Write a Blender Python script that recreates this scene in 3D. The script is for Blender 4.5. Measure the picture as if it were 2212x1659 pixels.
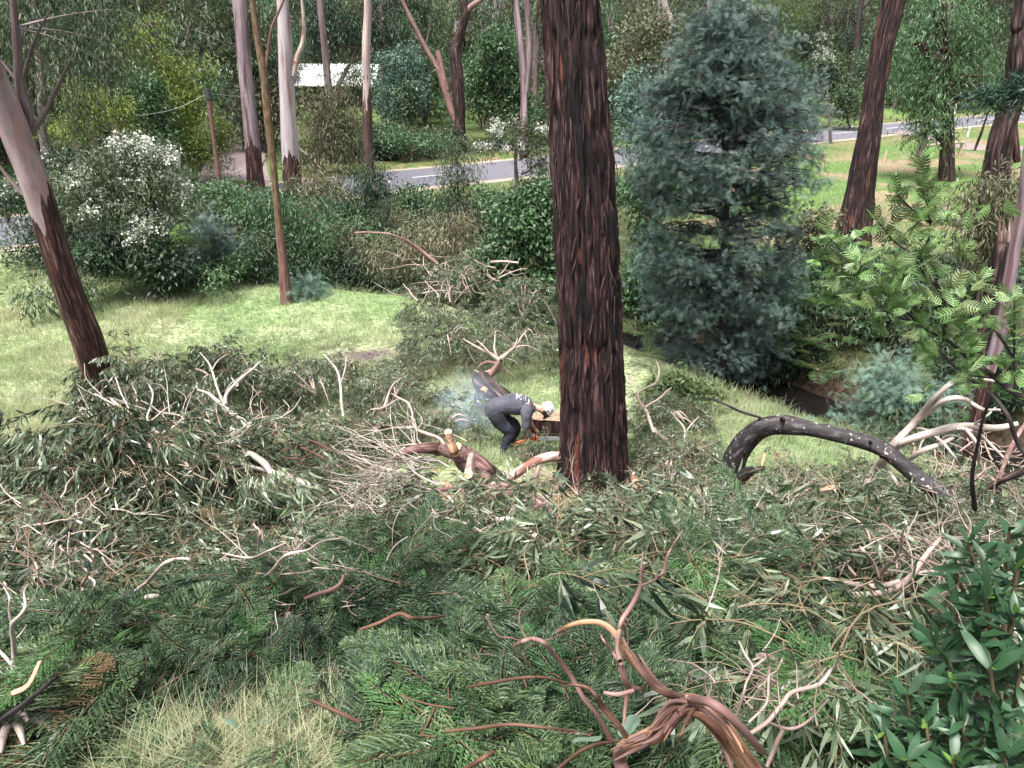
import bpy, math, random
import numpy as np
for _o in list(bpy.data.objects): bpy.data.objects.remove(_o, do_unlink=True)
SC = bpy.context.scene
COL = SC.collection
rad = math.radians
# ------------------------------------------------------------------ camera, sky, sun, exposure
FPX = 1670.0; CX, CY = 1106.0, 829.5; PITCH = rad(23); EYE = np.array([0, 0, 7.6])
cam = bpy.data.cameras.new('camera'); camo = bpy.data.objects.new('camera', cam); COL.objects.link(camo)
camo.location = EYE; camo.rotation_euler = (rad(90) - PITCH, 0, 0)
cam.sensor_fit = 'HORIZONTAL'; cam.angle = 2 * math.atan(CX / FPX); cam.clip_end = 2000; cam.clip_start = 0.05
SC.camera = camo
SUN_EL, SUN_ROT = rad(66), rad(215)
world = bpy.data.worlds.new('World'); SC.world = world; world.use_nodes = True
wn = world.node_tree; wn.nodes.clear()
wo = wn.nodes.new('ShaderNodeOutputWorld'); wb = wn.nodes.new('ShaderNodeBackground')
sky = wn.nodes.new('ShaderNodeTexSky'); sky.sky_type = 'NISHITA'; sky.sun_disc = False
sky.sun_elevation = SUN_EL; sky.sun_rotation = SUN_ROT; sky.dust_density = 4.0; sky.air_density = 1.0
hs = wn.nodes.new('ShaderNodeHueSaturation'); hs.inputs['Saturation'].default_value = 0.3
wn.links.new(sky.outputs[0], hs.inputs['Color']); wn.links.new(hs.outputs[0], wb.inputs[0])
wb.inputs[1].default_value = 0.05; wn.links.new(wb.outputs[0], wo.inputs[0])
sl = bpy.data.lights.new('sun', 'SUN'); sl.energy = 1.5; sl.angle = rad(14); sl.color = (1.0, 0.97, 0.92)
so = bpy.data.objects.new('sun', sl); COL.objects.link(so)
# blender sky rotation: sun direction (sin r, cos r)
so.rotation_euler = (rad(90) - SUN_EL, 0, math.pi - SUN_ROT)
SC.view_settings.view_transform = 'Standard'; SC.view_settings.look = 'None'
SC.view_settings.gamma = 1.0; SC.view_settings.use_curve_mapping = False
SC.view_settings.exposure = 2.5
SC.cycles.max_bounces = 6; SC.cycles.diffuse_bounces = 2; SC.cycles.glossy_bounces = 2
SC.cycles.transmission_bounces = 3; SC.cycles.transparent_max_bounces = 4; SC.cycles.volume_bounces = 1
SC.cycles.use_denoising = True

# ------------------------------------------------------------------ numeric helpers
_tab = np.random.default_rng(5).random(65536)
def _h(a, b, c): return _tab[(a * 73856093 ^ b * 19349663 ^ c * 83492791) & 65535]
def noise(p):
    p = np.asarray(p, float); i = np.floor(p).astype(np.int64); f = p - i; f = f * f * (3 - 2 * f)
    x, y, z = i[..., 0], i[..., 1], i[..., 2]; fx, fy, fz = f[..., 0], f[..., 1], f[..., 2]
    def L(a, b, t): return a + (b - a) * t
    a = L(L(_h(x, y, z), _h(x+1, y, z), fx), L(_h(x, y+1, z), _h(x+1, y+1, z), fx), fy)
    b = L(L(_h(x, y, z+1), _h(x+1, y, z+1), fx), L(_h(x, y+1, z+1), _h(x+1, y+1, z+1), fx), fy)
    return L(a, b, fz)
def n2(x, y, s=1.0, o=0.0): return noise(np.stack([x * s + o, y * s - o, np.full_like(x, o * 1.7)], -1))
def norm(v): return v / np.maximum(np.linalg.norm(v, axis=-1, keepdims=True), 1e-9)
def smooth(a, b, x): t = np.clip((x - a) / (b - a), 0, 1); return t * t * (3 - 2 * t)
def ray(u, v):
    a = (u - CX) / FPX; b = (CY - v) / FPX
    return np.array([a, b * math.sin(PITCH) + math.cos(PITCH), b * math.cos(PITCH) - math.sin(PITCH)])
CREEK = np.array([(40, -2), (24, 6), (16, 11.5), (12, 15), (8.4, 18.4), (4.5, 23.5), (-3, 28.8), (-12, 31.5), (-24, 31), (-60, 26), (-200, 10)], float)
ROAD = np.array([(-200, -60), (-60, 10), (-32, 26), (-20, 31.9), (-13.8, 39.0), (-5.6, 46.4), (-.2, 50.4), (18.7, 65.9), (28.2, 73.1), (50.4, 89.2), (90, 116), (220, 200)], float)
def pdist(x, y, P):
    best = np.full(x.shape, 1e9); sign = np.zeros(x.shape)
    for (ax, ay), (bx, by) in zip(P[:-1], P[1:]):
        dx, dy = bx - ax, by - ay; L2 = dx * dx + dy * dy
        t = np.clip(((x - ax) * dx + (y - ay) * dy) / L2, 0, 1)
        qx, qy = x - (ax + t * dx), y - (ay + t * dy); d = np.hypot(qx, qy)
        s = np.sign(dx * (y - ay) - dy * (x - ax)); m = d < best
        best = np.where(m, d, best); sign = np.where(m, s, sign)
    return best, sign
def H(x, y):
    x = np.asarray(x, float); y = np.asarray(y, float)
    b = np.interp(y, [-30, -2, 0, 2.5, 6, 9, 10.6, 11.7, 13, 26, 60], [8.5, 6.3, 5.9, 4.85, 3.2, 1.7, .7, .2, .05, 0, 0])
    b = b + (n2(x, y, .35, 3) - .5) * .35 + (n2(x, y, 1.3, 7) - .5) * .1
    b = b * (1 - np.exp(-(((x - 1.4) / 1.7) ** 2 + ((y - 12.2) / 1.3) ** 2)))
    dc, _ = pdist(x, y, CREEK); b = b - 1.75 * np.exp(-(dc / 1.75) ** 2)
    dr, sg = pdist(x, y, ROAD); far = dr * (sg > 0)
    hill = 1.0 + np.interp(far, [0, 5, 45, 90, 130, 200, 400], [0, .1, 1.6, 5.5, 12, 34, 75]) + (n2(x, y, .05, 11) - .5) * np.clip(far / 12, 0, 2)
    w = smooth(10, 4.2, dr)
    b = b * (1 - w) + 1.0 * w
    return np.where(sg > 0, np.where(dr < 4.2, 1.0, hill), b)
def h1(x, y): return float(H(np.array([x]), np.array([y]))[0])
_ts = np.concatenate([np.arange(1.5, 40, .1), np.arange(40, 300, .6)])
def G(u, v, lift=0.0):
    d = ray(u, v); p = EYE + d * _ts[:, None]; g = np.where(_ts < 1.5 + max(0, lift - .95) * 10, 9., p[:, 2] - H(p[:, 0], p[:, 1]) - lift)
    k = int(np.argmax(g < 0)) if (g < 0).any() else len(_ts) - 1
    k = max(k, 1); a, b = g[k-1], g[k]; t = _ts[k-1] + (_ts[k] - _ts[k-1]) * (a / (a - b + 1e-9) if a > b else 0)
    return EYE + d * t, t
def WY(u, v, Y): d = ray(u, v); t = Y / d[1]; return EYE + d * t, t

# ------------------------------------------------------------------ mesh accumulation
class Acc:
    def __init__(s): s.v = []; s.bk = []; s.loops = []; s.tot = []; s.mi = []; s.n = 0
    def add(s, V, F, mat=0, bk=None):
        V = np.asarray(V, float).reshape(-1, 3); F = np.asarray(F, np.int64)
        s.v.append(V); s.bk.append(V if bk is None else bk)
        s.loops.append((F + s.n).ravel()); s.tot.append(np.full(len(F), F.shape[1])); s.mi.append(np.full(len(F), mat)); s.n += len(V)
        return s
    def mesh(s, name, mats, smooth_=True, origin=(0, 0, 0)):
        me = bpy.data.meshes.new(name)
        V = np.concatenate(s.v) - np.asarray(origin, float); L = np.concatenate(s.loops); T = np.concatenate(s.tot); M = np.concatenate(s.mi)
        me.vertices.add(len(V)); me.vertices.foreach_set('co', V.astype(np.float32).ravel())
        me.loops.add(len(L)); me.loops.foreach_set('vertex_index', L.astype(np.int32))
        me.polygons.add(len(T)); st = np.concatenate([[0], np.cumsum(T)[:-1]]); me.polygons.foreach_set('loop_start', st.astype(np.int32))
        me.polygons.foreach_set('material_index', M.astype(np.int32))
        me.polygons.foreach_set('use_smooth', np.full(len(T), bool(smooth_)))
        at = me.attributes.new('bk', 'FLOAT_VECTOR', 'POINT'); at.data.foreach_set('vector', np.concatenate(s.bk).astype(np.float32).ravel())
        for m in (mats if isinstance(mats, (list, tuple)) else [mats]): me.materials.append(m)
        me.update(calc_edges=True); return me
def obj(name, me, parent=None, loc=None, rot=None, scale=None):
    o = bpy.data.objects.new(name, me); COL.objects.link(o)
    if parent is not None: o.parent = parent
    if loc is not None: o.location = loc
    if rot is not None: o.rotation_euler = rot
    if scale is not None: o.scale = (scale,) * 3 if np.isscalar(scale) else scale
    return o
def build(acc, name, mats, parent=None, smooth_=True, origin=None):
    """mesh in world coordinates -> object (origin = parent's location, or a given base)"""
    if origin is None: origin = tuple(parent.location) if parent is not None else (0, 0, 0)
    me = acc.mesh(name, mats, smooth_, origin)
    return obj(name, me, parent, None if parent is not None else origin)
def tag(o, label, cat, group=None, kind=None):
    if label: o['label'] = label
    if cat: o['category'] = cat
    if group: o['group'] = group
    if kind: o['kind'] = kind
    return o
def thing(name, label, cat, loc, group=None):
    return tag(obj(name, None, None, tuple(float(c) for c in loc)), label, cat, group)

def catmull(P, k):
    P = np.asarray(P, float)
    if len(P) < 3 or k <= 1: return P
    Q = np.vstack([2 * P[0] - P[1], P, 2 * P[-1] - P[-2]]); out = []
    for i in range(1, len(Q) - 2):
        t = np.linspace(0, 1, k, endpoint=False)[:, None]
        a, b, c, d = Q[i-1], Q[i], Q[i+1], Q[i+2]
        out.append(.5 * (2*b + (c-a)*t + (2*a-5*b+4*c-d)*t*t + (3*b-a-3*c+d)*t**3))
    return np.vstack(out + [P[-1:]])
def tube(acc, P, R, sides=8, k=4, mat=0, cap=None, disp=0.0, dfreq=6.0, seed=0, stretch=.15, knob=0.0):
    """smooth tapered limb along P (n,3) with radii R; cap = material slot for end faces"""
    PR = catmull(np.column_stack([P, R]), k); P, R = PR[:, :3], np.maximum(PR[:, 3], .0008)
    n = len(P); T = norm(np.gradient(P, axis=0)); N = np.zeros_like(P)
    r = np.array([1., 0, 0]) if abs(T[0][0]) < .8 else np.array([0, 1., 0]); N[0] = norm(r - T[0] * (r @ T[0]))
    for i in range(1, n): q = N[i-1] - T[i] * (N[i-1] @ T[i]); N[i] = norm(q)
    B = np.cross(T, N); th = np.linspace(0, 2 * math.pi, sides, endpoint=False)
    s = np.concatenate([[0], np.cumsum(np.linalg.norm(np.diff(P, axis=0), axis=1))])
    c, sn = np.cos(th), np.sin(th)
    bk = np.stack([c[None] * R[:, None], sn[None] * R[:, None], np.repeat(s[:, None], sides, 1)], -1)
    rr = np.repeat(R[:, None], sides, 1)
    if disp: 
        q = bk * np.array([dfreq, dfreq, dfreq * stretch]) + seed * 3.1
        rr = rr + disp * (noise(q) - .5) * 2 + disp * .5 * (noise(q * 2.3) - .5) * 2
    if knob:
        q = bk * 1.2 + seed * 1.3; rr = rr * (1 + knob * (noise(np.stack([q[..., 0] * 2 / max(R.max(), .01) * .3, q[..., 1] * 2 / max(R.max(), .01) * .3, q[..., 2] * 2.5], -1)) - .5) * 2)
    V = P[:, None] + rr[..., None] * (c[None, :, None] * N[:, None] + sn[None, :, None] * B[:, None])
    i = np.arange(n - 1)[:, None] * sides; j = np.arange(sides)[None]; j2 = (j + 1) % sides
    F = np.stack([i + j, i + j2, i + sides + j2, i + sides + j], -1).reshape(-1, 4)
    acc.add(V.reshape(-1, 3), F, mat, bk.reshape(-1, 3))
    if cap is not None:
        for e, rev in ((0, True), (n - 1, False)):
            if R[e] < .008: continue
            V2 = np.vstack([V[e], P[e]]); jj = np.arange(sides); k2 = (jj + 1) % sides
            Fc = np.stack([jj, k2, np.full(sides, sides)], -1)
            if rev: Fc = Fc[:, ::-1]
            acc.add(V2, Fc, cap, np.vstack([bk[e], [0, 0, s[e]]]))
    return P, R

# leaf templates: x = length, y = width, z = normal
LANCE = (np.array([(0, 0, 0), (.28, .5, .03), (.28, -.5, .03), (.66, .36, -.03), (.66, -.36, -.03), (1, 0, -.16)]), [(0, 2, 4, 3, 1), (3, 4, 5)])
def tmpl(V, F): return np.array(V, float), F
DIAM = tmpl([(0, 0, 0), (.45, .5, .05), (1, 0, -.06), (.45, -.5, .05)], [(0, 3, 2, 1)])
T_LANCE = tmpl([(0, 0, 0), (.3, .5, .02), (.3, -.5, .02), (.68, .34, -.04), (.68, -.34, -.04), (1, .1, -.18)], [(0, 2, 1), (1, 2, 4), (1, 4, 3), (3, 4, 5)])
T_DIAM = tmpl([(0, 0, 0), (.45, .5, .06), (1, 0, -.06), (.45, -.5, .06)], [(0, 3, 2), (0, 2, 1)])
def _feather(n=7, w=.45):
    V, F = [], []
    for i in range(n):
        x = .1 + .85 * i / (n - 1); l = w * math.sin(math.pi * (.18 + .75 * i / n)) 
        for s in (-1, 1):
            b = len(V); V += [(x - .035, 0, 0), (x + .035, 0, 0), (x + .16, s * l, -.05)]; F.append((b, b+1, b+2) if s > 0 else (b+1, b, b+2))
    return tmpl(V, F)
T_FEATH = _feather()
def frames(D, rng, up=None, upw=0.0):
    ax = norm(D); r = rng.normal(size=D.shape)
    if up is not None: r = r * (1 - upw) + np.asarray(up) * upw * 2
    az = norm(r - ax * (ax * r).sum(-1, keepdims=True)); ay = np.cross(az, ax)
    return np.stack([ax, ay, az], 1)
def scatter(acc, T, pos, A, length, width, mat=0):
    V, F = T; N = len(pos); length = np.broadcast_to(length, (N,)); width = np.broadcast_to(width, (N,))
    S = np.stack([length, width, length], -1)
    W = np.einsum('ntk,nkj->ntj', V[None] * S[:, None, :], A) + pos[:, None]
    Fa = (np.array(F)[None] + (np.arange(N) * len(V))[:, None, None]).reshape(-1, len(F[0]))
    acc.add(W.reshape(-1, 3), Fa, mat)

# ------------------------------------------------------------------ materials
def newmat(name):
    m = bpy.data.materials.new(name); m.use_nodes = True; nt = m.node_tree; nt.nodes.clear()
    return m, nt, nt.nodes.new('ShaderNodeOutputMaterial')
def C4(c): return (c[0], c[1], c[2], 1)
def ramp(nt, stops):
    r = nt.nodes.new('ShaderNodeValToRGB'); e = r.color_ramp.elements
    while len(e) < len(stops): e.new(.5)
    for k, (p, c) in enumerate(stops): e[k].position = p; e[k].color = C4(c)
    return r
def leafmat(name, cols, rough=.42, trans=.25, spec=.5, sat=1.0):
    m, nt, out = newmat(name); N = nt.nodes.new; L = nt.links.new
    oi = N('ShaderNodeObjectInfo'); ge = N('ShaderNodeNewGeometry'); ad = N('ShaderNodeMath'); ad.operation = 'MULTIPLY_ADD'
    mu = N('ShaderNodeMath'); mu.operation = 'MULTIPLY'; L(oi.outputs['Random'], mu.inputs[0]); mu.inputs[1].default_value = .4
    L(ge.outputs['Random Per Island'], ad.inputs[0]); ad.inputs[1].default_value = .6; L(mu.outputs[0], ad.inputs[2])
    tc = N('ShaderNodeTexNoise'); tc.inputs['Scale'].default_value = .9; tc.inputs['Detail'].default_value = 2; L(ge.outputs['Position'], tc.inputs['Vector'])
    a2 = N('ShaderNodeMath'); a2.operation = 'MULTIPLY_ADD'; L(tc.outputs['Fac'], a2.inputs[0]); a2.inputs[1].default_value = .9; L(ad.outputs[0], a2.inputs[2])
    a3 = N('ShaderNodeMath'); a3.operation = 'SUBTRACT'; L(a2.outputs[0], a3.inputs[0]); a3.inputs[1].default_value = .45
    r = ramp(nt, [(i / (len(cols) - 1), c) for i, c in enumerate(cols)]); L(a3.outputs[0], r.inputs[0])
    bs = N('ShaderNodeBsdfPrincipled'); bs.inputs['Roughness'].default_value = rough; bs.inputs['Specular IOR Level'].default_value = spec
    tr = N('ShaderNodeBsdfTranslucent'); mx = N('ShaderNodeMixShader'); mx.inputs[0].default_value = trans
    L(r.outputs[0], bs.inputs['Base Color']); L(r.outputs[0], tr.inputs['Color']); L(bs.outputs[0], mx.inputs[1]); L(tr.outputs[0], mx.inputs[2]); L(mx.outputs[0], out.inputs[0])
    return m
def barkmat(name, stops, scale=(14, 14, 1.6), rough=.85, bump=.6, bdist=.02, blotch=None, base=None, lichen=None, spec=.3):
    """stops: ramp over stretched noise; blotch=(colour, threshold, scale); base=(height m, colour stops) rough bark below"""
    m, nt, out = newmat(name); N = nt.nodes.new; L = nt.links.new
    at = N('ShaderNodeAttribute'); at.attribute_name = 'bk'
    oi = N('ShaderNodeObjectInfo')
    mp = N('ShaderNodeMapping'); mp.inputs['Scale'].default_value = scale; L(at.outputs['Vector'], mp.inputs['Vector']); L(oi.outputs['Location'], mp.inputs['Location'])
    n1 = N('ShaderNodeTexNoise'); n1.inputs['Scale'].default_value = 1; n1.inputs['Detail'].default_value = 6; n1.inputs['Roughness'].default_value = .65; L(mp.outputs[0], n1.inputs['Vector'])
    r = ramp(nt, stops); L(n1.outputs['Fac'], r.inputs[0]); col = r.outputs[0]
    def mix(a, b, f):
        x = N('ShaderNodeMix'); x.data_type = 'RGBA'; L(f, x.inputs[0]); L(a, x.inputs[6]); 
        if hasattr(b, 'links') or hasattr(b, 'is_linked'): L(b, x.inputs[7])
        else: x.inputs[7].default_value = C4(b)
        return x.outputs[2]
    def thr(f, lo, hi):
        x = N('ShaderNodeMapRange'); x.inputs[1].default_value = lo; x.inputs[2].default_value = hi; L(f, x.inputs[0]); return x.outputs[0]
    if blotch:
        for (c, t, s) in blotch:
            m2 = N('ShaderNodeMapping'); m2.inputs['Scale'].default_value = s if isinstance(s, tuple) else (s, s, s * .35); L(at.outputs['Vector'], m2.inputs['Vector']); m2.inputs['Location'].default_value = (c[0] * 50, 3, 1)
            nn = N('ShaderNodeTexNoise'); nn.inputs['Scale'].default_value = 1; nn.inputs['Detail'].default_value = 4; L(m2.outputs[0], nn.inputs['Vector'])
            col = mix(col, c, thr(nn.outputs['Fac'], t, t + .06))
    if base:
        hgt, bst = base; sx = N('ShaderNodeSeparateXYZ'); L(at.outputs['Vector'], sx.inputs[0])
        m3 = N('ShaderNodeMapping'); m3.inputs['Scale'].default_value = (4, 4, .5); L(at.outputs['Vector'], m3.inputs['Vector'])
        nn = N('ShaderNodeTexNoise'); nn.inputs['Scale'].default_value = 1; nn.inputs['Detail'].default_value = 5; L(m3.outputs[0], nn.inputs['Vector'])
        ma = N('ShaderNodeMath'); ma.operation = 'MULTIPLY_ADD'; L(nn.outputs['Fac'], ma.inputs[0]); ma.inputs[1].default_value = -hgt * 1.1; L(sx.outputs[2], ma.inputs[2])
        f = thr(ma.outputs[0], hgt * .42, hgt * .40)
        m5 = N('ShaderNodeMapping'); m5.inputs['Scale'].default_value = (20, 20, 1.3); L(at.outputs['Vector'], m5.inputs['Vector']); n5 = N('ShaderNodeTexNoise'); n5.inputs['Scale'].default_value = 1; n5.inputs['Detail'].default_value = 7; n5.inputs['Roughness'].default_value = .7; L(m5.outputs[0], n5.inputs['Vector'])
        r2 = ramp(nt, bst); L(n5.outputs['Fac'], r2.inputs[0]); col = mix(col, r2.outputs[0], f)
    if lichen:
        m4 = N('ShaderNodeTexNoise'); m4.inputs['Scale'].default_value = lichen[1]; m4.inputs['Detail'].default_value = 3; L(at.outputs['Vector'], m4.inputs['Vector'])
        col = mix(col, lichen[0], thr(m4.outputs['Fac'], lichen[2], lichen[2] + .03))
    bs = N('ShaderNodeBsdfPrincipled'); bs.inputs['Roughness'].default_value = rough; bs.inputs['Specular IOR Level'].default_value = spec; L(col, bs.inputs['Base Color'])
    bp = N('ShaderNodeBump'); bp.inputs['Strength'].default_value = bump; bp.inputs['Distance'].default_value = bdist; L(n1.outputs['Fac'], bp.inputs['Height']); L(bp.outputs[0], bs.inputs['Normal'])
    L(bs.outputs[0], out.inputs[0]); return m
def plain(name, col, rough=.7, metal=0, spec=.4, var=.25, vs=9, bump=0):
    m, nt, out = newmat(name); N = nt.nodes.new; L = nt.links.new
    tc = N('ShaderNodeTexCoord'); n1 = N('ShaderNodeTexNoise'); n1.inputs['Scale'].default_value = vs; n1.inputs['Detail'].default_value = 5; L(tc.outputs['Object'], n1.inputs['Vector'])
    r = ramp(nt, [(.3, tuple(c * (1 - var) for c in col)), (.7, tuple(min(1, c * (1 + var)) for c in col))]); L(n1.outputs['Fac'], r.inputs[0])
    bs = N('ShaderNodeBsdfPrincipled'); bs.inputs['Roughness'].default_value = rough; bs.inputs['Metallic'].default_value = metal; bs.inputs['Specular IOR Level'].default_value = spec
    L(r.outputs[0], bs.inputs['Base Color']); L(bs.outputs[0], out.inputs[0])
    if bump: bp = N('ShaderNodeBump'); bp.inputs['Distance'].default_value = bump; L(n1.outputs['Fac'], bp.inputs['Height']); L(bp.outputs[0], bs.inputs['Normal'])
    return m

M = {}
M['gum'] = leafmat('gum_leaf', [(.012, .024, .016), (.035, .056, .03), (.076, .112, .06), (.155, .2, .125), (.3, .34, .235)], .33, .1, .6)
M['gumdry'] = leafmat('dry_gum_leaf', [(.1, .07, .03), (.2, .15, .08), (.3, .2, .12), (.25, .12, .06)], .6, .2)
M['gumfar'] = leafmat('far_gum_leaf', [(.025, .045, .022), (.05, .08, .04), (.09, .12, .06), (.13, .16, .09)], .5, .25)
M['gumlight'] = leafmat('light_gum_leaf', [(.05, .09, .03), (.09, .14, .05), (.15, .2, .08), (.2, .25, .1)], .5, .3)
M['wattle'] = leafmat('blue_wattle_leaf', [(.04, .068, .062), (.078, .125, .11), (.145, .215, .185), (.25, .34, .295)], .55, .2)
M['wattle2'] = leafmat('pale_wattle_leaf', [(.07, .12, .09), (.12, .2, .15), (.2, .3, .23)], .55, .25)
M['acacia'] = leafmat('yellow_acacia_leaf', [(.05, .085, .02), (.1, .15, .03), (.19, .25, .05), (.27, .32, .08)], .5, .25)
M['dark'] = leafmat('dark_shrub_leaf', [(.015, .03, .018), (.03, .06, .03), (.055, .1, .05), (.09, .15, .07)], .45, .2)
M['mid'] = leafmat('mid_shrub_leaf', [(.03, .07, .03), (.06, .12, .05), (.1, .18, .08), (.16, .26, .12)], .45, .25)
M['olive'] = leafmat('olive_shrub_leaf', [(.05, .06, .03), (.09, .1, .05), (.15, .15, .08), (.22, .2, .13)], .5, .2)
M['flower'] = leafmat('white_blossom', [(.4, .42, .36), (.6, .62, .56), (.8, .8, .76)], .8, .2, .2)
M['cypress'] = leafmat('cypress_scale', [(.012, .028, .014), (.032, .06, .028), (.068, .115, .05), (.15, .205, .085)], .5, .1)
M['cyptip'] = leafmat('cypress_tip', [(.03, .085, .03), (.06, .14, .045), (.11, .21, .07)], .5, .2)
M['cypbrown'] = leafmat('browned_cypress', [(.07, .055, .025), (.13, .09, .04), (.2, .14, .07)], .7, .2)
M['fern'] = leafmat('fern_frond', [(.08, .16, .03), (.15, .28, .06), (.24, .4, .1)], .5, .35)
M['bracken'] = leafmat('bracken_frond', [(.03, .07, .02), (.06, .12, .035), (.11, .19, .06)], .55, .3)
M['grass'] = leafmat('green_grass', [(.17, .26, .1), (.29, .39, .19), (.43, .5, .3), (.57, .58, .42)], .7, .45)
M['drygrass'] = leafmat('dry_grass', [(.17, .2, .09), (.28, .3, .16), (.41, .4, .25), (.52, .5, .36)], .7, .4)
M['neargrass'] = leafmat('near_green_grass', [(.07, .12, .045), (.13, .19, .075), (.22, .28, .13)], .6, .35)
M['laurel'] = leafmat('glossy_shrub_leaf', [(.008, .026, .014), (.02, .052, .022), (.035, .09, .04), (.085, .15, .06)], .42, .1, .35)
M['laurelnew'] = leafmat('new_shrub_leaf', [(.1, .22, .04), (.18, .32, .06)], .3, .3)
M['oak'] = leafmat('lobed_leaf', [(.06, .12, .035), (.11, .21, .06), (.19, .32, .11), (.34, .46, .24)], .4, .4)
M['pine'] = leafmat('pine_needle', [(.012, .04, .025), (.03, .07, .045), (.05, .1, .06)], .5, .1)

M['stringy'] = barkmat('stringy_bark', [(.37, (.004, .003, .004)), (.46, (.012, .006, .007)), (.54, (.035, .016, .016)), (.62, (.085, .046, .044)), (.73, (.22, .165, .17))], (17, 17, 1.4), .75, 1.0, .05, [((.008, .005, .006), .55, (2.0, 2.0, .45)), ((.13, .042, .03), .62, (5, 5, .8))])
M['strip'] = barkmat('bark_strip', [(.3, (.012, .007, .007)), (.45, (.04, .021, .02)), (.6, (.12, .075, .07)), (.75, (.26, .19, .18))], (60, 60, 3), .8, .6, .01)
M['rough'] = barkmat('rough_bark', [(.4, (.006, .005, .005)), (.48, (.022, .013, .012)), (.57, (.07, .04, .036)), (.7, (.22, .15, .14))], (17, 17, 1.2), .85, .9, .03)
ROUGHST = [(.4, (.008, .005, .006)), (.48, (.03, .014, .013)), (.56, (.09, .04, .033)), (.68, (.27, .17, .155))]
M['leangum'] = barkmat('lean_gum_bark', [(.25, (.13, .08, .085)), (.45, (.24, .175, .18)), (.6, (.33, .26, .26)), (.75, (.42, .36, .355))], (4, 4, .8), .6, .3, .01, [((.32, .2, .19), .56, 3.5)], (5.2, ROUGHST))
M['whitegum'] = barkmat('white_gum_bark', [(.25, (.2, .155, .17)), (.45, (.34, .29, .31)), (.6, (.42, .37, .385)), (.78, (.5, .46, .465))], (5, 5, .5), .6, .25, .01, [((.27, .17, .15), .58, (5, 5, .35)), ((.16, .13, .16), .62, (4, 4, .3))], (2.2, ROUGHST))
M['greygum'] = barkmat('grey_gum_bark', [(.25, (.09, .055, .07)), (.45, (.22, .165, .185)), (.6, (.32, .26, .28)), (.78, (.42, .37, .375))], (6, 6, .5), .65, .3, .01, [((.13, .07, .08), .54, (5, 5, .3))], (2.6, ROUGHST))
M['mossy'] = barkmat('mossy_bark', [(.3, (.05, .032, .022)), (.48, (.115, .075, .045)), (.62, (.18, .13, .085)), (.75, (.28, .22, .16))], (18, 18, 4), .9, .6, .02, None, (3.0, [(.3, (.06, .025, .025)), (.5, (.16, .08, .07)), (.7, (.28, .2, .17))]))
M['pinkgum'] = barkmat('pink_gum_bark', [(.25, (.28, .18, .18)), (.5, (.42, .32, .31)), (.75, (.5, .43, .41))], (6, 6, .5), .6, .25, .01, [((.26, .14, .11), .6, (5, 5, .4))], (6.5, [(.3, (.02, .013, .013)), (.5, (.06, .035, .03)), (.7, (.14, .08, .07))]))
M['farbark'] = barkmat('distant_bark', [(.3, (.05, .035, .035)), (.5, (.14, .1, .1)), (.7, (.3, .23, .23))], (6, 6, .6), .8, .4, .02)
M['farpale'] = barkmat('distant_pale_bark', [(.3, (.14, .1, .1)), (.5, (.3, .24, .24)), (.7, (.46, .4, .4))], (6, 6, .6), .8, .4, .02)
M['twig'] = barkmat('twig_bark', [(.3, (.1, .075, .045)), (.5, (.19, .14, .085)), (.7, (.28, .22, .15))], (20, 20, 3), .7, .2, .004)
M['redtwig'] = barkmat('red_twig', [(.3, (.05, .025, .018)), (.5, (.11, .055, .038)), (.7, (.19, .105, .07))], (20, 20, 3), .7, .2, .004)
M['palelimb'] = barkmat('pale_limb', [(.25, (.17, .11, .095)), (.45, (.34, .25, .22)), (.58, (.48, .39, .35)), (.72, (.6, .53, .48))], (25, 25, 2.5), .6, .3, .006, [((.22, .1, .075), .58, 6)])
M['whitelimb'] = barkmat('white_limb', [(.28, (.2, .14, .12)), (.44, (.36, .29, .26)), (.56, (.47, .41, .375)), (.72, (.58, .53, .5))], (25, 25, 2.5), .6, .25, .006, [((.26, .14, .11), .6, 6)])
M['pinklimb'] = barkmat('pink_limb', [(.28, (.08, .042, .04)), (.45, (.18, .1, .09)), (.58, (.28, .175, .155)), (.72, (.4, .29, .265))], (22, 22, 2), .6, .4, .008)
M['peel'] = barkmat('peeling_limb', [(.34, (.05, .024, .02)), (.44, (.15, .075, .05)), (.54, (.34, .19, .115)), (.68, (.5, .34, .23))], (34, 34, 2.0), .6, .8, .012, [((.12, .065, .06), .5, (14, 14, 1.4))])
M['logbark'] = barkmat('log_bark', [(.36, (.035, .017, .017)), (.46, (.1, .05, .046)), (.56, (.2, .115, .105)), (.68, (.34, .24, .23))], (26, 26, 3), .8, .8, .015)
M['mosslog'] = barkmat('speckled_log_bark', [(.28, (.09, .05, .05)), (.5, (.22, .13, .13)), (.7, (.36, .25, .25))], (26, 26, 16), .85, .8, .015)
M['lichenbark'] = barkmat('lichen_bark', [(.3, (.012, .01, .012)), (.5, (.035, .03, .033)), (.66, (.1, .09, .09)), (.8, (.2, .18, .18))], (12, 12, 5), .7, .8, .012, [((.2, .17, .17), .64, 4)], None, ((.42, .42, .4), 15, .66))
M['darktwig'] = barkmat('dark_twig', [(.3, (.015, .012, .014)), (.5, (.04, .03, .032)), (.7, (.1, .08, .08))], (20, 20, 3), .8, .4, .006)
M['cut'] = plain('sawn_wood', (.72, .5, .28), .75, var=.15, vs=14)
M['cutred'] = plain('red_sawn_wood', (.5, .2, .12), .75, var=.25, vs=14)
M['twiglight'] = barkmat('light_twig', [(.3, (.3, .22, .15)), (.5, (.48, .38, .28)), (.7, (.62, .54, .44))], (20, 20, 3), .7, .2, .004)
M['chip'] = plain('orange_bark_inside', (.55, .28, .19), .75, var=.3, vs=10)
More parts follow.
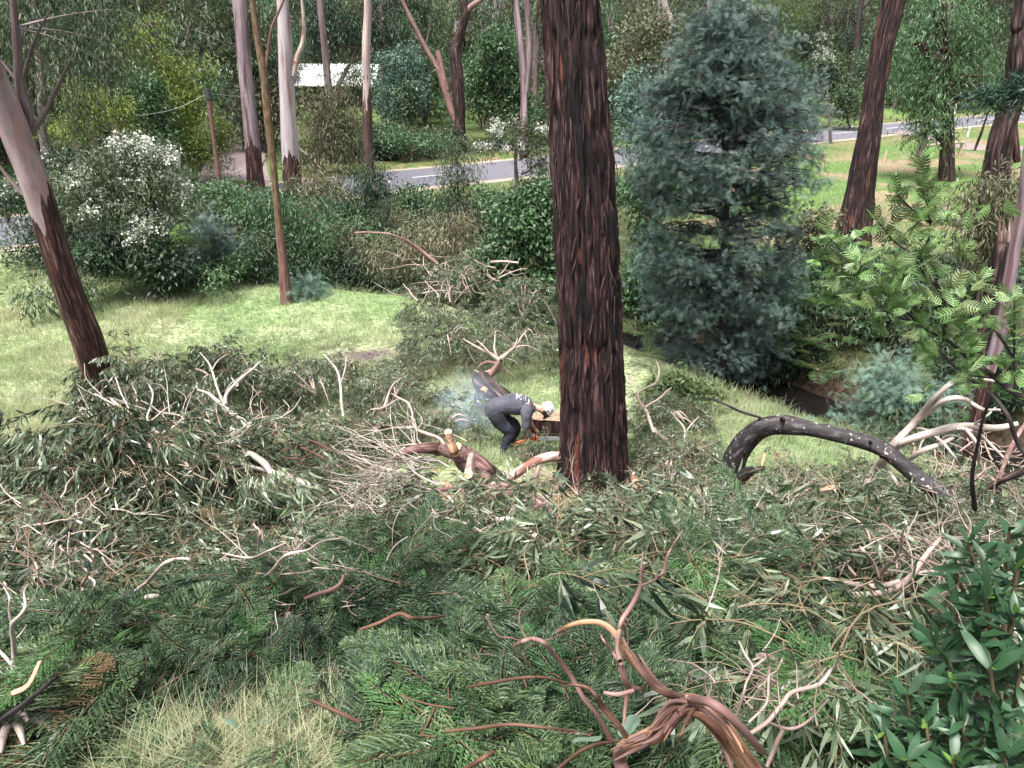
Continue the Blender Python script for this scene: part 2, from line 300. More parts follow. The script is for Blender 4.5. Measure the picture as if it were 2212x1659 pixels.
# ------------------------------------------------------------------ ground, road, water
def terrain():
    def axis(segs):
        out = []
        for a, b, st in segs: out += list(np.arange(a, b, st))
        return np.array(out + [segs[-1][1]])
    xs = axis([(-230, -60, 6), (-60, -22, 1.6), (-22, -12, .5), (-12, 12, .25), (12, 24, .5), (24, 80, 1.6), (80, 260, 6)])
    ys = axis([(-12, 0, 1.0), (0, 34, .25), (34, 60, .6), (60, 110, 1.3), (110, 330, 4)])
    X, Y = np.meshgrid(xs, ys); Z = H(X, Y); nx, ny = len(xs), len(ys)
    i = np.arange(ny - 1)[:, None] * nx; j = np.arange(nx - 1)[None]
    F = np.stack([i + j, i + j + 1, i + nx + j + 1, i + nx + j], -1).reshape(-1, 4)
    a = Acc(); a.add(np.stack([X, Y, Z], -1), F)
    me = a.mesh('ground', [], True)
    x, y = X.ravel(), Y.ravel()
    dc, sc_ = pdist(x, y, CREEK); dr, sr = pdist(x, y, ROAD)
    def col(c): return np.array(c)[None]
    def mx(A, B, w): return A * (1 - w[:, None]) + B * w[:, None]
    nA = n2(x, y, .5, 1); nB = n2(x, y, 1.7, 5); nC = n2(x, y, .13, 9)
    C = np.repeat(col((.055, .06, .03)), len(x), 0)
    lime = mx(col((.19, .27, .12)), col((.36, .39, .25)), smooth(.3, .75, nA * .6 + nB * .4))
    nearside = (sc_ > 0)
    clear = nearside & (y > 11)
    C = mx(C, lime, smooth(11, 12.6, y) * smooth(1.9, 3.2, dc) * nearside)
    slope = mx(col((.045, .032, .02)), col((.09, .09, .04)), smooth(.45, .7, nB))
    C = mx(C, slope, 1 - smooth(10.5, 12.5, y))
    # paddock on the right bank of the creek
    pad = (~nearside) & (sr < 0) & (x > 6)
    C = mx(C, mx(col((.1, .17, .055)), col((.24, .19, .13)), smooth(.52, .66, nA)), (smooth(2.6, 4.5, dc) * smooth(6, 11, x)) * pad)
    verge = mx(col((.09, .14, .045)), col((.2, .17, .1)), smooth(.4, .7, nB))
    C = mx(C, verge, (1 - smooth(4.5, 8, dr)) * (~nearside))
    far = sr > 0
    grassy = smooth(.42, .6, nC + .25 * np.exp(-((x - 58) ** 2 + (y - 150) ** 2) / 1800) + .2 * np.exp(-((x + 6) ** 2 + (y - 108) ** 2) / 200))
    C = mx(C, mx(col((.1, .17, .05)), col((.16, .21, .08)), nB), grassy * far * smooth(4, 8, dr))
    # dark mulch burn patch in the clearing
    for (u, v, rx, ry) in ((790, 768, 1.6, .9), (930, 790, .9, .5), (20, 800, .5, .3)):
        p, _ = G(u, v); C = mx(C, col((.10, .08, .085)), np.exp(-(((x - p[0]) / rx) ** 2 + ((y - p[1]) / ry) ** 2) * 1.2) * smooth(.25, .6, nB + .2))
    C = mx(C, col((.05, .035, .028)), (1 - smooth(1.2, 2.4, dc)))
    # bare litter round the big trunk
    p, _ = G(1280, 1080); C = mx(C, col((.17, .11, .075)), np.exp(-(((x - p[0]) / 1.6) ** 2 + ((y - p[1]) / 1.0) ** 2)))
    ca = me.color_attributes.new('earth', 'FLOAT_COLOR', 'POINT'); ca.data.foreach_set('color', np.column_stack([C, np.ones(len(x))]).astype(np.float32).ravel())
    m, nt, out = newmat('ground_cover'); N = nt.nodes.new; L = nt.links.new
    at = N('ShaderNodeAttribute'); at.attribute_name = 'earth'; ge = N('ShaderNodeNewGeometry')
    n1 = N('ShaderNodeTexNoise'); n1.inputs['Scale'].default_value = 9; n1.inputs['Detail'].default_value = 8; L(ge.outputs['Position'], n1.inputs['Vector'])
    r = ramp(nt, [(.3, (.35, .33, .3)), (.5, (.95, .95, .9)), (.7, (1.6, 1.55, 1.5))]); L(n1.outputs['Fac'], r.inputs[0])
    mu = N('ShaderNodeMix'); mu.data_type = 'RGBA'; mu.blend_type = 'MULTIPLY'; mu.inputs[0].default_value = 1; L(at.outputs['Color'], mu.inputs[6]); L(r.outputs[0], mu.inputs[7])
    bs = N('ShaderNodeBsdfPrincipled'); bs.inputs['Roughness'].default_value = .95; bs.inputs['Specular IOR Level'].default_value = .1; L(mu.outputs[2], bs.inputs['Base Color'])
    bp = N('ShaderNodeBump'); bp.inputs['Distance'].default_value = .08; bp.inputs['Strength'].default_value = .8; L(n1.outputs['Fac'], bp.inputs['Height']); L(bp.outputs[0], bs.inputs['Normal']); L(bs.outputs[0], out.inputs[0])
    me.materials.append(m)
    o = obj('ground', me); o['kind'] = 'structure'; return o
terrain()
def ribbon(name, P, half, z, mat, lat=0.0, kind='structure', step=1.2, follow=False, parent=None):
    P = catmull(P, 14); T = norm(np.gradient(P, axis=0)); Nn = np.column_stack([-T[:, 1], T[:, 0]]); c = P + Nn * lat
    V = []
    for s in (-half, -half * .33, half * .33, half):
        q = c + Nn * s; zz = (H(q[:, 0], q[:, 1]) if follow else np.full(len(q), 1.0)) + z; V.append(np.column_stack([q, zz]))
    V = np.stack(V, 1).reshape(-1, 3); i = np.arange(len(P) - 1)[:, None] * 4; j = np.arange(3)[None]
    F = np.stack([i + j + 4, i + j + 5, i + j + 1, i + j], -1).reshape(-1, 4)[:, ::-1]
    o = build(Acc().add(V, F), name, mat, parent); 
    if kind: o['kind'] = kind
    return o
asph = plain('asphalt', (.13, .125, .15), .75, var=.15, vs=3); paint = plain('road_paint', (.75, .75, .75), .6, var=.08, vs=5)
gravel = plain('gravel_track', (.22, .17, .17), .95, var=.4, vs=12)
road = ribbon('road', ROAD[1:-1], 3.2, .03, asph)
mark = Acc()
RP = catmull(ROAD[1:-1], 60); RT = norm(np.gradient(RP, axis=0)); RS = np.concatenate([[0], np.cumsum(np.linalg.norm(np.diff(RP, axis=0), axis=1))])
def rp(s, lat=0):
    x, y = np.interp(s, RS, RP[:, 0]), np.interp(s, RS, RP[:, 1]); tx, ty = np.interp(s, RS, RT[:, 0]), np.interp(s, RS, RT[:, 1])
    return np.array([x - ty * lat, y + tx * lat]), np.array([tx, ty])
for s in np.arange(3, RS[-1] - 5, 9.0):
    ps = [rp(s + q, .2 + w)[0] for q, w in ((0, -.07), (4.2, -.07), (4.2, .07), (0, .07))]
    mark.add([(p[0], p[1], 1.036) for p in ps], [(0, 1, 2, 3)])
mk = build(mark, 'centre_line_markings', paint, road, origin=None); 
side = Acc()
for lat in (-3.35, 3.35): pass
# gravel shoulders
for lat, nm in ((-3.65, 'gravel_shoulder'), (3.65, 'gravel_shoulder')):
    ribbon(nm, ROAD[1:-1], .5, .022, plain('shoulder_gravel', (.3, .25, .2), .95, var=.4, vs=8), lat)
# rutted track up to the house
tr = [G(512, 425)[0][:2], G(506, 385)[0][:2], G(505, 350)[0][:2], G(512, 315)[0][:2], G(520, 290)[0][:2], G(535, 262)[0][:2]]
ribbon('gravel_driveway', tr, 1.9, .05, gravel, follow=True)
drv = [np.array(q) for q in ((36, 76), (38, 72.5), (43, 71), (50, 72.5), (58, 76))]
ribbon('paddock_driveway', drv, 1.6, .06, gravel, follow=True)
# creek water
wm, wnt, wout = newmat('creek_water'); wbs = wnt.nodes.new('ShaderNodeBsdfPrincipled'); wbs.inputs['Base Color'].default_value = (.01, .009, .008, 1); wbs.inputs['Roughness'].default_value = .06; wbs.inputs['IOR'].default_value = 1.33
wno = wnt.nodes.new('ShaderNodeTexNoise'); wno.inputs['Scale'].default_value = 7; wno.inputs['Detail'].default_value = 4; wbp = wnt.nodes.new('ShaderNodeBump'); wbp.inputs['Strength'].default_value = .5; wbp.inputs['Distance'].default_value = .04
wge = wnt.nodes.new('ShaderNodeNewGeometry'); wnt.links.new(wge.outputs['Position'], wno.inputs['Vector'])
wnt.links.new(wno.outputs['Fac'], wbp.inputs['Height']); wnt.links.new(wbp.outputs[0], wbs.inputs['Normal']); wnt.links.new(wbs.outputs[0], wout.inputs[0])
P = catmull(CREEK[:-1], 10); T = norm(np.gradient(P, axis=0)); Nn = np.column_stack([-T[:, 1], T[:, 0]])
V = np.stack([np.column_stack([P + Nn * s, np.full(len(P), -1.15)]) for s in (-1.3, 1.3)], 1).reshape(-1, 3)
i = np.arange(len(P) - 1) * 2
wo_ = build(Acc().add(V, np.stack([i, i + 1, i + 3, i + 2], -1)), 'creek_water', wm); wo_['kind'] = 'structure'

# ------------------------------------------------------------------ instanced "stuff"
def gn_group(coll):
    ng = bpy.data.node_groups.new('scatter_' + coll.name, 'GeometryNodeTree')
    ng.interface.new_socket('Geometry', in_out='INPUT', socket_type='NodeSocketGeometry'); ng.interface.new_socket('Geometry', in_out='OUTPUT', socket_type='NodeSocketGeometry')
    N = ng.nodes.new; L = ng.links.new; gi = N('NodeGroupInput'); go = N('NodeGroupOutput')
    ci = N('GeometryNodeCollectionInfo'); ci.inputs['Collection'].default_value = coll; ci.inputs['Separate Children'].default_value = True; ci.inputs['Reset Children'].default_value = True
    ip = N('GeometryNodeInstanceOnPoints'); ip.inputs['Pick Instance'].default_value = True
    def att(nm, ty): a = N('GeometryNodeInputNamedAttribute'); a.data_type = ty; a.inputs['Name'].default_value = nm; return a.outputs['Attribute']
    L(gi.outputs[0], ip.inputs['Points']); L(ci.outputs[0], ip.inputs['Instance'])
    L(att('idx', 'INT'), ip.inputs['Instance Index']); L(att('rot', 'FLOAT_VECTOR'), ip.inputs['Rotation']); L(att('scl', 'FLOAT'), ip.inputs['Scale'])
    L(ip.outputs[0], go.inputs[0]); return ng
def stuff(name, label, pos, rot, scl, idx, meshes):
    coll = bpy.data.collections.new(name + '_sources')
    for k, me in enumerate(meshes):
        o = bpy.data.objects.new('%s_source_%02d' % (name, k), me); coll.objects.link(o)
    me = bpy.data.meshes.new(name); n = len(pos); me.vertices.add(n); me.vertices.foreach_set('co', np.asarray(pos, np.float32).ravel())
    me.attributes.new('rot', 'FLOAT_VECTOR', 'POINT').data.foreach_set('vector', np.asarray(rot, np.float32).ravel())
    me.attributes.new('scl', 'FLOAT', 'POINT').data.foreach_set('value', np.broadcast_to(scl, (n,)).astype(np.float32))
    me.attributes.new('idx', 'INT', 'POINT').data.foreach_set('value', np.asarray(idx, np.int32))
    o = obj(name, me); md = o.modifiers.new('scatter', 'NODES'); md.node_group = gn_group(coll)
    o['kind'] = 'stuff'; o['label'] = label; o['category'] = name.replace('_', ' '); return o

# ------------------------------------------------------------------ foliage pieces
def gum_spray(seed, L=.75, n=126, ll=(.09, .17), mat2=1, leafm='gum', droop=.7, tw='twig'):
    r = np.random.default_rng(seed); a = Acc()
    P = np.column_stack([np.linspace(0, L, 5), np.cumsum(r.normal(0, .04, 5)), .12 * np.sin(np.linspace(0, 2.6, 5)) - .08 * np.linspace(0, 1, 5) ** 2]); P[0] = 0
    Pm, _ = tube(a, P, np.linspace(.0045, .0015, 5), 4, 3, 1)
    pos, D = [], []
    for i in range(9):
        t = .12 + .85 * i / 8; q = Pm[int(t * (len(Pm) - 1))]; sd = (-1) ** i
        d = norm(np.array([.7, sd * r.uniform(.4, 1), r.uniform(-.4, .35)])); l = r.uniform(.14, .32)
        E = [q, q + d * l * .5, q + d * l + np.array([0, 0, -.08])]
        tube(a, E, [.0025, .0018, .001], 3, 2, 1)
        for k in range(n // 9):
            s = r.uniform(.2, 1.05); pos.append(q + d * l * s + np.array([0, 0, -.08 * s * s])); D.append(d * .4 + np.array([0, 0, -droop]) + r.normal(0, .4, 3))
    pos, D = np.array(pos), np.array(D); ln = r.uniform(ll[0], ll[1], len(pos))
    scatter(a, T_LANCE, pos, frames(D, r), ln, ln * r.uniform(.1, .16, len(pos)), 0)
    return a.mesh('gum_spray', [M[leafm], M[tw]], False)
def cyp_frond(seed, L=.4, tipm=1):
    r = np.random.default_rng(seed); a = Acc(); n = 17
    P = np.column_stack([np.linspace(0, L, 6), .05 * np.sin(np.linspace(0, 3, 6) + r.uniform(0, 6)), -.16 * np.linspace(0, 1, 6) ** 2 * r.uniform(.3, 1.3)])
    Pm, _ = tube(a, P, np.linspace(.003, .001, 6), 4, 4, 2)
    pos, D, ln = [], [], []
    for i in range(n):
        t = .08 + .9 * i / (n - 1); q = Pm[int(t * (len(Pm) - 1))]
        for s in (-1, 1):
            l = .125 * math.sin(math.pi * (.22 + .72 * t)) * r.uniform(.8, 1.2); d = norm(np.array([.75, s * .8, r.uniform(-.25, .1)]))
            for k in range(7):
                m = .12 + .88 * k / 6; b = q + d * l * m + np.array([0, 0, -.25 * l * m * m])
                for e in (-1, 1): pos.append(b); D.append(d + np.array([.1, e * .75, r.uniform(-.35, .2)])); ln.append(.032 * (1.15 - .6 * m))
            pos.append(q + d * l * .5); D.append(d); ln.append(l * .7)
    pos, D, ln = np.array(pos), np.array(D), np.array(ln)
    scatter(a, T_DIAM, pos, frames(D, r, (0, 0, 1), .6), ln, .0075, 0)
    return a.mesh('cypress_frond', [M['cypress'] if not tipm else M['cyptip'], M['cyptip'], M['redtwig']], False)
def tuft(seed, n=14, h=.5, w=.006, spread=.12, lean=.5, mat='grass', segs=3):
    r = np.random.default_rng(seed); a = Acc(); t = np.linspace(0, 1, segs + 1)
    for k in range(n):
        th = r.uniform(0, 6.283); b = np.array([r.normal(0, spread), r.normal(0, spread), 0]); hh = h * r.uniform(.5, 1.15); ln = r.uniform(.2, 1) * lean * hh
        d = np.array([math.cos(th), math.sin(th), 0]); s = np.array([-d[1], d[0], 0])
        C = b + d * (ln * t[:, None] ** 2) + np.array([0, 0, 1]) * (hh * (t[:, None] - .18 * lean * t[:, None] ** 3))
        W = w * (1 - t[:, None] ** 1.5) + .0006; V = np.stack([C - s * W, C + s * W], 1).reshape(-1, 3)
        i = np.arange(segs) * 2; a.add(V, np.stack([i, i + 1, i + 3, i + 2], -1))
    return a.mesh('grass_tuft', M[mat], True)
def fern_frond(seed, L=1.2, mat='fern', n=22, arch=.5):
    r = np.random.default_rng(seed); a = Acc(); t = np.linspace(0, 1, 7)
    P = np.column_stack([L * np.sin(t * 1.25) / 1.0, t * 0, L * arch * (np.sin(t * 2.3)) ])
    Pm, _ = tube(a, P, np.linspace(.012, .002, 7), 4, 4, 1); T = norm(np.gradient(Pm, axis=0)); pos, D, ln = [], [], []
    for i in range(n):
        k = .12 + .87 * i / (n - 1); j = int(k * (len(Pm) - 1))
        for s in (-1, 1): pos.append(Pm[j]); D.append(T[j] * .35 + np.array([0, s, -.15]) + r.normal(0, .05, 3)); ln.append(L * .33 * math.sin(math.pi * (.1 + .88 * k)) ** .8)
    pos, D, ln = np.array(pos), np.array(D), np.array(ln)
    FE = _feather(9, .42); A = frames(D, r, (0, 0, 1), .95); scatter(a, FE, pos, A, ln, ln * .3, 0)
    return a.mesh('fern_frond', [M[mat], M['twig']], False)
GUMS = [gum_spray(k) for k in range(7)] + [gum_spray(20 + k, .7, 46, (.09, .16), leafm='gumlight') for k in range(2)]
GUML = [gum_spray(60 + k, .85, 126, (.13, .22), droop=1.1) for k in range(4)]
GUMDRY = [gum_spray(40, .6, 30, (.08, .14), leafm='gumdry', tw='redtwig')]
CYP = [cyp_frond(k, tipm=0) for k in range(5)] + [cyp_frond(9, .5, 1)]
CYPB = cyp_frond(10, .4, 0).copy(); CYPB.materials[0] = M['cypbrown']; CYPB.materials[1] = M['cypbrown']

# ------------------------------------------------------------------ trees
def lobe_points(lobes, n, r, shell=.55):
    """random points inside ellipsoids (centre, radii), thicker towards the skin; returns points and outward directions"""
    vol = np.array([np.prod(l[1]) ** (2 / 3) for l in lobes]); k = r.choice(len(lobes), n, p=vol / vol.sum())
    C = np.array([l[0] for l in lobes])[k]; R = np.array([l[1] for l in lobes])[k]
    d = norm(r.normal(size=(n, 3))); q = r.uniform(shell, 1, n) ** .8
    q = q * (.55 + .85 * noise(d * 3.1 + k[:, None] * 7.3))
    return C + d * R * q[:, None], d
def crown(lobes, n_clump, per, clump_r, T, ll, ww, droop, mat, seed, flat=.6, shell=.45, extra=None, outw=.5, matidx=0, acc=None):
    r = np.random.default_rng(seed); C, d = lobe_points(lobes, n_clump, r, shell)
    pos = np.repeat(C, per, 0) + r.normal(size=(n_clump * per, 3)) * clump_r * np.array([1, 1, flat]); dd = np.repeat(d, per, 0)
    D = dd * outw + np.array([0, 0, -droop]) + r.normal(0, .5, dd.shape); ln = r.uniform(ll * .65, ll * 1.25, len(pos))
    a = acc or Acc(); scatter(a, T, pos, frames(D, r, (0, 0, 1), .45), ln, ln * ww, matidx)
    return a
STY = {  # template, leaf length, width ratio, droop, leaves per clump, clump radius, flat
    'gum': (T_LANCE, .2, .17, .9, 26, .3, .9), 'gumfar': (T_DIAM, .3, .22, .9, 22, .42, 1.1), 'wattle': (T_FEATH, .3, .9, .12, 12, .25, .45),
    'broad': (T_DIAM, .17, .5, .2, 24, .24, .7), 'bushfar': (T_DIAM, .26, .5, .25, 22, .38, .7), 'fine': (T_DIAM, .2, .25, .35, 26, .3, .8)}
def tree(name, label, cat, lobes_px, Y, base, trunk_r, style, mat, bark, n=120, seed=1, scale=1.0, depth=.85, group=None, limbs=True, flowers=0, shell=.4, ljit=.25, trunk_pts=None, leafscale=1.0, split=True):
    """lobes_px: (u, v, ru, rv[, dY]) crown lobes seen from the terrace, turned into ellipsoids at distance Y; base = (u) foot or (x, y)"""
    r = np.random.default_rng(seed); lobes = []
    for l in lobes_px:
        dy = l[4] if len(l) > 4 else r.uniform(-ljit, ljit) * l[2] / FPX * Y
        p, t = WY(l[0], l[1], Y + dy); rx, rz = l[2] * t / FPX, l[3] * t / FPX; lobes.append((p, np.array([rx, max(rx, rz) * depth * .8 + .15, rz])))
    big = list(lobes); lobes = []
    for c, R in big:
        lobes.append((c, R * .72))
        for _ in range(5 if split else 0): d0 = norm(r.normal(size=3)); lobes.append((c + d0 * R * r.uniform(.6, 1.15), R * r.uniform(.22, .45)))
    pb, _ = WY(base, 600, Y); bx, by = pb[0], Y; bz = h1(bx, by) - .1; B = np.array([bx, by, bz])
    root = thing(name, label, cat, B, group)
    T, ll, ww, dr, per, cr, fl = STY[style]
    top = max(lobes, key=lambda q: q[0][2])[0]
    if trunk_r > 0:
        a = Acc(); mid = (B + top) / 2 + r.normal(0, .03, 3) * np.linalg.norm(top - B) * np.array([1, 1, 0])
        tube(a, [B, B + (mid - B) * .5, mid, top], np.array([1.25, .95, .7, .25]) * trunk_r, 10, 4, disp=trunk_r * .08, seed=seed)
        build(a, 'trunk', M[bark], root)
        if limbs:
            for k, (c, R) in enumerate(big):
                zt = np.clip((c[2] - R[2] * .6 - B[2]) / max(top[2] - B[2], .1), .12, .9); s = B + (top - B) * zt; b = Acc()
                e = c + np.array([0, 0, R[2] * .3]); tube(b, [s, (s + e) / 2 + np.array([0, 0, -.06 * np.linalg.norm(e - s)]), e], np.array([.5, .35, .12]) * trunk_r, 6, 4)
                for q in range(5):
                    dq = norm(r.normal(size=3)) * R * .85; m0 = (s + e) / 2 + (e - s) * r.uniform(-.1, .45); tube(b, [m0, m0 + dq * .5 + [0, 0, .1], c + dq], np.array([.2, .14, .05]) * trunk_r + .004, 4, 3)
                build(b, 'limb', M[bark], root)
    a = crown(lobes, n, per, cr * scale, T, ll * scale * leafscale, ww, dr, mat, seed + 5, fl, shell)
    mats = [M[mat]]
    if flowers:
        rr = np.random.default_rng(seed + 9); C, d = lobe_points(lobes, flowers * 3, rr, .85); C = C[(d[:, 2] > .05) & (noise(C * 1.1) > .42)][:flowers]
        pos = np.repeat(C, 16, 0) + rr.normal(size=(len(C) * 16, 3)) * .09 * scale; D = rr.normal(size=pos.shape); scatter(a, T_DIAM, pos, frames(D, rr), .09 * scale, .075 * scale, 1); mats.append(M['flower'])
    build(a, 'crown', mats, root, False)
    return root
def trunk_tree(name, label, bark, px, Y, topz=None, Yt=None, sides=20, disp=.04, group=None, cat='tree', crownmat='gumfar', seed=1, crown_on=True, limbs=(), lbark=None, flare=1.25, ext=True):
    """tall stem drawn through (u, v, half width px) from the top of the picture down to its foot; it goes on above the picture to a crown"""
    n = len(px); Yt = Y if Yt is None else Yt; P, R = [], []
    for k, (u, v, rp_) in enumerate(px):
        yy = Y + (Yt - Y) * (1 - k / (n - 1)); p, t = WY(u, v, yy); P.append(p); R.append(rp_ * t / FPX)
    P, R = P[::-1], R[::-1]
    B = P[0].copy(); B[2] = h1(B[0], B[1]) - .15
    if P[0][2] - B[2] > .25: P = [B] + P; R = [R[0] * flare] + R
    else: P[0] = B; R[0] *= flare
    if ext and P[-1][2] < 22:
        d = norm(P[-1] - P[-2]); d = norm(d + [0, 0, .6]); P.append(P[-1] + d * 5); R.append(R[-1] * .75); P.append(P[-1] + norm(d + [0, 0, .5]) * 5); R.append(R[-2] * .4)
    root = thing(name, label, cat, B, group); a = Acc(); tube(a, P, R, sides, 10, disp=disp, seed=seed, dfreq=4, stretch=.12, knob=.03)
    build(a, 'trunk', M[bark], root)
    for L_ in limbs:
        b = Acc(); Q, S = [], []
        for (u, v, rp_) in L_: p, t = WY(u, v, (Y + Yt) / 2); Q.append(p); S.append(rp_ * t / FPX)
        tube(b, Q, S, 8, 6, disp=disp * .3, seed=seed); build(b, 'limb', M[lbark or bark], root)
    if crown_on and ext:
        tp = P[-1]; r = np.random.default_rng(seed); lb = [(tp + r.normal(0, 1.6, 3) * [1, 1, .6] + [0, 0, 1], np.array([1.6, 1.6, 1.1])) for _ in range(4)]
        b = Acc()
        for c, _ in lb: tube(b, [P[-2], (P[-2] + c) / 2 + [0, 0, .3], c], [R[-1] * .8, R[-1] * .5, .02], 5, 3)
        build(b, 'limb', M[bark], root)
        T, ll, ww, dr, per, cr, fl = STY['gumfar']; build(crown(lb, 60, per, cr, T, ll, ww, dr, crownmat, seed), 'crown', M[crownmat], root, False)
    return root
LW = {'whitelimb': .78, 'palelimb': .82, 'pinklimb': .85, 'peel': .82, 'redtwig': .8, 'twig': .5, 'twiglight': .6}
def limb_px(name, pts, mat, parent=None, lift=None, sides=8, k=6, cap=None, disp=0, label=None, cat=None, seed=0, capmat='cut', group=None):
    """pts: (u, v, half width px, height above the ground m)"""
    P, R = [], []
    for q in pts:
        lf_ = q[3] if len(q) > 3 else lift; lf_ = lf_ * .65 if (mat in ('whitelimb', 'palelimb') and q[1] > 1240 and q[0] < 900) else lf_
        p, t = G(q[0], q[1], lf_); P.append(p); R.append(q[2] * t / FPX)
    R = [q * LW.get(mat, 1) for q in R]; a = Acc(); tube(a, P, R, sides, k, cap=1 if cap else 0, disp=max(min(disp, .3 * float(np.mean(R))), .1 * float(np.mean(R))), seed=seed, dfreq=14, knob=0 if cap else .22)
    mats = [M[mat], M[capmat]] if cap else [M[mat]]
    if parent is None:
        o = build(a, name, mats, None, origin=tuple(P[0])); return tag(o, label, cat, group)
    return build(a, name, mats, parent)
# ------------------------------------------------------------------ the great stringybark in the middle
def main_tree():
    px = [(1233, 0, 68), (1240, 100, 68), (1250, 250, 70), (1261, 400, 72), (1269, 553, 72), (1277, 753, 72), (1281, 853, 74), (1283, 970, 78), (1281, 1030, 84), (1279, 1066, 92)]
    P, R = [], []
    for u, v, w in px: p, t = WY(u, v, 12.75); P.append(p); R.append(w * t / FPX * .97)
    P, R = np.array(P[::-1]), np.array(R[::-1]); B = P[0].copy(); B[2] = h1(B[0], B[1]) - .2
    root = thing('stringybark_tree', 'huge reddish brown stringybark trunk with deeply furrowed bark, tallest and widest in the middle', 'tree', B)
    d = norm(P[-1] - P[-2]); P = np.vstack([B, P, P[-1] + d * 4 + [0, 0, .5], P[-1] + d * 8 + [0, 0, 1]]); R = np.concatenate([[R[0] * 1.12], R, [R[-1] * .85, R[-1] * .6]])
    nz, sides = 620, 300
    s0 = np.concatenate([[0], np.cumsum(np.linalg.norm(np.diff(P, axis=0), axis=1))]); s = np.linspace(0, s0[-1], nz)
    C = np.column_stack([np.interp(s, s0, P[:, k]) for k in range(3)]); k5 = np.ones(25) / 25
    for k in range(3): C[:, k] = np.convolve(np.pad(C[:, k], 12, 'edge'), k5, 'valid')
    Rr = np.interp(s, s0, R); Rr = np.convolve(np.pad(Rr, 12, 'edge'), k5, 'valid')
    th = np.linspace(0, 2 * math.pi, sides, endpoint=False); TH, S = np.meshgrid(th, s)
    R0 = .6; cx, cy = np.cos(TH) * R0, np.sin(TH) * R0
    wob = (noise(np.stack([cx * 3, cy * 3, S * .9], -1)) - .5) * .10
    def furrow(fr, st, o):
        n = noise(np.stack([(cx + wob * .8) * fr + o, (cy + wob * .8) * fr, S * st + o], -1)); return np.abs(n - .5) * 2
    f1 = furrow(9, .8, 3); f2 = furrow(19, 1.7, 9); f3 = furrow(38, 4, 5)
    plate = noise(np.stack([cx * 10, cy * 10, S * 2.6 + 4], -1))
    disp = -.05 * (1 - smooth(.0, .35, f1)) - .028 * (1 - smooth(0, .4, f2)) - .012 * (1 - f3) + .03 * (plate - .5) + .012 * noise(np.stack([cx * 60, cy * 60, S * 10], -1))
    low = smooth(1.9, .0, S); disp += low * .11 * (noise(np.stack([cx * 3.2, cy * 3.2, S * .3], -1)) - .45)
    # a branch scar
    sc = np.exp(-(((TH - (-1.62)) * .6 / .1) ** 2 + ((S - 6.55) / .16) ** 2)); disp -= .16 * sc
    rr = Rr[:, None] + disp
    V = C[:, None] + np.stack([np.cos(TH) * rr, np.sin(TH) * rr, np.zeros_like(rr)], -1)
    i = np.arange(nz - 1)[:, None] * sides; j = np.arange(sides)[None]; j2 = (j + 1) % sides
    a = Acc(); a.add(V, np.stack([i + j, i + j2, i + sides + j2, i + sides + j], -1).reshape(-1, 4), 0, np.stack([cx, cy, S], -1).reshape(-1, 3))
    build(a, 'trunk', M['stringy'], root)
    # loose ribbons of bark
    r = np.random.default_rng(3); ms = []
    for k in range(8):
        b = Acc(); L = r.uniform(.18, .6); w = r.uniform(.008, .02); n = 7; t = np.linspace(0, 1, n); bow = r.uniform(.005, .03)
        cxx = r.normal(0, .012) * np.sin(t * 3); zz = -L * t; yy = -.004 - bow * (np.sin(t * 3.1) if r.random() < .6 else t ** 2 * 1.2)
        ww = w * (.5 + .6 * np.sin(np.pi * np.clip(t + .1, 0, 1)))
        fr = np.stack([np.column_stack([cxx - ww, yy, zz]), np.column_stack([cxx, yy - .006, zz]), np.column_stack([cxx + ww, yy, zz]), np.column_stack([cxx, yy + .006, zz])], 1).reshape(-1, 3)
        i = np.arange(n - 1)[:, None] * 4; j = np.arange(4)[None]; b.add(fr, np.stack([i + j, i + (j + 1) % 4, i + 4 + (j + 1) % 4, i + 4 + j], -1).reshape(-1, 4))
        ms.append(b.mesh('bark_strip', M['strip'] if k % 3 else M['stringy'], True))
    for q in range(290):
        sv = r.uniform(.3, 9.6); tt = r.uniform(-math.pi, 0) if q < 270 else r.uniform(0, math.pi); k = int(sv / s0[-1] * (nz - 1)); jj = int((tt % (2 * math.pi)) / (2 * math.pi) * sides) % sides
        p = V[k, jj] + np.array([math.cos(tt), math.sin(tt), 0]) * .012
        o = obj('bark_strip', ms[q % 8], root, tuple(p - B), (r.normal(0, .04), r.normal(0, .12), tt + math.pi / 2)); o.scale = (r.uniform(.6, 1.3),) * 3
    b = Acc(); tp = P[-1]
    lb = [(tp + np.array(q), np.array([2.2, 2.2, 1.3])) for q in ((0, 0, 2), (2.5, .6, 1), (-2.4, .8, .6), (.4, 2.4, 1.2))]
    for c, _ in lb: tube(b, [P[-2], (P[-2] + c) / 2 + [0, 0, .3], c], [.25, .14, .03], 7, 4)
    build(b, 'limb', M['stringy'], root); T, ll, ww, dr, per, cr, fl = STY['gumfar']
    build(crown(lb, 110, per, cr, T, ll, ww, dr, 'gumfar', 3), 'crown', M['gumfar'], root, False)
main_tree()

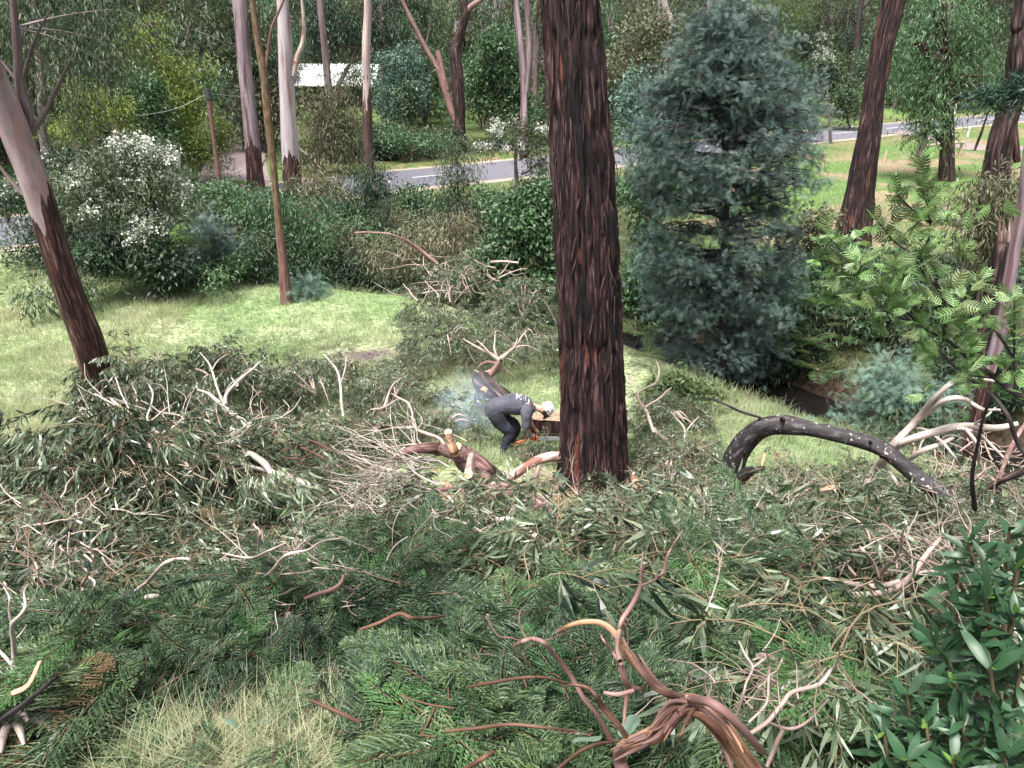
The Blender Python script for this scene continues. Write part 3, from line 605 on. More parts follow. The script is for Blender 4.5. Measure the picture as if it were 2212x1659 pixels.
# ------------------------------------------------------------------ standing trunks
lg = trunk_tree('leaning_gum', 'leaning gum tree at left with smooth pink upper bark and dark charred foot', 'leangum',
    [(-45, 95, 30), (-20, 160, 30), (12, 230, 29), (40, 305, 28), (77, 400, 28), (123, 553, 28), (158, 653, 29), (188, 730, 32), (205, 790, 32), (214, 850, 28), (222, 905, 27)], 15.9, Yt=14.6, sides=40, disp=.02, flare=1.1, crown_on=False, lbark='farbark',
    limbs=[[(52, 300, 12), (60, 250, 12), (45, 200, 11), (38, 120, 9), (32, 40, 8), (24, -40, 7)], [(38, 210, 6), (55, 150, 4), (80, 75, 2.5), (110, 20, 1.5)], [(70, 285, 7), (100, 240, 5), (118, 200, 4), (145, 145, 2.5), (160, 110, 1)],
           [(50, 420, 5), (22, 388, 4), (-8, 350, 3)], [(40, 180, 4), (18, 150, 3), (2, 130, 2)], [(42, 110, 4), (44, 85, 3), (36, 65, 2)]])
a = Acc()
gl = [(60, 60, 110, 80), (170, 60, 90, 70), (270, 40, 70, 50), (120, 170, 80, 50), (210, 140, 50, 40), (60, 250, 45, 35), (170, 250, 50, 35), (240, 110, 40, 40)]
lbs = []
for u, v, ru, rv in gl: p, t = WY(u, v, 16.5 + (u % 7) * .3); lbs.append((p, np.array([ru, ru * .9, rv]) * t / FPX))
T, ll, ww, dr, per, cr, fl = STY['gum']; crown(lbs, 300, 22, .3, T_LANCE, .17, .13, 1.2, 'gumfar', 77, 1.1, .1, acc=a)
build(a, 'crown', M['gumfar'], lg, False)
a = Acc(); hub = WY(30, 60, 15.2)[0]
for c, R in lbs:
    tube(a, [hub, (hub + c) / 2 + [0, 0, .15], c + [0, 0, R[2] * .3], c + R * [.7, 0, -.4]], [.02, .014, .008, .003], 5, 5)
build(a, 'limb', M['farpale'], lg)
trunk_tree('tall_gum', 'tall grey gum with purple streaked bark beside the gravel driveway', 'greygum', [(518, 0, 14), (528, 150, 14.5), (542, 280, 16), (551, 380, 18), (555, 436, 20)], 42, flare=1.2, lbark='pinklimb', limbs=[[(525, 20, 6), (512, -20, 4)], [(560, 380, 2), (572, 345, 1.5), (579, 350, .6)]], seed=2)
trunk_tree('slim_gum', 'slim mossy orange-brown tree with thin trunk at the far edge of the clearing', 'mossy', [(545, 0, 6.5), (557, 90, 7), (570, 160, 8), (578, 240, 8), (590, 350, 8), (602, 480, 9), (612, 570, 10), (618, 650, 11)], 24.8, sides=16, disp=.02, flare=1.3, seed=3, limbs=[[(572, 160, 4), (585, 70, 3), (600, 30, 3), (620, -15, 2)]])
trunk_tree('tall_gum', 'tall white gum with forked upper stem, right of the slim mossy stem', 'whitegum', [(610, 0, 13), (615, 100, 15), (622, 250, 17), (628, 350, 19), (632, 430, 22), (636, 474, 23)], 39, flare=1.15, lbark='palelimb', seed=4, limbs=[[(634, 165, 7), (640, 130, 6), (654, 90, 5), (656, 45, 4), (652, 0, 3)], [(645, 320, 2), (665, 335, 1)]])
trunk_tree('tall_gum', 'straight pinkish white gum with a dark fibrous lower trunk wrapped by shrubs', 'pinkgum', [(793, 0, 8), (792, 100, 9), (792, 200, 9), (794, 290, 10), (797, 350, 12), (796, 430, 12), (798, 520, 13)], 35, flare=1.2, seed=5)
trunk_tree('twin_gum', 'dark rough double trunked gum with a pale leaning stem beyond the road', 'rough', [(1000, 0, 9), (1006, 30, 10), (992, 80, 9), (984, 110, 12), (988, 170, 14), (992, 230, 13), (992, 275, 13)], 58, seed=6, flare=1.2, lbark='pinklimb',
    limbs=[[(866, -5, 4), (892, 50, 5), (920, 105, 5), (946, 150, 6), (962, 195, 8), (976, 240, 9), (990, 272, 9)], [(946, 108, 6), (952, 140, 7), (964, 195, 8)], [(1003, 25, 7), (1030, 5, 6), (1050, -8, 5)]])
trunk_tree('forked_gum', 'slender grey pink forked gum beyond the road, just left of the great trunk', 'greygum', [(1116, 0, 6), (1124, 90, 7), (1130, 160, 7), (1132, 240, 8)], 56, seed=7, limbs=[[(1138, -5, 7), (1142, 80, 7), (1142, 140, 8), (1138, 200, 6)]], lbark='farbark')
trunk_tree('leaning_stringybark', 'rough dark red trunk leaning right over the paddock, twin footed', 'stringy', [(1931, -5, 24), (1915, 60, 23), (1893, 170, 22), (1880, 270, 23), (1867, 360, 26), (1857, 420, 28), (1845, 480, 32), (1842, 522, 36)], 33, sides=48, disp=.07, flare=1.1, seed=8, limbs=[[(1868, 400, 18), (1872, 440, 18), (1868, 480, 17), (1864, 530, 17)]])
trunk_tree('rough_gum', 'thick reddish rough barked trunk with a knobbly top at the right edge', 'rough', [(2212, 0, 18), (2207, 60, 18), (2202, 130, 24), (2196, 200, 20), (2170, 280, 24), (2155, 350, 24), (2148, 450, 26), (2138, 560, 28), (2130, 650, 30), (2128, 720, 32)], 20, sides=40, disp=.08, flare=1.1, seed=9, lbark='greygum', limbs=[[(2180, 230, 9), (2192, 290, 8), (2196, 350, 8)], [(2160, 250, 4), (2140, 235, 3), (2118, 290, 3), (2105, 325, 2)]])
trunk_tree('leaning_grey_gum', 'smooth grey purple thin trunk leaning beside the thick rough trunk at right', 'greygum', [(2225, 300, 8), (2212, 430, 11), (2195, 520, 12), (2178, 620, 13), (2165, 700, 13)], 14, sides=16, disp=.02, seed=10)
trunk_tree('creekside_stump', 'short black dead trunk standing by the creek under the ferns', 'darktwig', [(1872, 640, 9), (1862, 680, 10), (1852, 740, 11), (1848, 785, 12)], 23.5, ext=False, seed=11)
trunk_tree('paddock_tree', 'black trunked tree in the bright upper paddock at the top right', 'darktwig', [(1781, -20, 10), (1780, 30, 11), (1778, 70, 13)], 140, seed=12, crownmat='dark')
trunk_tree('dead_tree', 'small dead dark tree with bare forked limbs in the upper paddock', 'darktwig', [(1862, -10, 5), (1856, 40, 6), (1852, 75, 6), (1851, 100, 7)], 118, seed=13, crown_on=False, limbs=[[(1854, 55, 3), (1838, 35, 2), (1828, 22, 1)], [(1852, 78, 3), (1862, 75, 2)], [(1860, 20, 3), (1880, 0, 3)]])
for k, (u0, u1, vb, w, Y, br, lab) in enumerate([
    (70, 100, 330, 9, 34, 'farbark', 'dark straight trunk behind the drooping leaves of the leaning gum'),
    (690, 722, 330, 9, 52, 'farbark', 'leaning dark trunk in front of the white roof'),
    (822, 830, 250, 5, 66, 'farbark', 'thin dark stem right of the white roof'),
    (848, 850, 110, 5, 88, 'farpale', 'thin reddish stem above the green lawn beyond the road'),
    (890, 884, 120, 5, 90, 'farbark', 'dark thin trunk beside the distant shed roofs'),
    (1038, 1041, 70, 5, 92, 'farpale', 'pale stem in front of the brown distant shed'),
    (1070, 1066, 60, 5, 98, 'farpale', 'thin pale stem right of the brown distant shed'),
    (1160, 1158, 95, 7, 70, 'farbark', 'blackish trunk hard against the left of the great stringybark'),
    (1432, 1446, 65, 9, 70, 'farpale', 'greyish stem with pale patches above the wattle'),
    (1535, 1520, 90, 6, 75, 'farpale', 'pink stem high behind the wattle top'),
    (445, 452, 150, 4, 80, 'farpale', 'pale thin stem behind the yellow green acacia'),
    (250, 258, 130, 6, 60, 'farpale', 'greyish stem far behind the leaning gum foliage'),
    (2050, 2042, 60, 8, 62, 'farbark', 'brown stem inside the drooping eucalypt crown')]):
    trunk_tree('distant_gum', lab, br, [(u0, -10, w * .8), ((u0 + u1) / 2 + 2, vb / 2, w * .9), (u1, vb, w)], Y, sides=10, disp=.05, seed=30 + k, group='distant gum trunks in the forest')

# ------------------------------------------------------------------ crowns and shrubs
_r = np.random.default_rng(12); wl = []
for v in np.arange(15, 800, 26):
    lo = np.interp(v, [0, 100, 200, 300, 420, 520, 640, 720, 800], [1535, 1465, 1400, 1365, 1390, 1395, 1400, 1440, 1520]); hi = np.interp(v, [0, 100, 200, 300, 400, 480, 600, 720, 800], [1610, 1690, 1730, 1765, 1760, 1700, 1700, 1680, 1650])
    m_ = max(3, int((hi - lo) / 52))
    for q in range(m_): wl.append((lo + (hi - lo) * (q + _r.uniform(.1, .9)) / m_, v + _r.normal(0, 10), _r.uniform(26, 46), _r.uniform(11, 20), _r.uniform(-1, 1) * (hi - lo) / 400 * 1.3))
tree('blue_wattle', 'big feathery blue-green wattle filling the view right of the great trunk', 'tree', wl, 19.5, 1585, .11, 'wattle', 'wattle', 'darktwig', n=2150, seed=2, depth=.9, shell=.2, leafscale=.68, split=False)
tree('young_wattle', 'small pale blue-green feathery wattle beside the creek water at right', 'shrub', [(1915, 790, 40, 45), (1930, 850, 70, 50), (1900, 900, 60, 40), (1970, 880, 55, 45), (1940, 930, 80, 40), (2020, 860, 40, 40)], 15.6, 1935, .04, 'wattle', 'wattle2', 'farbark', n=420, seed=3, leafscale=.6)
tree('acacia_tree', 'domed yellow-green acacia tree behind the white blossom at left', 'tree', [(385, 165, 60, 65), (400, 240, 75, 75), (340, 200, 50, 60), (370, 320, 80, 70), (300, 105, 60, 50), (320, 60, 30, 25)], 42, 390, .2, 'fine', 'acacia', 'farbark', n=480, seed=4, scale=1.2)
tree('vine_shrub', 'mid green shrub smothered in creeper, in front of the domed acacia', 'shrub', [(300, 185, 50, 35), (330, 230, 45, 60), (345, 300, 35, 60)], 39, 335, .08, 'broad', 'mid', 'farbark', n=220, seed=5, scale=1.2)
tree('acacia_shrub', 'low yellow-green acacia shrub spreading below the domed tree by the driveway', 'shrub', [(400, 340, 60, 35), (450, 330, 50, 40), (450, 275, 40, 30), (480, 300, 30, 35)], 40, 430, .08, 'fine', 'acacia', 'farbark', n=220, seed=6)
tree('acacia_shrub', 'yellow-green acacia half hidden by drooping gum leaves at left', 'shrub', [(180, 210, 50, 40), (250, 230, 45, 40), (280, 270, 45, 35), (150, 275, 60, 30)], 38, 230, .1, 'fine', 'acacia', 'farbark', n=200, seed=7)
tree('blossom_tree', 'tea tree covered in white blossom beside the guard rail at left', 'tree', [(285, 325, 60, 45), (330, 370, 70, 50), (230, 370, 60, 45), (180, 400, 70, 45), (280, 420, 90, 55), (370, 410, 50, 50), (210, 450, 60, 40), (320, 480, 60, 50)], 25, 330, .1, 'fine', 'gumfar', 'farbark', n=330, seed=8, flowers=330)
tree('blossom_shrub', 'white flowering shrub at far left under the leaning gum', 'shrub', [(100, 350, 60, 40), (50, 420, 60, 50), (130, 430, 40, 40)], 27, 90, .07, 'fine', 'dark', 'farbark', n=150, seed=9, flowers=50)
tree('blossom_tree', 'small tree with flat white blossom beside the road, left of the great trunk', 'tree', [(1110, 275, 45, 22), (1150, 290, 45, 30), (1065, 315, 40, 18), (1150, 330, 35, 30), (1170, 360, 30, 30)], 38, 1137, .13, 'fine', 'gumfar', 'farbark', n=130, seed=10, flowers=230)
tree('blossom_shrub', 'grey white flowering shrub between the wattle top and the road', 'shrub', [(1775, 130, 28, 40), (1790, 180, 35, 35)], 80, 1785, .1, 'bushfar', 'gumfar', 'farbark', n=120, seed=11, flowers=130, scale=1.4)
tree('round_tree', 'dense fresh green rounded tree above the road, left of the forked gum', 'tree', [(1080, 95, 50, 40), (1040, 150, 50, 40), (1100, 170, 50, 50), (1070, 220, 50, 40), (1120, 230, 40, 40), (1020, 210, 30, 30)], 62, 1075, .2, 'bushfar', 'mid', 'farbark', n=330, seed=12, scale=1.2)
tree('drooping_eucalypt', 'large drooping eucalypt with a low round crown in the paddock', 'tree', [(2010, 60, 90, 80), (2090, 90, 80, 90), (2050, 190, 95, 80), (1990, 200, 60, 70), (2000, 280, 55, 50), (2110, 190, 50, 60), (1960, 100, 40, 60)], 52, 2000, .45, 'gumfar', 'mid', 'rough', n=520, seed=13, scale=1.15)
tree('weeping_tree', 'grey weeping fine leaved tree at the right edge above the torn trunk', 'tree', [(2110, 420, 50, 40), (2090, 470, 40, 50), (2150, 470, 50, 60), (2120, 540, 50, 40), (2190, 430, 40, 60)], 19, 2140, .06, 'gum', 'olive', 'farbark', n=150, seed=14)
tree('gum_sapling', 'slender gum sapling standing against the road', 'tree', [(985, 340, 22, 35), (1000, 380, 30, 35), (970, 400, 30, 40), (990, 440, 26, 30)], 33, 990, .06, 'gum', 'gumfar', 'farbark', n=90, seed=15)
tree('clinging_shrub', 'dark narrow shrub round the foot of the pinkish white gum', 'shrub', [(795, 380, 35, 50), (800, 440, 40, 50), (780, 490, 50, 50), (820, 400, 25, 35), (735, 470, 40, 70)], 33.5, 800, .07, 'gum', 'dark', 'farbark', n=240, seed=16)
tree('grey_gum_crown', 'grey green gum crown over the white roof beside the white gum', 'tree', [(700, 40, 60, 50), (750, 60, 50, 40), (680, 85, 40, 30), (850, 100, 40, 50), (820, 40, 50, 50)], 66, 705, .22, 'gumfar', 'dark', 'farbark', n=260, seed=17, scale=1.4)
tree('bright_shrub', 'bright blue-green leafy shrub right of the white roof', 'shrub', [(850, 130, 40, 30), (870, 170, 45, 40), (850, 210, 35, 45), (900, 200, 30, 40)], 60, 865, .1, 'bushfar', 'wattle2', 'farbark', n=220, seed=18)
tree('dark_shrub', 'very dark rounded shrub at the right end of the white roof', 'shrub', [(880, 215, 25, 35), (870, 250, 20, 25)], 57, 878, .1, 'bushfar', 'dark', 'farbark', n=90, seed=19)
tree('garden_tree', 'dark garden tree hiding the left end of the white roof', 'tree', [(480, 120, 50, 40), (500, 170, 40, 40), (545, 165, 35, 30), (592, 145, 30, 25), (470, 200, 40, 30), (440, 110, 40, 30)], 70, 485, .15, 'bushfar', 'dark', 'farbark', n=260, seed=20, scale=1.1)
tree('scrub_tree', 'sparse dark tree screening the right end of the white roof', 'tree', [(765, 150, 26, 30), (785, 175, 20, 20), (745, 175, 15, 15)], 64, 765, .08, 'gumfar', 'dark', 'farbark', n=50, seed=23)
tree('scrub_tree', 'grey thin leaved tree below the white roof', 'tree', [(680, 230, 45, 45), (720, 270, 50, 60), (690, 320, 50, 50), (740, 210, 35, 40), (760, 310, 30, 60)], 47, 705, .1, 'gumfar', 'olive', 'farbark', n=260, seed=21)
tree('scrub_tree', 'thin grey tree between the white gum and the pinkish gum near the road', 'tree', [(690, 400, 40, 40), (670, 440, 30, 30), (720, 430, 30, 40)], 37, 695, .06, 'gumfar', 'olive', 'farbark', n=110, seed=22)
tree('low_shrub', 'low dark leafy shrub hiding the foot of the blossom tree', 'shrub', [(330, 555, 60, 32), (270, 560, 50, 30), (220, 560, 50, 28), (370, 575, 30, 20)], 24.6, 300, .04, 'broad', 'dark', 'farbark', n=260, seed=91)
LO = [  # name, label, lobes, Y, foot u, style, leaf, n
 ('leafy_shrub', 'large glossy green shrub behind the fallen crown, left of the great trunk', [(1110, 520, 80, 60), (1150, 600, 60, 80), (1070, 610, 60, 60), (1120, 460, 60, 40), (1170, 480, 40, 60)], 23.5, 1120, 'broad', 'mid', 620),
 ('grey_shrub', 'dull olive shrub with dry flower heads behind the clearing', [(740, 520, 45, 35), (770, 550, 40, 35), (720, 560, 40, 30)], 29, 745, 'fine', 'olive', 150),
 ('tangled_shrub', 'olive tangled shrub between the clearing and the road, under the bent dead branch', [(900, 520, 70, 45), (960, 500, 60, 50), (850, 570, 60, 40), (1000, 540, 60, 50)], 27, 910, 'gum', 'olive', 300),
 ('green_thicket', 'fresh green thicket directly below the road, beside the sapling', [(880, 430, 50, 25), (920, 450, 50, 30), (860, 460, 40, 30), (1060, 440, 40, 40)], 36, 890, 'broad', 'mid', 260),
 ('green_thicket', 'leafy thicket behind the slim mossy stem', [(640, 480, 50, 50), (690, 490, 40, 55), (600, 455, 40, 50), (655, 550, 60, 50), (560, 440, 50, 35)], 28, 640, 'gum', 'mid', 300),
 ('wattle_shrub', 'blue-green feathery wattle shrub behind the clearing, right of the tree fern', [(450, 500, 50, 40), (480, 540, 60, 40), (430, 560, 50, 40), (500, 590, 50, 30)], 27.5, 465, 'wattle', 'wattle', 170),
 ('leafy_shrub', 'bluish leafy shrub below the driveway', [(470, 420, 50, 30), (500, 450, 60, 40), (540, 480, 50, 40), (440, 450, 40, 35)], 32, 495, 'broad', 'mid', 260),
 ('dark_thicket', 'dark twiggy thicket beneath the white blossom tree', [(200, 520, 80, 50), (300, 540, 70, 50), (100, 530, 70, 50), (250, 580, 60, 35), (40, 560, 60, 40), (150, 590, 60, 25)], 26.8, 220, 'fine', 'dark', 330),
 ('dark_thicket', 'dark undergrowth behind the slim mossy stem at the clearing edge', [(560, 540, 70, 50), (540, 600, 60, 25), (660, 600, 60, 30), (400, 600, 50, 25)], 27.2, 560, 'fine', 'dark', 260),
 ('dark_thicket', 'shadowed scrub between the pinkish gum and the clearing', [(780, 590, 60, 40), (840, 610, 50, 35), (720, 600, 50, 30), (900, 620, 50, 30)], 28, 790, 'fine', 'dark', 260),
 ('round_bush', 'small round blue-green bush beside the slim mossy stem', [(662, 625, 26, 26), (670, 645, 26, 20)], 25.2, 665, 'wattle', 'wattle2', 60),
 ('shaded_tree', 'leafy tree immediately right of the great trunk', [(1385, 420, 50, 70), (1400, 510, 40, 80), (1375, 600, 40, 70), (1395, 660, 40, 60)], 24, 1385, 'broad', 'mid', 380),
 ('wattle_tree', 'green wattle behind the great trunk with bright tips', [(1410, 210, 60, 50), (1380, 290, 60, 50), (1440, 280, 50, 50), (1360, 220, 30, 60)], 32, 1400, 'broad', 'wattle2', 300),
 ('olive_tree', 'olive green tree at the top, right of the great trunk', [(1400, 60, 70, 60), (1350, 130, 60, 50), (1450, 120, 50, 60), (1380, 180, 50, 40)], 58, 1400, 'bushfar', 'olive', 330),
 ('pale_green_tree', 'light green tree at the top above the wattle', [(1640, 20, 60, 40), (1700, 60, 45, 50), (1730, 20, 60, 35), (1680, 110, 30, 40), (1600, 10, 60, 40)], 84, 1690, 'gumfar', 'gumlight', 330),
 ('dark_bush', 'dark leafy bush beside the road behind the leaning rough trunk', [(1840, 190, 45, 40), (1830, 235, 40, 30), (1800, 220, 35, 30), (1870, 160, 30, 40)], 78, 1835, 'bushfar', 'dark', 260),
 ('roadside_wattle', 'bluish wattle beside the road behind the big wattle', [(1750, 200, 40, 30), (1770, 240, 50, 20), (1720, 230, 40, 40)], 66, 1750, 'wattle', 'wattle', 150),
 ('bank_shrub', 'green shrub on the creek bank left of the black dead trunk', [(1720, 560, 40, 50), (1700, 620, 40, 40), (1740, 500, 30, 60)], 24, 1715, 'broad', 'olive', 200),
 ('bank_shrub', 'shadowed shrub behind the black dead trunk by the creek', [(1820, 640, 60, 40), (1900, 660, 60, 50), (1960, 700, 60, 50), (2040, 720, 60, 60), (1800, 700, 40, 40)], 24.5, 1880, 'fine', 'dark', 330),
 ('bank_shrub', 'mixed dark scrub across the creek behind the lobed leaves', [(1770, 690, 60, 50), (1840, 740, 50, 40), (1860, 600, 50, 50), (1930, 780, 50, 40), (2060, 600, 50, 50), (1820, 560, 40, 30), (1780, 600, 50, 40), (1900, 610, 60, 40), (2000, 620, 60, 40), (1960, 660, 70, 50), (2060, 660, 60, 50), (1900, 730, 60, 50), (2000, 780, 70, 50)], 23, 1960, 'broad', 'dark', 900),
 ('bank_shrub', 'dark shrub at the right edge behind the pale fallen branches', [(2080, 800, 60, 50), (2160, 780, 60, 60), (2130, 860, 60, 40)], 17.5, 2110, 'fine', 'dark', 220),
 ('weed_clump', 'bright green weed clump at the right of the great trunk foot, before the wattle', [(1470, 850, 40, 30), (1510, 870, 40, 25), (1440, 880, 30, 20)], 16.6, 1480, 'broad', 'gumlight', 130),
 ('orange_shrub', 'hedge of fine foliage under the wattle on the creek bank', [(1650, 790, 50, 40), (1700, 760, 40, 50), (1600, 820, 50, 25)], 21, 1660, 'fine', 'dark', 190)]
for q, (nm, lab, lb, Y, fu, st, mt, n) in enumerate(LO):
    tree(nm, lab, 'tree' if 'tree' in nm or nm == 'roadside_wattle' else 'shrub', lb, Y, fu, .05 if Y < 50 else .12, st, mt, 'farbark', n=int(n * .8), seed=60 + q)

# ferns
FF = [fern_frond(k, 1.3, 'fern', 24, .45) for k in range(3)]; BF = [fern_frond(10 + k, 1.0, 'bracken', 18, .3) for k in range(3)]
def fern(label, u, v, Y, L, n, meshes, trunk=.0, seed=0, name='tree_fern'):
    r = np.random.default_rng(seed); p, t = WY(u, v, Y); z0 = h1(p[0], p[1]); root = thing(name, label, 'fern', (p[0], p[1], z0))
    hgt = max(p[2] - z0, .05)
    if trunk: a = Acc(); tube(a, [(p[0], p[1], z0 - .1), (p[0], p[1], z0 + hgt)], [trunk * 1.2, trunk], 10, 2, disp=.03); build(a, 'trunk', M['rough'], root)
    for k in range(n): obj('frond', meshes[k % 3], root, (0, 0, hgt), (r.normal(0, .12), r.uniform(-.35, .35), k * 6.283 / n + r.normal(0, .2)), L * r.uniform(.75, 1.1))
fern('pale green tree fern at the back of the clearing, below the blossom tree', 368, 545, 26.4, 1.0, 12, FF, .1, 1)
fern('small yellow-green fern at the clearing edge below the pale tree fern', 378, 622, 25.6, .45, 8, FF, 0, 2, 'ground_fern')
fern('pale fern frond cluster under the right side of the wattle', 1745, 655, 22, .8, 9, FF, .08, 3)
fern('bright fern beside the great trunk on the right', 1400, 770, 19, .6, 10, BF, 0, 4, 'ground_fern')
fern('ferny clump over the creek bank, left of the black dead trunk', 1790, 690, 21.5, .85, 10, BF, 0, 5, 'ground_fern')
for _i, (_u, _v, _Y, _l) in enumerate(((1835, 795, 21, 'green fern over the gully bank, left of the small pale wattle'), (1765, 800, 20, 'green fern over the water beside the wattle foot'), (1900, 765, 21.5, 'ferns above the small pale wattle'), (1700, 760, 20.5, 'fern half under the wattle, nearest the water'))): fern(_l, _u, _v, _Y, .85, 11, BF, 0, 40 + _i, 'ground_fern')
fern('low ferny clump below the dark wattle foliage by the creek', 1745, 735, 20.5, .9, 10, BF, 0, 6, 'ground_fern')
fern('fern between the great trunk and the wattle foot', 1375, 720, 20, .8, 9, BF, 0, 7, 'ground_fern')
fern('wide pale fern at the foot of the leaning rough trunk', 1790, 560, 27, 1.3, 9, FF, 0, 8, 'ground_fern')
# ------------------------------------------------------------------ house, far sheds, road furniture
white_roof = plain('white_metal_roof', (.78, .78, .8), .35, .1, .5, .06, 3); wallm = plain('dim_wall', (.2, .17, .15), .8); woodm = plain('grey_timber', (.3, .25, .2), .85, var=.3); woodp = plain('fence_timber', (.42, .33, .25), .85, var=.3)
glassm = plain('dark_window', (.03, .035, .04), .1, 0, .8, .1)
def box(acc, c, s, mat=0, rz=0.0):
    c, s = np.array(c, float), np.array(s, float) / 2; V = np.array([(x, y, z) for x in (-1, 1) for y in (-1, 1) for z in (-1, 1)], float) * s
    if rz: q = V.copy(); V[:, 0] = q[:, 0] * math.cos(rz) - q[:, 1] * math.sin(rz); V[:, 1] = q[:, 0] * math.sin(rz) + q[:, 1] * math.cos(rz)
    return acc.add(V + c, [(0, 1, 3, 2), (4, 6, 7, 5), (0, 4, 5, 1), (2, 3, 7, 6), (0, 2, 6, 4), (1, 5, 7, 3)], mat)
def house(label, u0, u1, v_eave, v_top, Y, depth, wall_h, wallmat, posts=True, name='house', roofmat=None):
    a0, t = WY(u0, v_eave, Y); a1, _ = WY(u1, v_eave, Y); dr = ray((u0 + u1) / 2, v_top); x0, x1, ze = a0[0], a1[0], a0[2]
    yb = Y + depth / 2; zr = EYE[2] + dr[2] * yb / dr[1]; zg = min(h1(x, Y) for x in np.linspace(x0, x1, 5)) - .3
    root = thing(name, label, 'house', ((x0 + x1) / 2, Y, zg)); 
    for s, (ya, yz, za, zb) in enumerate(((Y, yb, ze, zr), (yb, Y + depth, zr, ze))):
        a = Acc(); n = int((x1 - x0) / .4); xs = np.linspace(x0 - .3, x1 + .3, n * 4 + 1); zz = np.where(np.arange(len(xs)) % 4 == 0, .06, 0.0)
        V = np.stack([np.column_stack([xs, np.full_like(xs, ya), zz + za]), np.column_stack([xs, np.full_like(xs, yz), zz + zb]), np.column_stack([xs, np.full_like(xs, yz), zz + zb - .12]), np.column_stack([xs, np.full_like(xs, ya), zz + za - .12])], 1).reshape(-1, 3)
        i = np.arange(len(xs) - 1)[:, None] * 4; j = np.arange(4)[None]; a.add(V, np.stack([i + j, i + (j + 1) % 4, i + 4 + (j + 1) % 4, i + 4 + j], -1).reshape(-1, 4)[:, ::-1]); build(a, 'roof', roofmat or white_roof, root, False)
    a = Acc(); yw = Y + 1.6; box(a, ((x0 + x1) / 2, (yw + Y + depth - .3) / 2, (zg + ze) / 2 - .1), (x1 - x0 - .6, depth - 1.9, ze - zg - .05)); build(a, 'wall', wallmat, root, False)
    a = Acc(); V = [(x0 - .1, Y + .1, ze - .1), (x0 - .1, Y + depth - .1, ze - .1), (x0 - .1, yb, zr - .12)]; a.add(V, [(0, 1, 2)]); a.add([(x1 + .1, v[1], v[2]) for v in V], [(0, 2, 1)]); build(a, 'gable', wallmat, root, False)
    for k in range(max(2, int((x1 - x0) / 4))):
        xc = x0 + 1.5 + k * 4; a = Acc(); box(a, (xc, yw - .03, ze - 1.4), (1.5, .1, 1.1)); w = build(a, 'window', woodm, root, False); a = Acc(); box(a, (xc, yw - .1, ze - 1.4), (1.3, .05, .9)); build(a, 'pane', glassm, w, False, origin=tuple(root.location))
    if posts:
        for xp in np.arange(x0 + .2, x1, 3.2): a = Acc(); box(a, (xp, Y + .25, (zg + ze) / 2), (.12, .12, ze - zg)); build(a, 'verandah_post', woodm, root, False)
house('long low house with a bright white metal roof half hidden by gum trunks', 437, 812, 184, 138, 82, 9, 2.6, wallm)
house('distant brown shed under the trees at the top', 985, 1046, 68, 45, 112, 6, 3, plain('brown_wall', (.14, .1, .08), .8), False, 'shed', plain('dull_roof', (.16, .15, .15), .6))
house('distant pale roofed shed at the top left of the leaning pale stem', 800, 868, 55, 35, 118, 6, 3, wallm, False, 'shed', plain('grey_roof', (.3, .31, .34), .6))

def post_px(name, label, u, v0, v1, w, mat, cat='post', group=None, capm=None):
    p, t = G(u, v1); hgt = (v1 - v0) * t / FPX / math.cos(PITCH * .9); a = Acc(); z = h1(p[0], p[1]); ww = w * t / FPX
    tube(a, [(p[0], p[1], z - .1), (p[0], p[1], z + hgt)], [ww, ww * .96], 8, 2, cap=0); o = build(a, name, mat, None, True, (p[0], p[1], z)); return tag(o, label, cat, group)
post_px('fence_post', 'brown round fence post nearest the creek, right of the leaning trunk foot', 1797, 473, 513, 4.5, woodp, group='paddock fence posts')
post_px('fence_post', 'brown fence post at the wattle edge left of the nearest one', 1746, 452, 487, 4, woodp, group='paddock fence posts')
post_px('fence_post', 'small fence post left of the leaning rough trunk below the road', 1777, 333, 363, 3, woodp, group='paddock fence posts')
post_px('fence_post', 'fence post right of the leaning rough trunk below the road', 1911, 327, 351, 3, woodp, group='paddock fence posts')
a0, t0 = G(2072, 337); a1, t1 = G(1985, 346); z0 = h1(a0[0], a0[1]); rf = thing('log_rail_fence', 'low timber rail fence in front of the paddock driveway', 'fence', (a0[0], a0[1], z0))
for q in (0, .5, 1):
    p = a0 + (a1 - a0) * q; a = Acc(); z = h1(p[0], p[1]); tube(a, [(p[0], p[1], z - .1), (p[0], p[1], z + 1.0)], [.12, .12], 8, 2, cap=0); build(a, 'post', woodp, rf)
a = Acc(); tube(a, [(a0[0] + .2, a0[1], z0 + 1.08), (a1[0], a1[1], h1(a1[0], a1[1]) + 1.08)], [.1, .1], 8, 2, cap=0); build(a, 'rail', woodp, rf)
wp = plain('white_post', (.75, .75, .75), .5, var=.05)
for (u, v0, v1, lab) in ((842, 393, 411, 'white roadside post on the near verge beside the centre line'), (2061, 226, 247, 'white roadside post on the far verge behind the drooping eucalypt'), (2090, 275, 295, 'white roadside post on the near verge right of the drooping eucalypt')):
    o = post_px('guide_post', lab, u, v0, v1, 2.2, wp, 'post', 'white roadside guide posts')
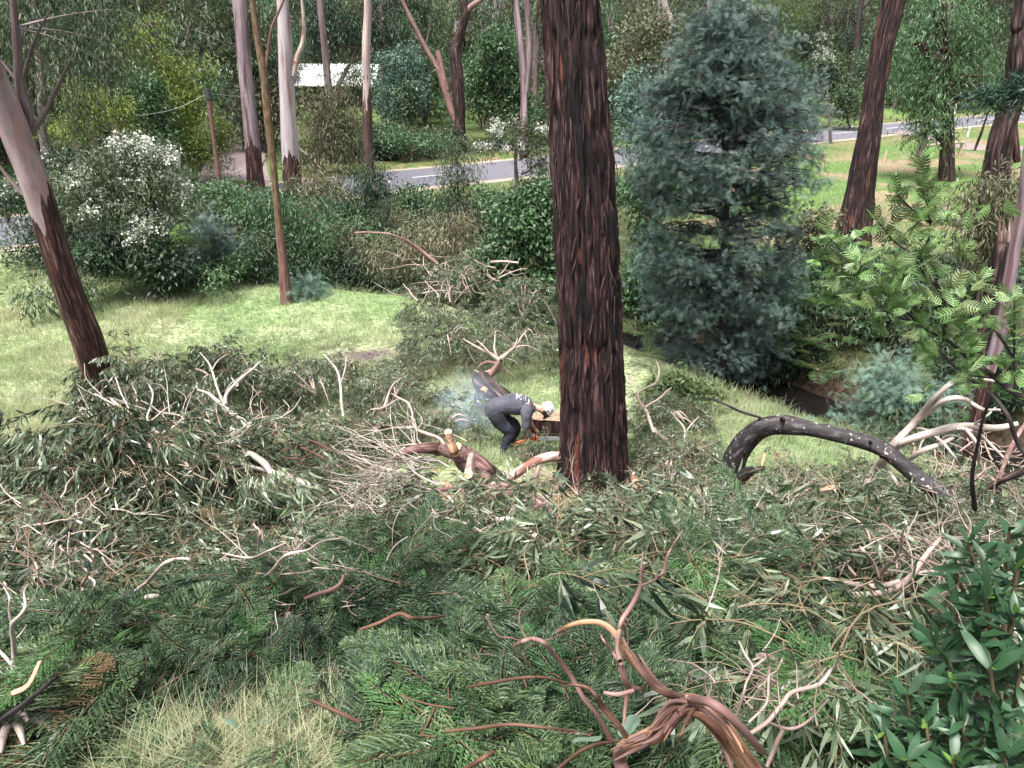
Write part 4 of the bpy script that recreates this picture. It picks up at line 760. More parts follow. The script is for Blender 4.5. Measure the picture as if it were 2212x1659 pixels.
# guard rail along the far side of the road, left
steel = plain('galvanised_steel', (.55, .56, .58), .4, .6, .5, .1)
ss = [RS[np.argmin(np.hypot(RP[:, 0] - x, RP[:, 1] - y))] for x, y in ((-30, 27), (-14.5, 37.8))]
g0, _ = rp(ss[0], 4.2); gr = thing('guard_rail', 'steel guard rail curving along the far road edge at left', 'guard rail', (g0[0], g0[1], 1))
seg = np.arange(ss[0] - 8, ss[1] + 1, 2.0)
for s in seg[:-1]:
    a = Acc(); prof = [(.0, 0), (.05, .06), (0, .12), (0, .19), (.05, .25), (0, .31)]; rows = []
    for q in (s, s + 1, s + 2.02): (c, tt) = rp(q, 4.1); nn = np.array([tt[1], -tt[0]]); rows.append([(c[0] + nn[0] * d, c[1] + nn[1] * d, 1.45 + z) for d, z in prof] + [(c[0] - nn[0] * .02, c[1] - nn[1] * .02, 1.45 + z) for d, z in prof[::-1]])
    V = np.array(rows).reshape(-1, 3); m_ = 12; i = np.arange(2)[:, None] * m_; j = np.arange(m_)[None]; a.add(V, np.stack([i + j, i + (j + 1) % m_, i + m_ + (j + 1) % m_, i + m_ + j], -1).reshape(-1, 4)); build(a, 'rail', steel, gr, False)
    c, tt = rp(s, 4.25); a = Acc(); box(a, (c[0], c[1], 1.3), (.12, .12, .9)); build(a, 'post', woodm, gr, False)
# timber pole with a wire
p, t = WY(458, 284, 39); zb = h1(p[0], p[1]); pole = thing('power_pole', 'short brown timber pole with a dark cap and a wire, by the domed acacia', 'pole', (p[0], p[1], zb))
tp_, _ = WY(449, 202, 39); a = Acc(); tube(a, [(p[0], p[1], zb - .2), tp_], [.13, .11], 10, 2, disp=.01); build(a, 'post', plain('red_timber', (.15, .085, .07), .8, var=.3), pole)
a = Acc(); tube(a, [tp_ - [0, 0, .25], tp_ + [0, 0, .22]], [.15, .14], 10, 2, cap=0); build(a, 'cap', plain('dark_cap', (.05, .05, .055), .6), pole)
e1, _ = WY(300, 250, 37); e2, _ = WY(600, 195, 44); a = Acc(); tube(a, [e1, (e1 + tp_) / 2 - [0, 0, .2], tp_], [.007] * 3, 4, 6); tube(a, [tp_, (e2 + tp_) / 2 - [0, 0, .2], e2], [.007] * 3, 4, 6); build(a, 'wire', steel, pole)
# a bleached log in the paddock and the torn stump at right
limb_px('fallen_log', [(2010, 473, 5, .15), (2045, 475, 7, .2), (2085, 492, 6, .15)], 'rough', label='short weathered log lying on the green paddock', cat='log', sides=10, disp=.02)
trunk_tree('torn_stump', 'pale splintered tree stump at the lower right of the paddock', 'rough', [(2172, 520, 16), (2165, 545, 20), (2158, 600, 24), (2150, 660, 26)], 17, ext=False, seed=41, disp=.06, sides=24)
_ts2 = [o for o in bpy.data.objects if o.name.startswith('torn_stump')][0]
for k_ in range(9):
    u_, _rr = 2158 + k_ * 4.2, random.Random(k_); wl_ = _rr.uniform(18, 60); a = Acc(); P_ = [WY(u_, 545, 17.0 + .12 * math.sin(k_))[0], WY(u_ + 1, 520 - wl_ * .4, 17.0 + .12 * math.sin(k_))[0], WY(u_ + _rr.uniform(-3, 4), 520 - wl_, 17.0 + .1 * math.sin(k_))[0]]; tube(a, P_, [.045, .03, .004], 5, 3); build(a, 'splinter', M['palelimb' if k_ % 2 else 'pinklimb'], _ts2)
limb_px('bent_dead_branch', [(768, 503, 2, 2.2), (800, 502, 2.5, 2.3), (850, 508, 3, 2.3), (900, 535, 4, 1.9), (945, 570, 5, 1.4)], 'pinklimb', label='thin dead branch arching in front of the scrub at the back of the clearing', cat='branch')
limb_px('dead_branch', [(1060, 566, 3, 2.2), (1090, 565, 3.5, 2.3), (1120, 568, 3, 2.3)], 'palelimb', label='short pale dead stick in the leafy shrub left of the great trunk', cat='branch')
# ------------------------------------------------------------------ stumps and logs by the worker
M['palecut'] = plain('pale_sawn_top', (.26, .19, .125), .75, var=.4, vs=16)
def stump():
    c, t = WY(1192, 900, 14.75); x, y = c[0], c[1]; top = c[2]; z0 = h1(x, y) - .1
    root = thing('sawn_stump', 'wide dark barked stump with a fresh pale sawn top, where the worker leans', 'stump', (x, y, z0))
    th = np.linspace(0, 2 * math.pi, 72, endpoint=False); zs = np.linspace(z0, top, 26); TH, Z = np.meshgrid(th, zs); hh = (Z - z0)
    rr = .5 + .16 * smooth(.6, 0, hh) + .06 * (noise(np.stack([np.cos(TH) * 6, np.sin(TH) * 6, Z * .8], -1)) - .5) + .05 * (np.abs(noise(np.stack([np.cos(TH) * 14, np.sin(TH) * 14, Z * 1.5], -1)) - .5))
    V = np.stack([x + np.cos(TH) * rr, y + np.sin(TH) * rr * .5, Z], -1); i = np.arange(25)[:, None] * 72; j = np.arange(72)[None]; j2 = (j + 1) % 72
    a = Acc(); a.add(V, np.stack([i + j, i + j2, i + 72 + j2, i + 72 + j], -1).reshape(-1, 4), 0, np.stack([np.cos(TH) * .5, np.sin(TH) * .5, Z], -1).reshape(-1, 3)); build(a, 'bark', M['stringy'], root)
    a = Acc(); R = [.0, .2, .35, .47]; rows = [np.column_stack([x + np.cos(th) * rr[-1] * f, y + np.sin(th) * rr[-1] * f * .5, top + .012 + .03 * (noise(np.column_stack([np.cos(th) * f * 3, np.sin(th) * f * 3, th * 0])) - .3) * (f < 1)]) for f in (.02, .35, .7, .97)]
    V = np.array(rows).reshape(-1, 3); i = np.arange(3)[:, None] * 72; F = np.stack([i + j, i + 72 + j, i + 72 + j2, i + j2], -1).reshape(-1, 4); a.add(V, F); build(a, 'cut_face', M['palecut'], root)
    return root
stump()
# second stump and charred log behind the worker
c, t = WY(1048, 850, 16.6); z0 = h1(c[0], c[1])
root = thing('charred_log', 'thick charred log and broken butt lying behind the worker', 'log', (c[0], c[1], z0))
a = Acc(); tube(a, [WY(1040, 912, 16.2)[0], WY(1043, 885, 16.3)[0], WY(1046, 852, 16.4)[0]], [.33, .25, .22], 20, 6, cap=1, disp=.05); build(a, 'butt', [M['rough'], M['darktwig']], root)
a = Acc(); tube(a, [WY(1036, 815, 17.3)[0], WY(1052, 838, 17.0)[0], WY(1082, 866, 16.4)[0], WY(1120, 898, 15.9)[0]], [.23, .27, .26, .24], 20, 6, cap=1, disp=.06); build(a, 'stem', [M['rough'], M['palecut']], root)
a = Acc(); tube(a, [WY(1045, 846, 16.2)[0], WY(1050, 838, 16.25)[0]], [.1, .08], 6, 3); build(a, 'splinter', M['chip'], root)
# the up-ended pale crown behind
def wlimb(parent, name, pts, Y, mat, sides=7, dy=0.0):
    P, R = [], []
    for k, (u, v, w) in enumerate(pts): p, t = WY(u, v, Y + dy * k); P.append(p); R.append(w * t / FPX)
    a = Acc(); tube(a, P, R, sides, 6); return build(a, name, M[mat], parent)
c, t = WY(1052, 822, 17.6); root = thing('upturned_branch', 'pink limb whose pale bare twigs fan upward beyond the worker', 'branch', (c[0], c[1], h1(c[0], c[1])))
wlimb(root, 'limb', [(1050, 835, 9), (1056, 815, 8), (1070, 795, 7), (1080, 778, 6)], 17.6, 'pinklimb')
for pts in ([(1080, 778, 5), (1060, 765, 4), (1035, 752, 2.5), (1000, 732, 1.5)], [(1076, 778, 3.5), (1068, 755, 3), (1069, 735, 2), (1070, 715, 1)], [(1080, 775, 5), (1100, 760, 4), (1118, 742, 3), (1128, 725, 1.5), (1138, 716, 1)], [(1085, 775, 3), (1110, 752, 2), (1140, 747, 1.5), (1165, 760, 1)], [(1072, 785, 3.5), (1050, 782, 3), (1032, 795, 2), (1020, 815, 1.5)], [(1085, 772, 2), (1110, 780, 1.5), (1130, 800, 1), (1150, 825, .8)], [(1068, 795, 2.5), (1045, 805, 2), (1025, 800, 1)], [(1060, 765, 2), (1042, 745, 1.5), (1030, 735, 1)], [(1100, 760, 2), (1112, 748, 1.5), (1118, 730, 1)], [(1078, 780, 2), (1095, 800, 1.5), (1118, 822, 1), (1130, 848, .7)], [(1075, 790, 2), (1088, 815, 1), (1095, 840, .7)]):
    wlimb(root, 'twig', pts, 17.6, 'palelimb' if pts[0][1] != 785 else 'pinklimb', 5, .12)

# ------------------------------------------------------------------ the arching dark trunk
root = thing('arching_trunk', 'dark lichen spotted trunk arching low over the brush at right', 'tree', G(1555, 1105, 0)[0])
Y0 = G(1555, 1105, 0)[0][1]
def ywpts(pts): 
    P, R = [], []
    for u, v, w, Y in pts: p, t = WY(u, v, Y); P.append(p); R.append(w * t / FPX)
    return P, R
P, R = ywpts([(1548, 1130, 28, Y0), (1560, 1080, 27, Y0), (1578, 1020, 26, Y0 - .1), (1602, 965, 25, Y0 - .25), (1640, 928, 23, Y0 - .45), (1692, 917, 19.5, Y0 - .75), (1775, 931, 17, Y0 - 1.1), (1850, 950, 17, Y0 - 1.4), (1908, 972, 17, Y0 - 1.6), (1958, 1012, 17.5, Y0 - 1.8), (2000, 1045, 16.5, Y0 - 2), (2045, 1072, 16, Y0 - 2.2), (2100, 1102, 14, Y0 - 2.4), (2150, 1150, 13, Y0 - 2.6)])
a = Acc(); tube(a, P, R, 28, 9, disp=.012, knob=.1, seed=4, dfreq=9); build(a, 'stem', M['lichenbark'], root)
P, R = ywpts([(2103, 1102, 6, Y0 - 2.45), (2112, 1080, 6, Y0 - 2.5), (2150, 1045, 7, Y0 - 2.6), (2240, 1005, 8, Y0 - 2.7)]); a = Acc(); tube(a, P, R, 10, 6, disp=.004); build(a, 'limb', M['rough'], root)
P, R = ywpts([(1590, 1040, 17, Y0 - .2), (1612, 1022, 13, Y0 - .35), (1638, 1015, 7, Y0 - .5), (1652, 1010, 2, Y0 - .55)]); a = Acc(); tube(a, P, R, 10, 5, disp=.01); build(a, 'broken_stub', M['rough'], root)
P, R = ywpts([(1638, 930, 5, Y0 - .5), (1641, 915, 5, Y0 - .5), (1643, 902, 5, Y0 - .5)]); a = Acc(); tube(a, P, R, 8, 3, cap=0); build(a, 'broken_stub', M['rough'], root)
P, R = ywpts([(1643, 902, 2.5, Y0 - .5), (1600, 889, 3, Y0 - .55), (1560, 870, 2.5, Y0 - .6), (1527, 858, 2, Y0 - .6)]); a = Acc(); tube(a, P, R, 6, 5); build(a, 'dead_twig', M['darktwig'], root)
for (u, v, w, d) in ((1905, 985, 6, 1.62), (1880, 955, 5, 1.5), (1690, 905, 6, .8), (1740, 935, 5, .95)):
    P, R = ywpts([(u, v, w, Y0 - d - .05), (u + 2, v - 2, w * .5, Y0 - d - .16)]); a = Acc(); tube(a, P, R, 8, 2, cap=0); build(a, 'knot', M['rough'], root)

# ------------------------------------------------------------------ traced limbs lying on the brush
def bough(name, label, cat, mat, lines, lift=.6, cap=None, group=None, disp=0.0, capmat='cut', part='limb', sides=8, k=6):
    """each line: list of (u, v, half width px[, height m])"""
    p, _ = G(lines[0][0][0], lines[0][0][1], 0); root = thing(name, label, cat, p, group)
    for i, ln in enumerate(lines): limb_px(part if i == 0 else ('twig' if max(q[2] for q in ln) < 4.5 else 'branch'), ln, mat, root, lift, sides if i == 0 else 7, k, cap and i == 0, disp, capmat=capmat, seed=i)
    return root
    return root
PEEL = bough('peeling_limb', 'big peeling orange and pink limb curving at bottom centre, nearest to the camera', 'branch', 'peel',
    [[(1640, 1690, 24, .5), (1612, 1650, 23, .55), (1585, 1605, 23, .65), (1552, 1560, 25, .75), (1515, 1528, 27, .8), (1475, 1522, 27, .8), (1445, 1548, 26, .78), (1420, 1582, 22, .72), (1385, 1598, 18, .68), (1350, 1612, 17, .62), (1338, 1640, 19, .55), (1356, 1690, 19, .5)],
     [(1474, 1508, 12, .85), (1440, 1497, 11, .9), (1412, 1482, 9, .92), (1387, 1453, 8.5, .95), (1365, 1425, 8, .98), (1347, 1400, 8, 1.0), (1333, 1375, 8, 1), (1315, 1355, 7.5, 1), (1292, 1344, 7, 1), (1257, 1344, 7, 1), (1228, 1352, 6, .95), (1203, 1366, 4, .9)],
     [(1352, 1590, 10, .7), (1335, 1565, 9, .75), (1304, 1529, 9, .8), (1285, 1500, 8, .85), (1268, 1486, 7, .85), (1240, 1480, 5, .85), (1214, 1484, 3.5, .8)]], disp=.016, sides=36, k=12)
# tatters of bark on it
bough('bark_ribbon', 'long loose ribbon of bark hanging beside the near peeling limb', 'bark', 'pinklimb', [[(1490, 1510, 7, .9), (1540, 1520, 9, .95), (1590, 1560, 9, .9), (1630, 1605, 8, .8), (1648, 1625, 5, .7)], [(1468, 1540, 8, .95), (1440, 1570, 8, .9), (1405, 1590, 6, .85), (1370, 1600, 4, .8)], [(1540, 1570, 7, .6), (1565, 1620, 8, .5), (1590, 1690, 8, .4)]], disp=.006)
for q_ in range(26):
    _r = np.random.default_rng(900 + q_); base_ = [(1600, 1630), (1585, 1605), (1552, 1560), (1515, 1528), (1475, 1522), (1445, 1548), (1420, 1582), (1385, 1598), (1350, 1612), (1338, 1640)] if q_ < 17 else [(1474, 1508), (1440, 1497), (1412, 1482), (1387, 1453), (1365, 1425), (1347, 1400), (1333, 1375), (1315, 1355)]
    k_ = _r.integers(0, len(base_) - 4); off = _r.normal(0, 9 if q_ < 17 else 5, 2); seg_ = base_[k_:k_ + 4]
    o_ = limb_px('bark_strip', [(u + off[0] * (1 + .4 * i), v + off[1] * (1 + .4 * i) * .8, (1.5, 4.5, 4.5, 1.2)[i], (.86 if q_ < 17 else 1.02) + .02 * i) for i, (u, v) in enumerate(seg_)], 'pinklimb' if q_ % 3 else 'peel', PEEL, None, 6, 6)
bough('forked_branch', 'pinkish forked dead branch rising from the near peeling limb', 'branch', 'pinklimb',
    [[(1340, 1430, 7, .95), (1333, 1400, 4, .95), (1338, 1365, 5, 1), (1344, 1340, 5.5, 1), (1368, 1303, 5.5, 1), (1382, 1270, 4.5, 1), (1384, 1240, 3, 1.05), (1388, 1200, 2.5, 1.1), (1391, 1178, 2, 1.1)],
     [(1384, 1266, 4, 1), (1415, 1252, 3.5, 1.05), (1434, 1233, 4, 1.05), (1442, 1200, 3, 1.1), (1462, 1165, 2.5, 1.1), (1475, 1145, 1.5, 1.1)], [(1382, 1262, 2.5, 1), (1392, 1225, 2, 1.1), (1402, 1215, 1, 1.1)],
     [(1340, 1435, 8, .9), (1350, 1470, 9, .85), (1358, 1486, 9, .8), (1352, 1520, 5, .75), (1348, 1560, 4, .7)], [(1368, 1492, 5, .85), (1335, 1500, 6, .85), (1304, 1496, 4, .85)], [(1345, 1440, 3, .9), (1325, 1412, 3.5, .9), (1305, 1385, 3, .95), (1298, 1372, 2, .95)], [(1355, 1482, 5, .8), (1385, 1488, 5, .85), (1384, 1478, 3, .9)], [(1360, 1345, 2.5, 1), (1345, 1325, 2, 1.05), (1335, 1300, 1.5, 1.1)]])
bough('bent_branch', 'slim brown branch bending over the cypress boughs at bottom centre', 'branch', 'pinklimb',
    [[(1320, 1600, 6, .6), (1290, 1545, 5, .7), (1262, 1510, 5, .75), (1237, 1466, 5.5, .8), (1215, 1435, 5.5, .85), (1194, 1410, 5.5, .9), (1175, 1388, 5, .95), (1152, 1380, 5, .95), (1130, 1385, 5, .95), (1112, 1395, 4, .9)],
     [(1125, 1385, 2.5, .95), (1105, 1378, 2.5, 1), (1078, 1374, 2, 1), (1060, 1350, 2, 1), (1050, 1330, 1.5, 1)], [(1138, 1382, 2.5, .95), (1125, 1355, 2.5, 1), (1122, 1330, 2, 1.05), (1128, 1312, 1.5, 1.1)], [(1170, 1385, 1.5, .95), (1195, 1378, 1.5, .95), (1235, 1362, 1.5, .9)], [(1150, 1390, 2, .9), (1130, 1410, 1.5, .9), (1145, 1440, 1.5, .85), (1160, 1465, 1, .8)]])
bough('pale_twiggy_branch', 'pale zigzag dead branch right of the near peeling limb', 'branch', 'palelimb',
    [[(1620, 1585, 5, .6), (1658, 1559, 5, .65), (1690, 1520, 5, .7), (1712, 1495, 5, .72), (1768, 1479, 4.5, .72), (1793, 1450, 3.5, .75), (1808, 1432, 2.5, .8), (1815, 1400, 1.5, .9)],
     [(1590, 1550, 5, .65), (1606, 1500, 4, .75), (1612, 1475, 3.5, .78), (1626, 1442, 3.5, .8), (1610, 1415, 3, .82), (1596, 1385, 2, .85)], [(1626, 1442, 3, .8), (1650, 1425, 3, .82), (1668, 1412, 2.5, .85), (1700, 1400, 2, .9)], [(1618, 1560, 3.5, .65), (1655, 1520, 3, .7), (1660, 1470, 3, .75), (1662, 1430, 2.5, .8), (1650, 1400, 1.5, .9)],
     [(1655, 1558, 3, .6), (1690, 1572, 4, .55), (1720, 1572, 4, .55), (1755, 1550, 3, .6), (1790, 1510, 2, .7)], [(1692, 1575, 5, .5), (1680, 1600, 6, .45), (1670, 1625, 6, .4), (1657, 1655, 5, .35)], [(1685, 1530, 1.5, .7), (1680, 1480, 1.5, .75), (1678, 1420, 1.2, .85)], [(1606, 1505, 2, .7), (1650, 1512, 2, .7), (1690, 1515, 1.5, .7)]])
root = thing('bleached_branch', 'white bleached forked branch standing out beside the creek at right', 'branch', G(1872, 1045, .05)[0])
for i_, ln in enumerate([[(1868, 1052, 8), (1890, 1018, 9), (1912, 988, 11), (1935, 955, 8), (1960, 930, 8), (1988, 898, 7.5), (2022, 858, 6.5), (2055, 828, 5.5), (2085, 816, 4.5), (2125, 820, 3.5), (2160, 826, 2)],
     [(1975, 912, 6), (2000, 895, 6), (2040, 865, 6), (2075, 860, 5.5), (2100, 872, 4.5), (2125, 885, 4), (2160, 885, 2.5)], [(1912, 990, 9), (1935, 965, 8), (1970, 948, 9), (2042, 927, 9), (2092, 921, 8), (2150, 925, 7), (2200, 915, 5)],
     [(1955, 1000, 4), (1990, 975, 6), (2030, 960, 6), (2060, 945, 4)], [(2050, 828, 3), (2080, 810, 2.5), (2100, 795, 1.5)], [(2070, 925, 4), (2110, 935, 3.5), (2140, 960, 3), (2180, 1000, 2)], [(1950, 938, 2.5), (1975, 925, 3.5), (2010, 930, 2.5)], [(1905, 990, 5), (1915, 1010, 4), (1935, 1040, 4), (1940, 1060, 3)], [(2000, 935, 3), (2030, 950, 3), (2060, 985, 2.5), (2075, 1010, 1.5)], [(2100, 920, 3), (2130, 900, 2.5), (2150, 880, 1.5)], [(2085, 925, 3.5), (2110, 960, 3.5), (2112, 1000, 3), (2095, 1040, 2)]]):
    P, R = [], []
    for k_, (u, v, w) in enumerate(ln): p, t = WY(u, v, 11.6 - (u - 1868) * .0042 + .15 * math.sin(k_ * 1.7 + i_)); P.append(p); R.append(w * t / FPX)
    a = Acc(); tube(a, P, R, 9, 6, cap=0, disp=.003, seed=i_, knob=.1); build(a, 'limb' if i_ < 3 else 'twig', M['whitelimb'], root)
bough('red_dead_branch', 'reddish bare branch hanging behind the arching trunk at far right', 'branch', 'pinklimb', [[(2160, 1030, 4, .9), (2170, 1000, 6, 1.0), (2185, 965, 6, 1.1), (2205, 930, 5, 1.2), (2225, 900, 4, 1.3)], [(2165, 1015, 3, .9), (2150, 1040, 3, .8), (2147, 1070, 2, .7)]])
bough('pale_sapling_limb', 'pale crooked limb standing in the brush right of the great trunk', 'branch', 'palelimb',
    [[(1485, 985, 8, .3), (1455, 962, 8, .35), (1425, 942, 7, .45), (1412, 925, 6, .55)], [(1412, 935, 5, .5), (1403, 905, 4, .7), (1395, 885, 4, .8), (1382, 868, 4, .9), (1378, 850, 3, 1.0), (1395, 838, 3, 1.1), (1418, 825, 3, 1.2), (1424, 800, 2, 1.3), (1418, 780, 1.2, 1.4)], [(1392, 880, 3, .85), (1425, 860, 3, .9), (1440, 845, 2, 1.0), (1450, 838, 1.5, 1)], [(1380, 850, 3, 1), (1368, 825, 2, 1.15), (1352, 805, 2, 1.2)], [(1478, 955, 3, .4), (1478, 925, 2.5, .55), (1462, 905, 2, .65), (1450, 890, 1.5, .7)], [(1480, 935, 2, .5), (1495, 915, 1.5, .6), (1510, 900, 1, .7)]], disp=.004)
bough('pale_branch', 'long white forked branch on the brush heap left of centre', 'branch', 'whitelimb',
    [[(690, 1055, 9, .75), (655, 1042, 9, .8), (625, 1030, 9, .85), (587, 1020, 7, .9), (533, 1006, 5, 1.0), (483, 993, 6, 1.05), (447, 976, 5, 1.1), (400, 976, 4.5, 1.1), (365, 950, 5, 1.15), (333, 930, 6, 1.2), (290, 896, 4.5, 1.3), (262, 880, 3.5, 1.35), (240, 862, 3, 1.4)],
     [(590, 1030, 7, .9), (575, 1005, 9, 1.0), (547, 983, 8, 1.1), (525, 975, 6, 1.1), (507, 955, 5, 1.15)], [(350, 935, 4, 1.2), (378, 920, 4, 1.25), (397, 905, 4, 1.25), (430, 905, 3, 1.25), (465, 915, 2, 1.2)], [(335, 930, 4, 1.2), (318, 905, 3, 1.3), (325, 880, 3, 1.4), (330, 850, 2.5, 1.5), (318, 825, 2, 1.6)], [(250, 875, 2, 1.35), (225, 862, 2, 1.4), (205, 850, 1.5, 1.45)], [(285, 895, 2, 1.3), (262, 850, 2, 1.45), (250, 815, 1.5, 1.6)], [(375, 960, 3, 1.1), (330, 965, 3, 1.1), (280, 975, 2, 1.1), (235, 965, 1.5, 1.1)], [(450, 980, 3, 1), (470, 940, 2, 1.15), (478, 905, 1.5, 1.3)]])
bough('pale_branch', 'white branch with raised forked ends above the heap, near the clearing', 'branch', 'whitelimb',
    [[(540, 925, 6, .9), (520, 905, 8, 1.0), (495, 888, 8, 1.1), (472, 868, 6, 1.2), (450, 850, 4, 1.25), (427, 842, 3, 1.3)], [(485, 875, 4, 1.1), (470, 840, 3, 1.3), (458, 800, 3, 1.5), (448, 780, 2, 1.6), (432, 762, 1.5, 1.6)], [(488, 878, 5, 1.1), (490, 850, 5, 1.2), (520, 818, 4, 1.35), (545, 798, 4, 1.4), (562, 780, 2, 1.5)], [(458, 800, 2, 1.5), (470, 780, 1.5, 1.6), (490, 765, 1, 1.7)], [(515, 822, 2, 1.3), (512, 835, 1.5, 1.3), (500, 815, 1, 1.4)]])
bough('pale_branch', 'white crooked branch at the right end of the heap, under the smoke', 'branch', 'whitelimb', [[(742, 900, 3, .8), (738, 870, 3.5, 1.0), (735, 830, 4, 1.2), (728, 800, 3.5, 1.35), (712, 780, 2.5, 1.4), (700, 765, 1.5, 1.5)], [(735, 830, 2, 1.2), (745, 800, 2, 1.35), (748, 770, 1, 1.5)]])
bough('pale_branch', 'pale looping branch between the heap and the sawn logs', 'branch', 'palelimb', [[(985, 990, 5, .7), (960, 960, 5, .8), (945, 945, 5, .9), (898, 925, 4, .95), (890, 890, 3.5, 1.0), (880, 870, 3, 1.1), (862, 860, 3, 1.1), (845, 850, 2, 1.2)], [(862, 860, 2, 1.1), (830, 880, 3, 1.1), (800, 885, 2, 1.1)], [(830, 878, 2.5, 1.1), (840, 850, 3, 1.2), (850, 830, 2, 1.25), (870, 815, 1.2, 1.3)]])
bough('bark_nest', 'dark red tangle of stripped twigs on the heap', 'twigs', 'redtwig', [[(700, 990, 3, 1.1), (670, 975, 3, 1.15), (640, 965, 3, 1.15), (610, 975, 2, 1.1)], [(720, 975, 2, 1.1), (680, 955, 3, 1.2), (640, 950, 2, 1.2), (600, 960, 2, 1.1)], [(700, 960, 2, 1.1), (665, 985, 2.5, 1.1), (630, 990, 2, 1.1), (600, 985, 1.5, 1)], [(660, 940, 2, 1.2), (640, 965, 2, 1.2), (650, 1000, 2, 1.1), (690, 1005, 1.5, 1)]])
# sawn logs in the middle
bough('sawn_log', 'curved pink barked log lying in front of the stump, longest of the sawn logs', 'log', 'logbark', [[(1188, 1108, 15, .25), (1165, 1092, 17, .3), (1137, 1077, 19, .35), (1097, 1066, 20, .4), (1057, 1046, 20, .5), (1030, 1025, 18, .6), (1005, 1005, 16, .7), (990, 985, 14, .8)]], cap=True, disp=.012, sides=20)
bough('sawn_log', 'second pink barked log leaning on the curved log, running up to the cut stub', 'log', 'logbark', [[(1100, 1056, 14, .3), (1075, 1035, 16, .5), (1045, 1010, 18, .7), (1010, 985, 19, .85), (985, 968, 15, .95)]], cap=True, disp=.012, sides=20)
bough('cut_stub', 'short upright stub with a round pale cut face', 'log', 'peel', [[(968, 933, 10, 1.2), (970, 945, 11, 1.15), (975, 962, 12, 1.05), (985, 980, 12, .95)]], cap=True, disp=.004, sides=16)
bough('cut_branch_end', 'pale branch end with an orange cut face pointing at the camera, below the stub', 'log', 'palelimb', [[(1012, 1024, 11, .85), (1014, 1005, 10, .9), (1018, 985, 9, .9)]], cap=True, sides=16, capmat='cut')
bough('arched_log', 'pink log arching out of the twigs to the left of the cut stub', 'log', 'logbark', [[(985, 985, 12, .9), (960, 972, 13, .95), (925, 967, 12, 1.0), (890, 972, 10, .95), (865, 985, 8, .85), (850, 1000, 5, .7)]], disp=.008, sides=14)
bough('white_limb', 'thick white limb with leaf shadows resting against the foot of the great trunk', 'branch', 'palelimb', [[(1208, 985, 11, .7), (1185, 987, 13, .7), (1165, 992, 13, .65), (1140, 1006, 14, .55), (1115, 1022, 14, .45), (1088, 1038, 13, .35), (1065, 1050, 9, .3)], [(1165, 1000, 6, .6), (1160, 1020, 6, .45), (1155, 1036, 4, .3)], [(1180, 1010, 2, .5), (1192, 1035, 2.5, .3), (1200, 1055, 2, .15)]], disp=.006, sides=16)
bough('fallen_stick', 'smooth tan stick lying left of the curved log', 'branch', 'pinklimb', [[(860, 1095, 7, .5), (895, 1078, 8, .5), (925, 1064, 7, .5), (970, 1056, 6, .5), (1010, 1062, 4, .4), (1060, 1075, 3, .3)]], disp=.004)
bough('speckled_log', 'short speckled pink log in the brush below the great trunk', 'log', 'mosslog', [[(1182, 1096, 15, .3), (1190, 1120, 17, .3), (1200, 1142, 17, .28), (1215, 1158, 12, .25)]], cap=True, capmat='cutred', disp=.01, sides=16)
bough('cut_disc', 'small orange sawn end showing among the leaves', 'log', 'peel', [[(1226, 1182, 14, .25), (1224, 1172, 14, .3), (1221, 1160, 13, .25)]], cap=True, capmat='chip', sides=14)
bough('white_limb', 'crooked white limb running down through the leaves below the logs', 'branch', 'whitelimb', [[(1050, 1108, 5, .5), (1072, 1122, 7, .5), (1095, 1122, 9, .5), (1118, 1127, 10, .5), (1140, 1146, 10, .45), (1170, 1172, 9, .4), (1198, 1205, 7, .3), (1215, 1225, 4, .2)]], disp=.004)
bough('pale_branch', 'pale pink branch lying across the leaves left of the crooked white limb', 'branch', 'palelimb', [[(900, 1112, 4, .6), (950, 1118, 4, .6), (1004, 1131, 5, .55), (1037, 1149, 5, .5), (1062, 1175, 4.5, .45), (1092, 1205, 4, .4), (1112, 1225, 3, .3)]])
for q, (ln, lab) in enumerate([
    ([(1352, 1008, 5, .35), (1368, 1030, 8, .25), (1382, 1055, 9, .2), (1398, 1080, 7, .12)], 'tall orange splinter leaning at the right foot of the great trunk'),
    ([(1320, 1090, 8, .15), (1345, 1108, 11, .15), (1365, 1130, 9, .12), (1380, 1145, 5, .1)], 'curled slab of orange bark in front of the great trunk'),
    ([(1700, 1055, 5, .35), (1725, 1060, 7, .35), (1750, 1058, 6, .35)], 'reddish bark slab in the leaves right of the arching trunk'),
    ([(1765, 1058, 7, .35), (1790, 1054, 9, .35), (1820, 1052, 7, .35)], 'larger pink bark slab further right in the leaves'),
    ([(1560, 1000, 4, .3), (1545, 1045, 5, .3), (1530, 1060, 3, .3)], 'orange bark sliver behind the arching trunk foot'),
    ([(1150, 1300, 8, .4), (1170, 1290, 10, .4), (1180, 1310, 5, .4)], 'pinkish bark scrap among the cypress boughs'),
    ([(20, 1500, 7, .4), (60, 1480, 8, .45), (85, 1430, 6, .5)], 'orange dead leaf and bark piece at the lower left')]):
    p, _ = G(ln[0][0], ln[0][1], 0); P, R = [], []
    for u, v, w, l in ln: pp, t = G(u, v, l); P.append(pp); R.append(w * t / FPX)
    a = Acc(); P_, R_ = tube(a, P, R, 10, 5, disp=.006, seed=q); V = a.v[0]; c = np.repeat(P_, 10, 0); rel = V - c; nz = norm(np.cross(P[-1] - P[0], [0, 0, 1.0])); up = norm(np.cross(nz, P[-1] - P[0])); a.v[0] = V - up * (rel @ up)[:, None] * .65
    tag(build(a, 'bark_slab', M['chip'], None, origin=tuple(p)), lab, 'bark')
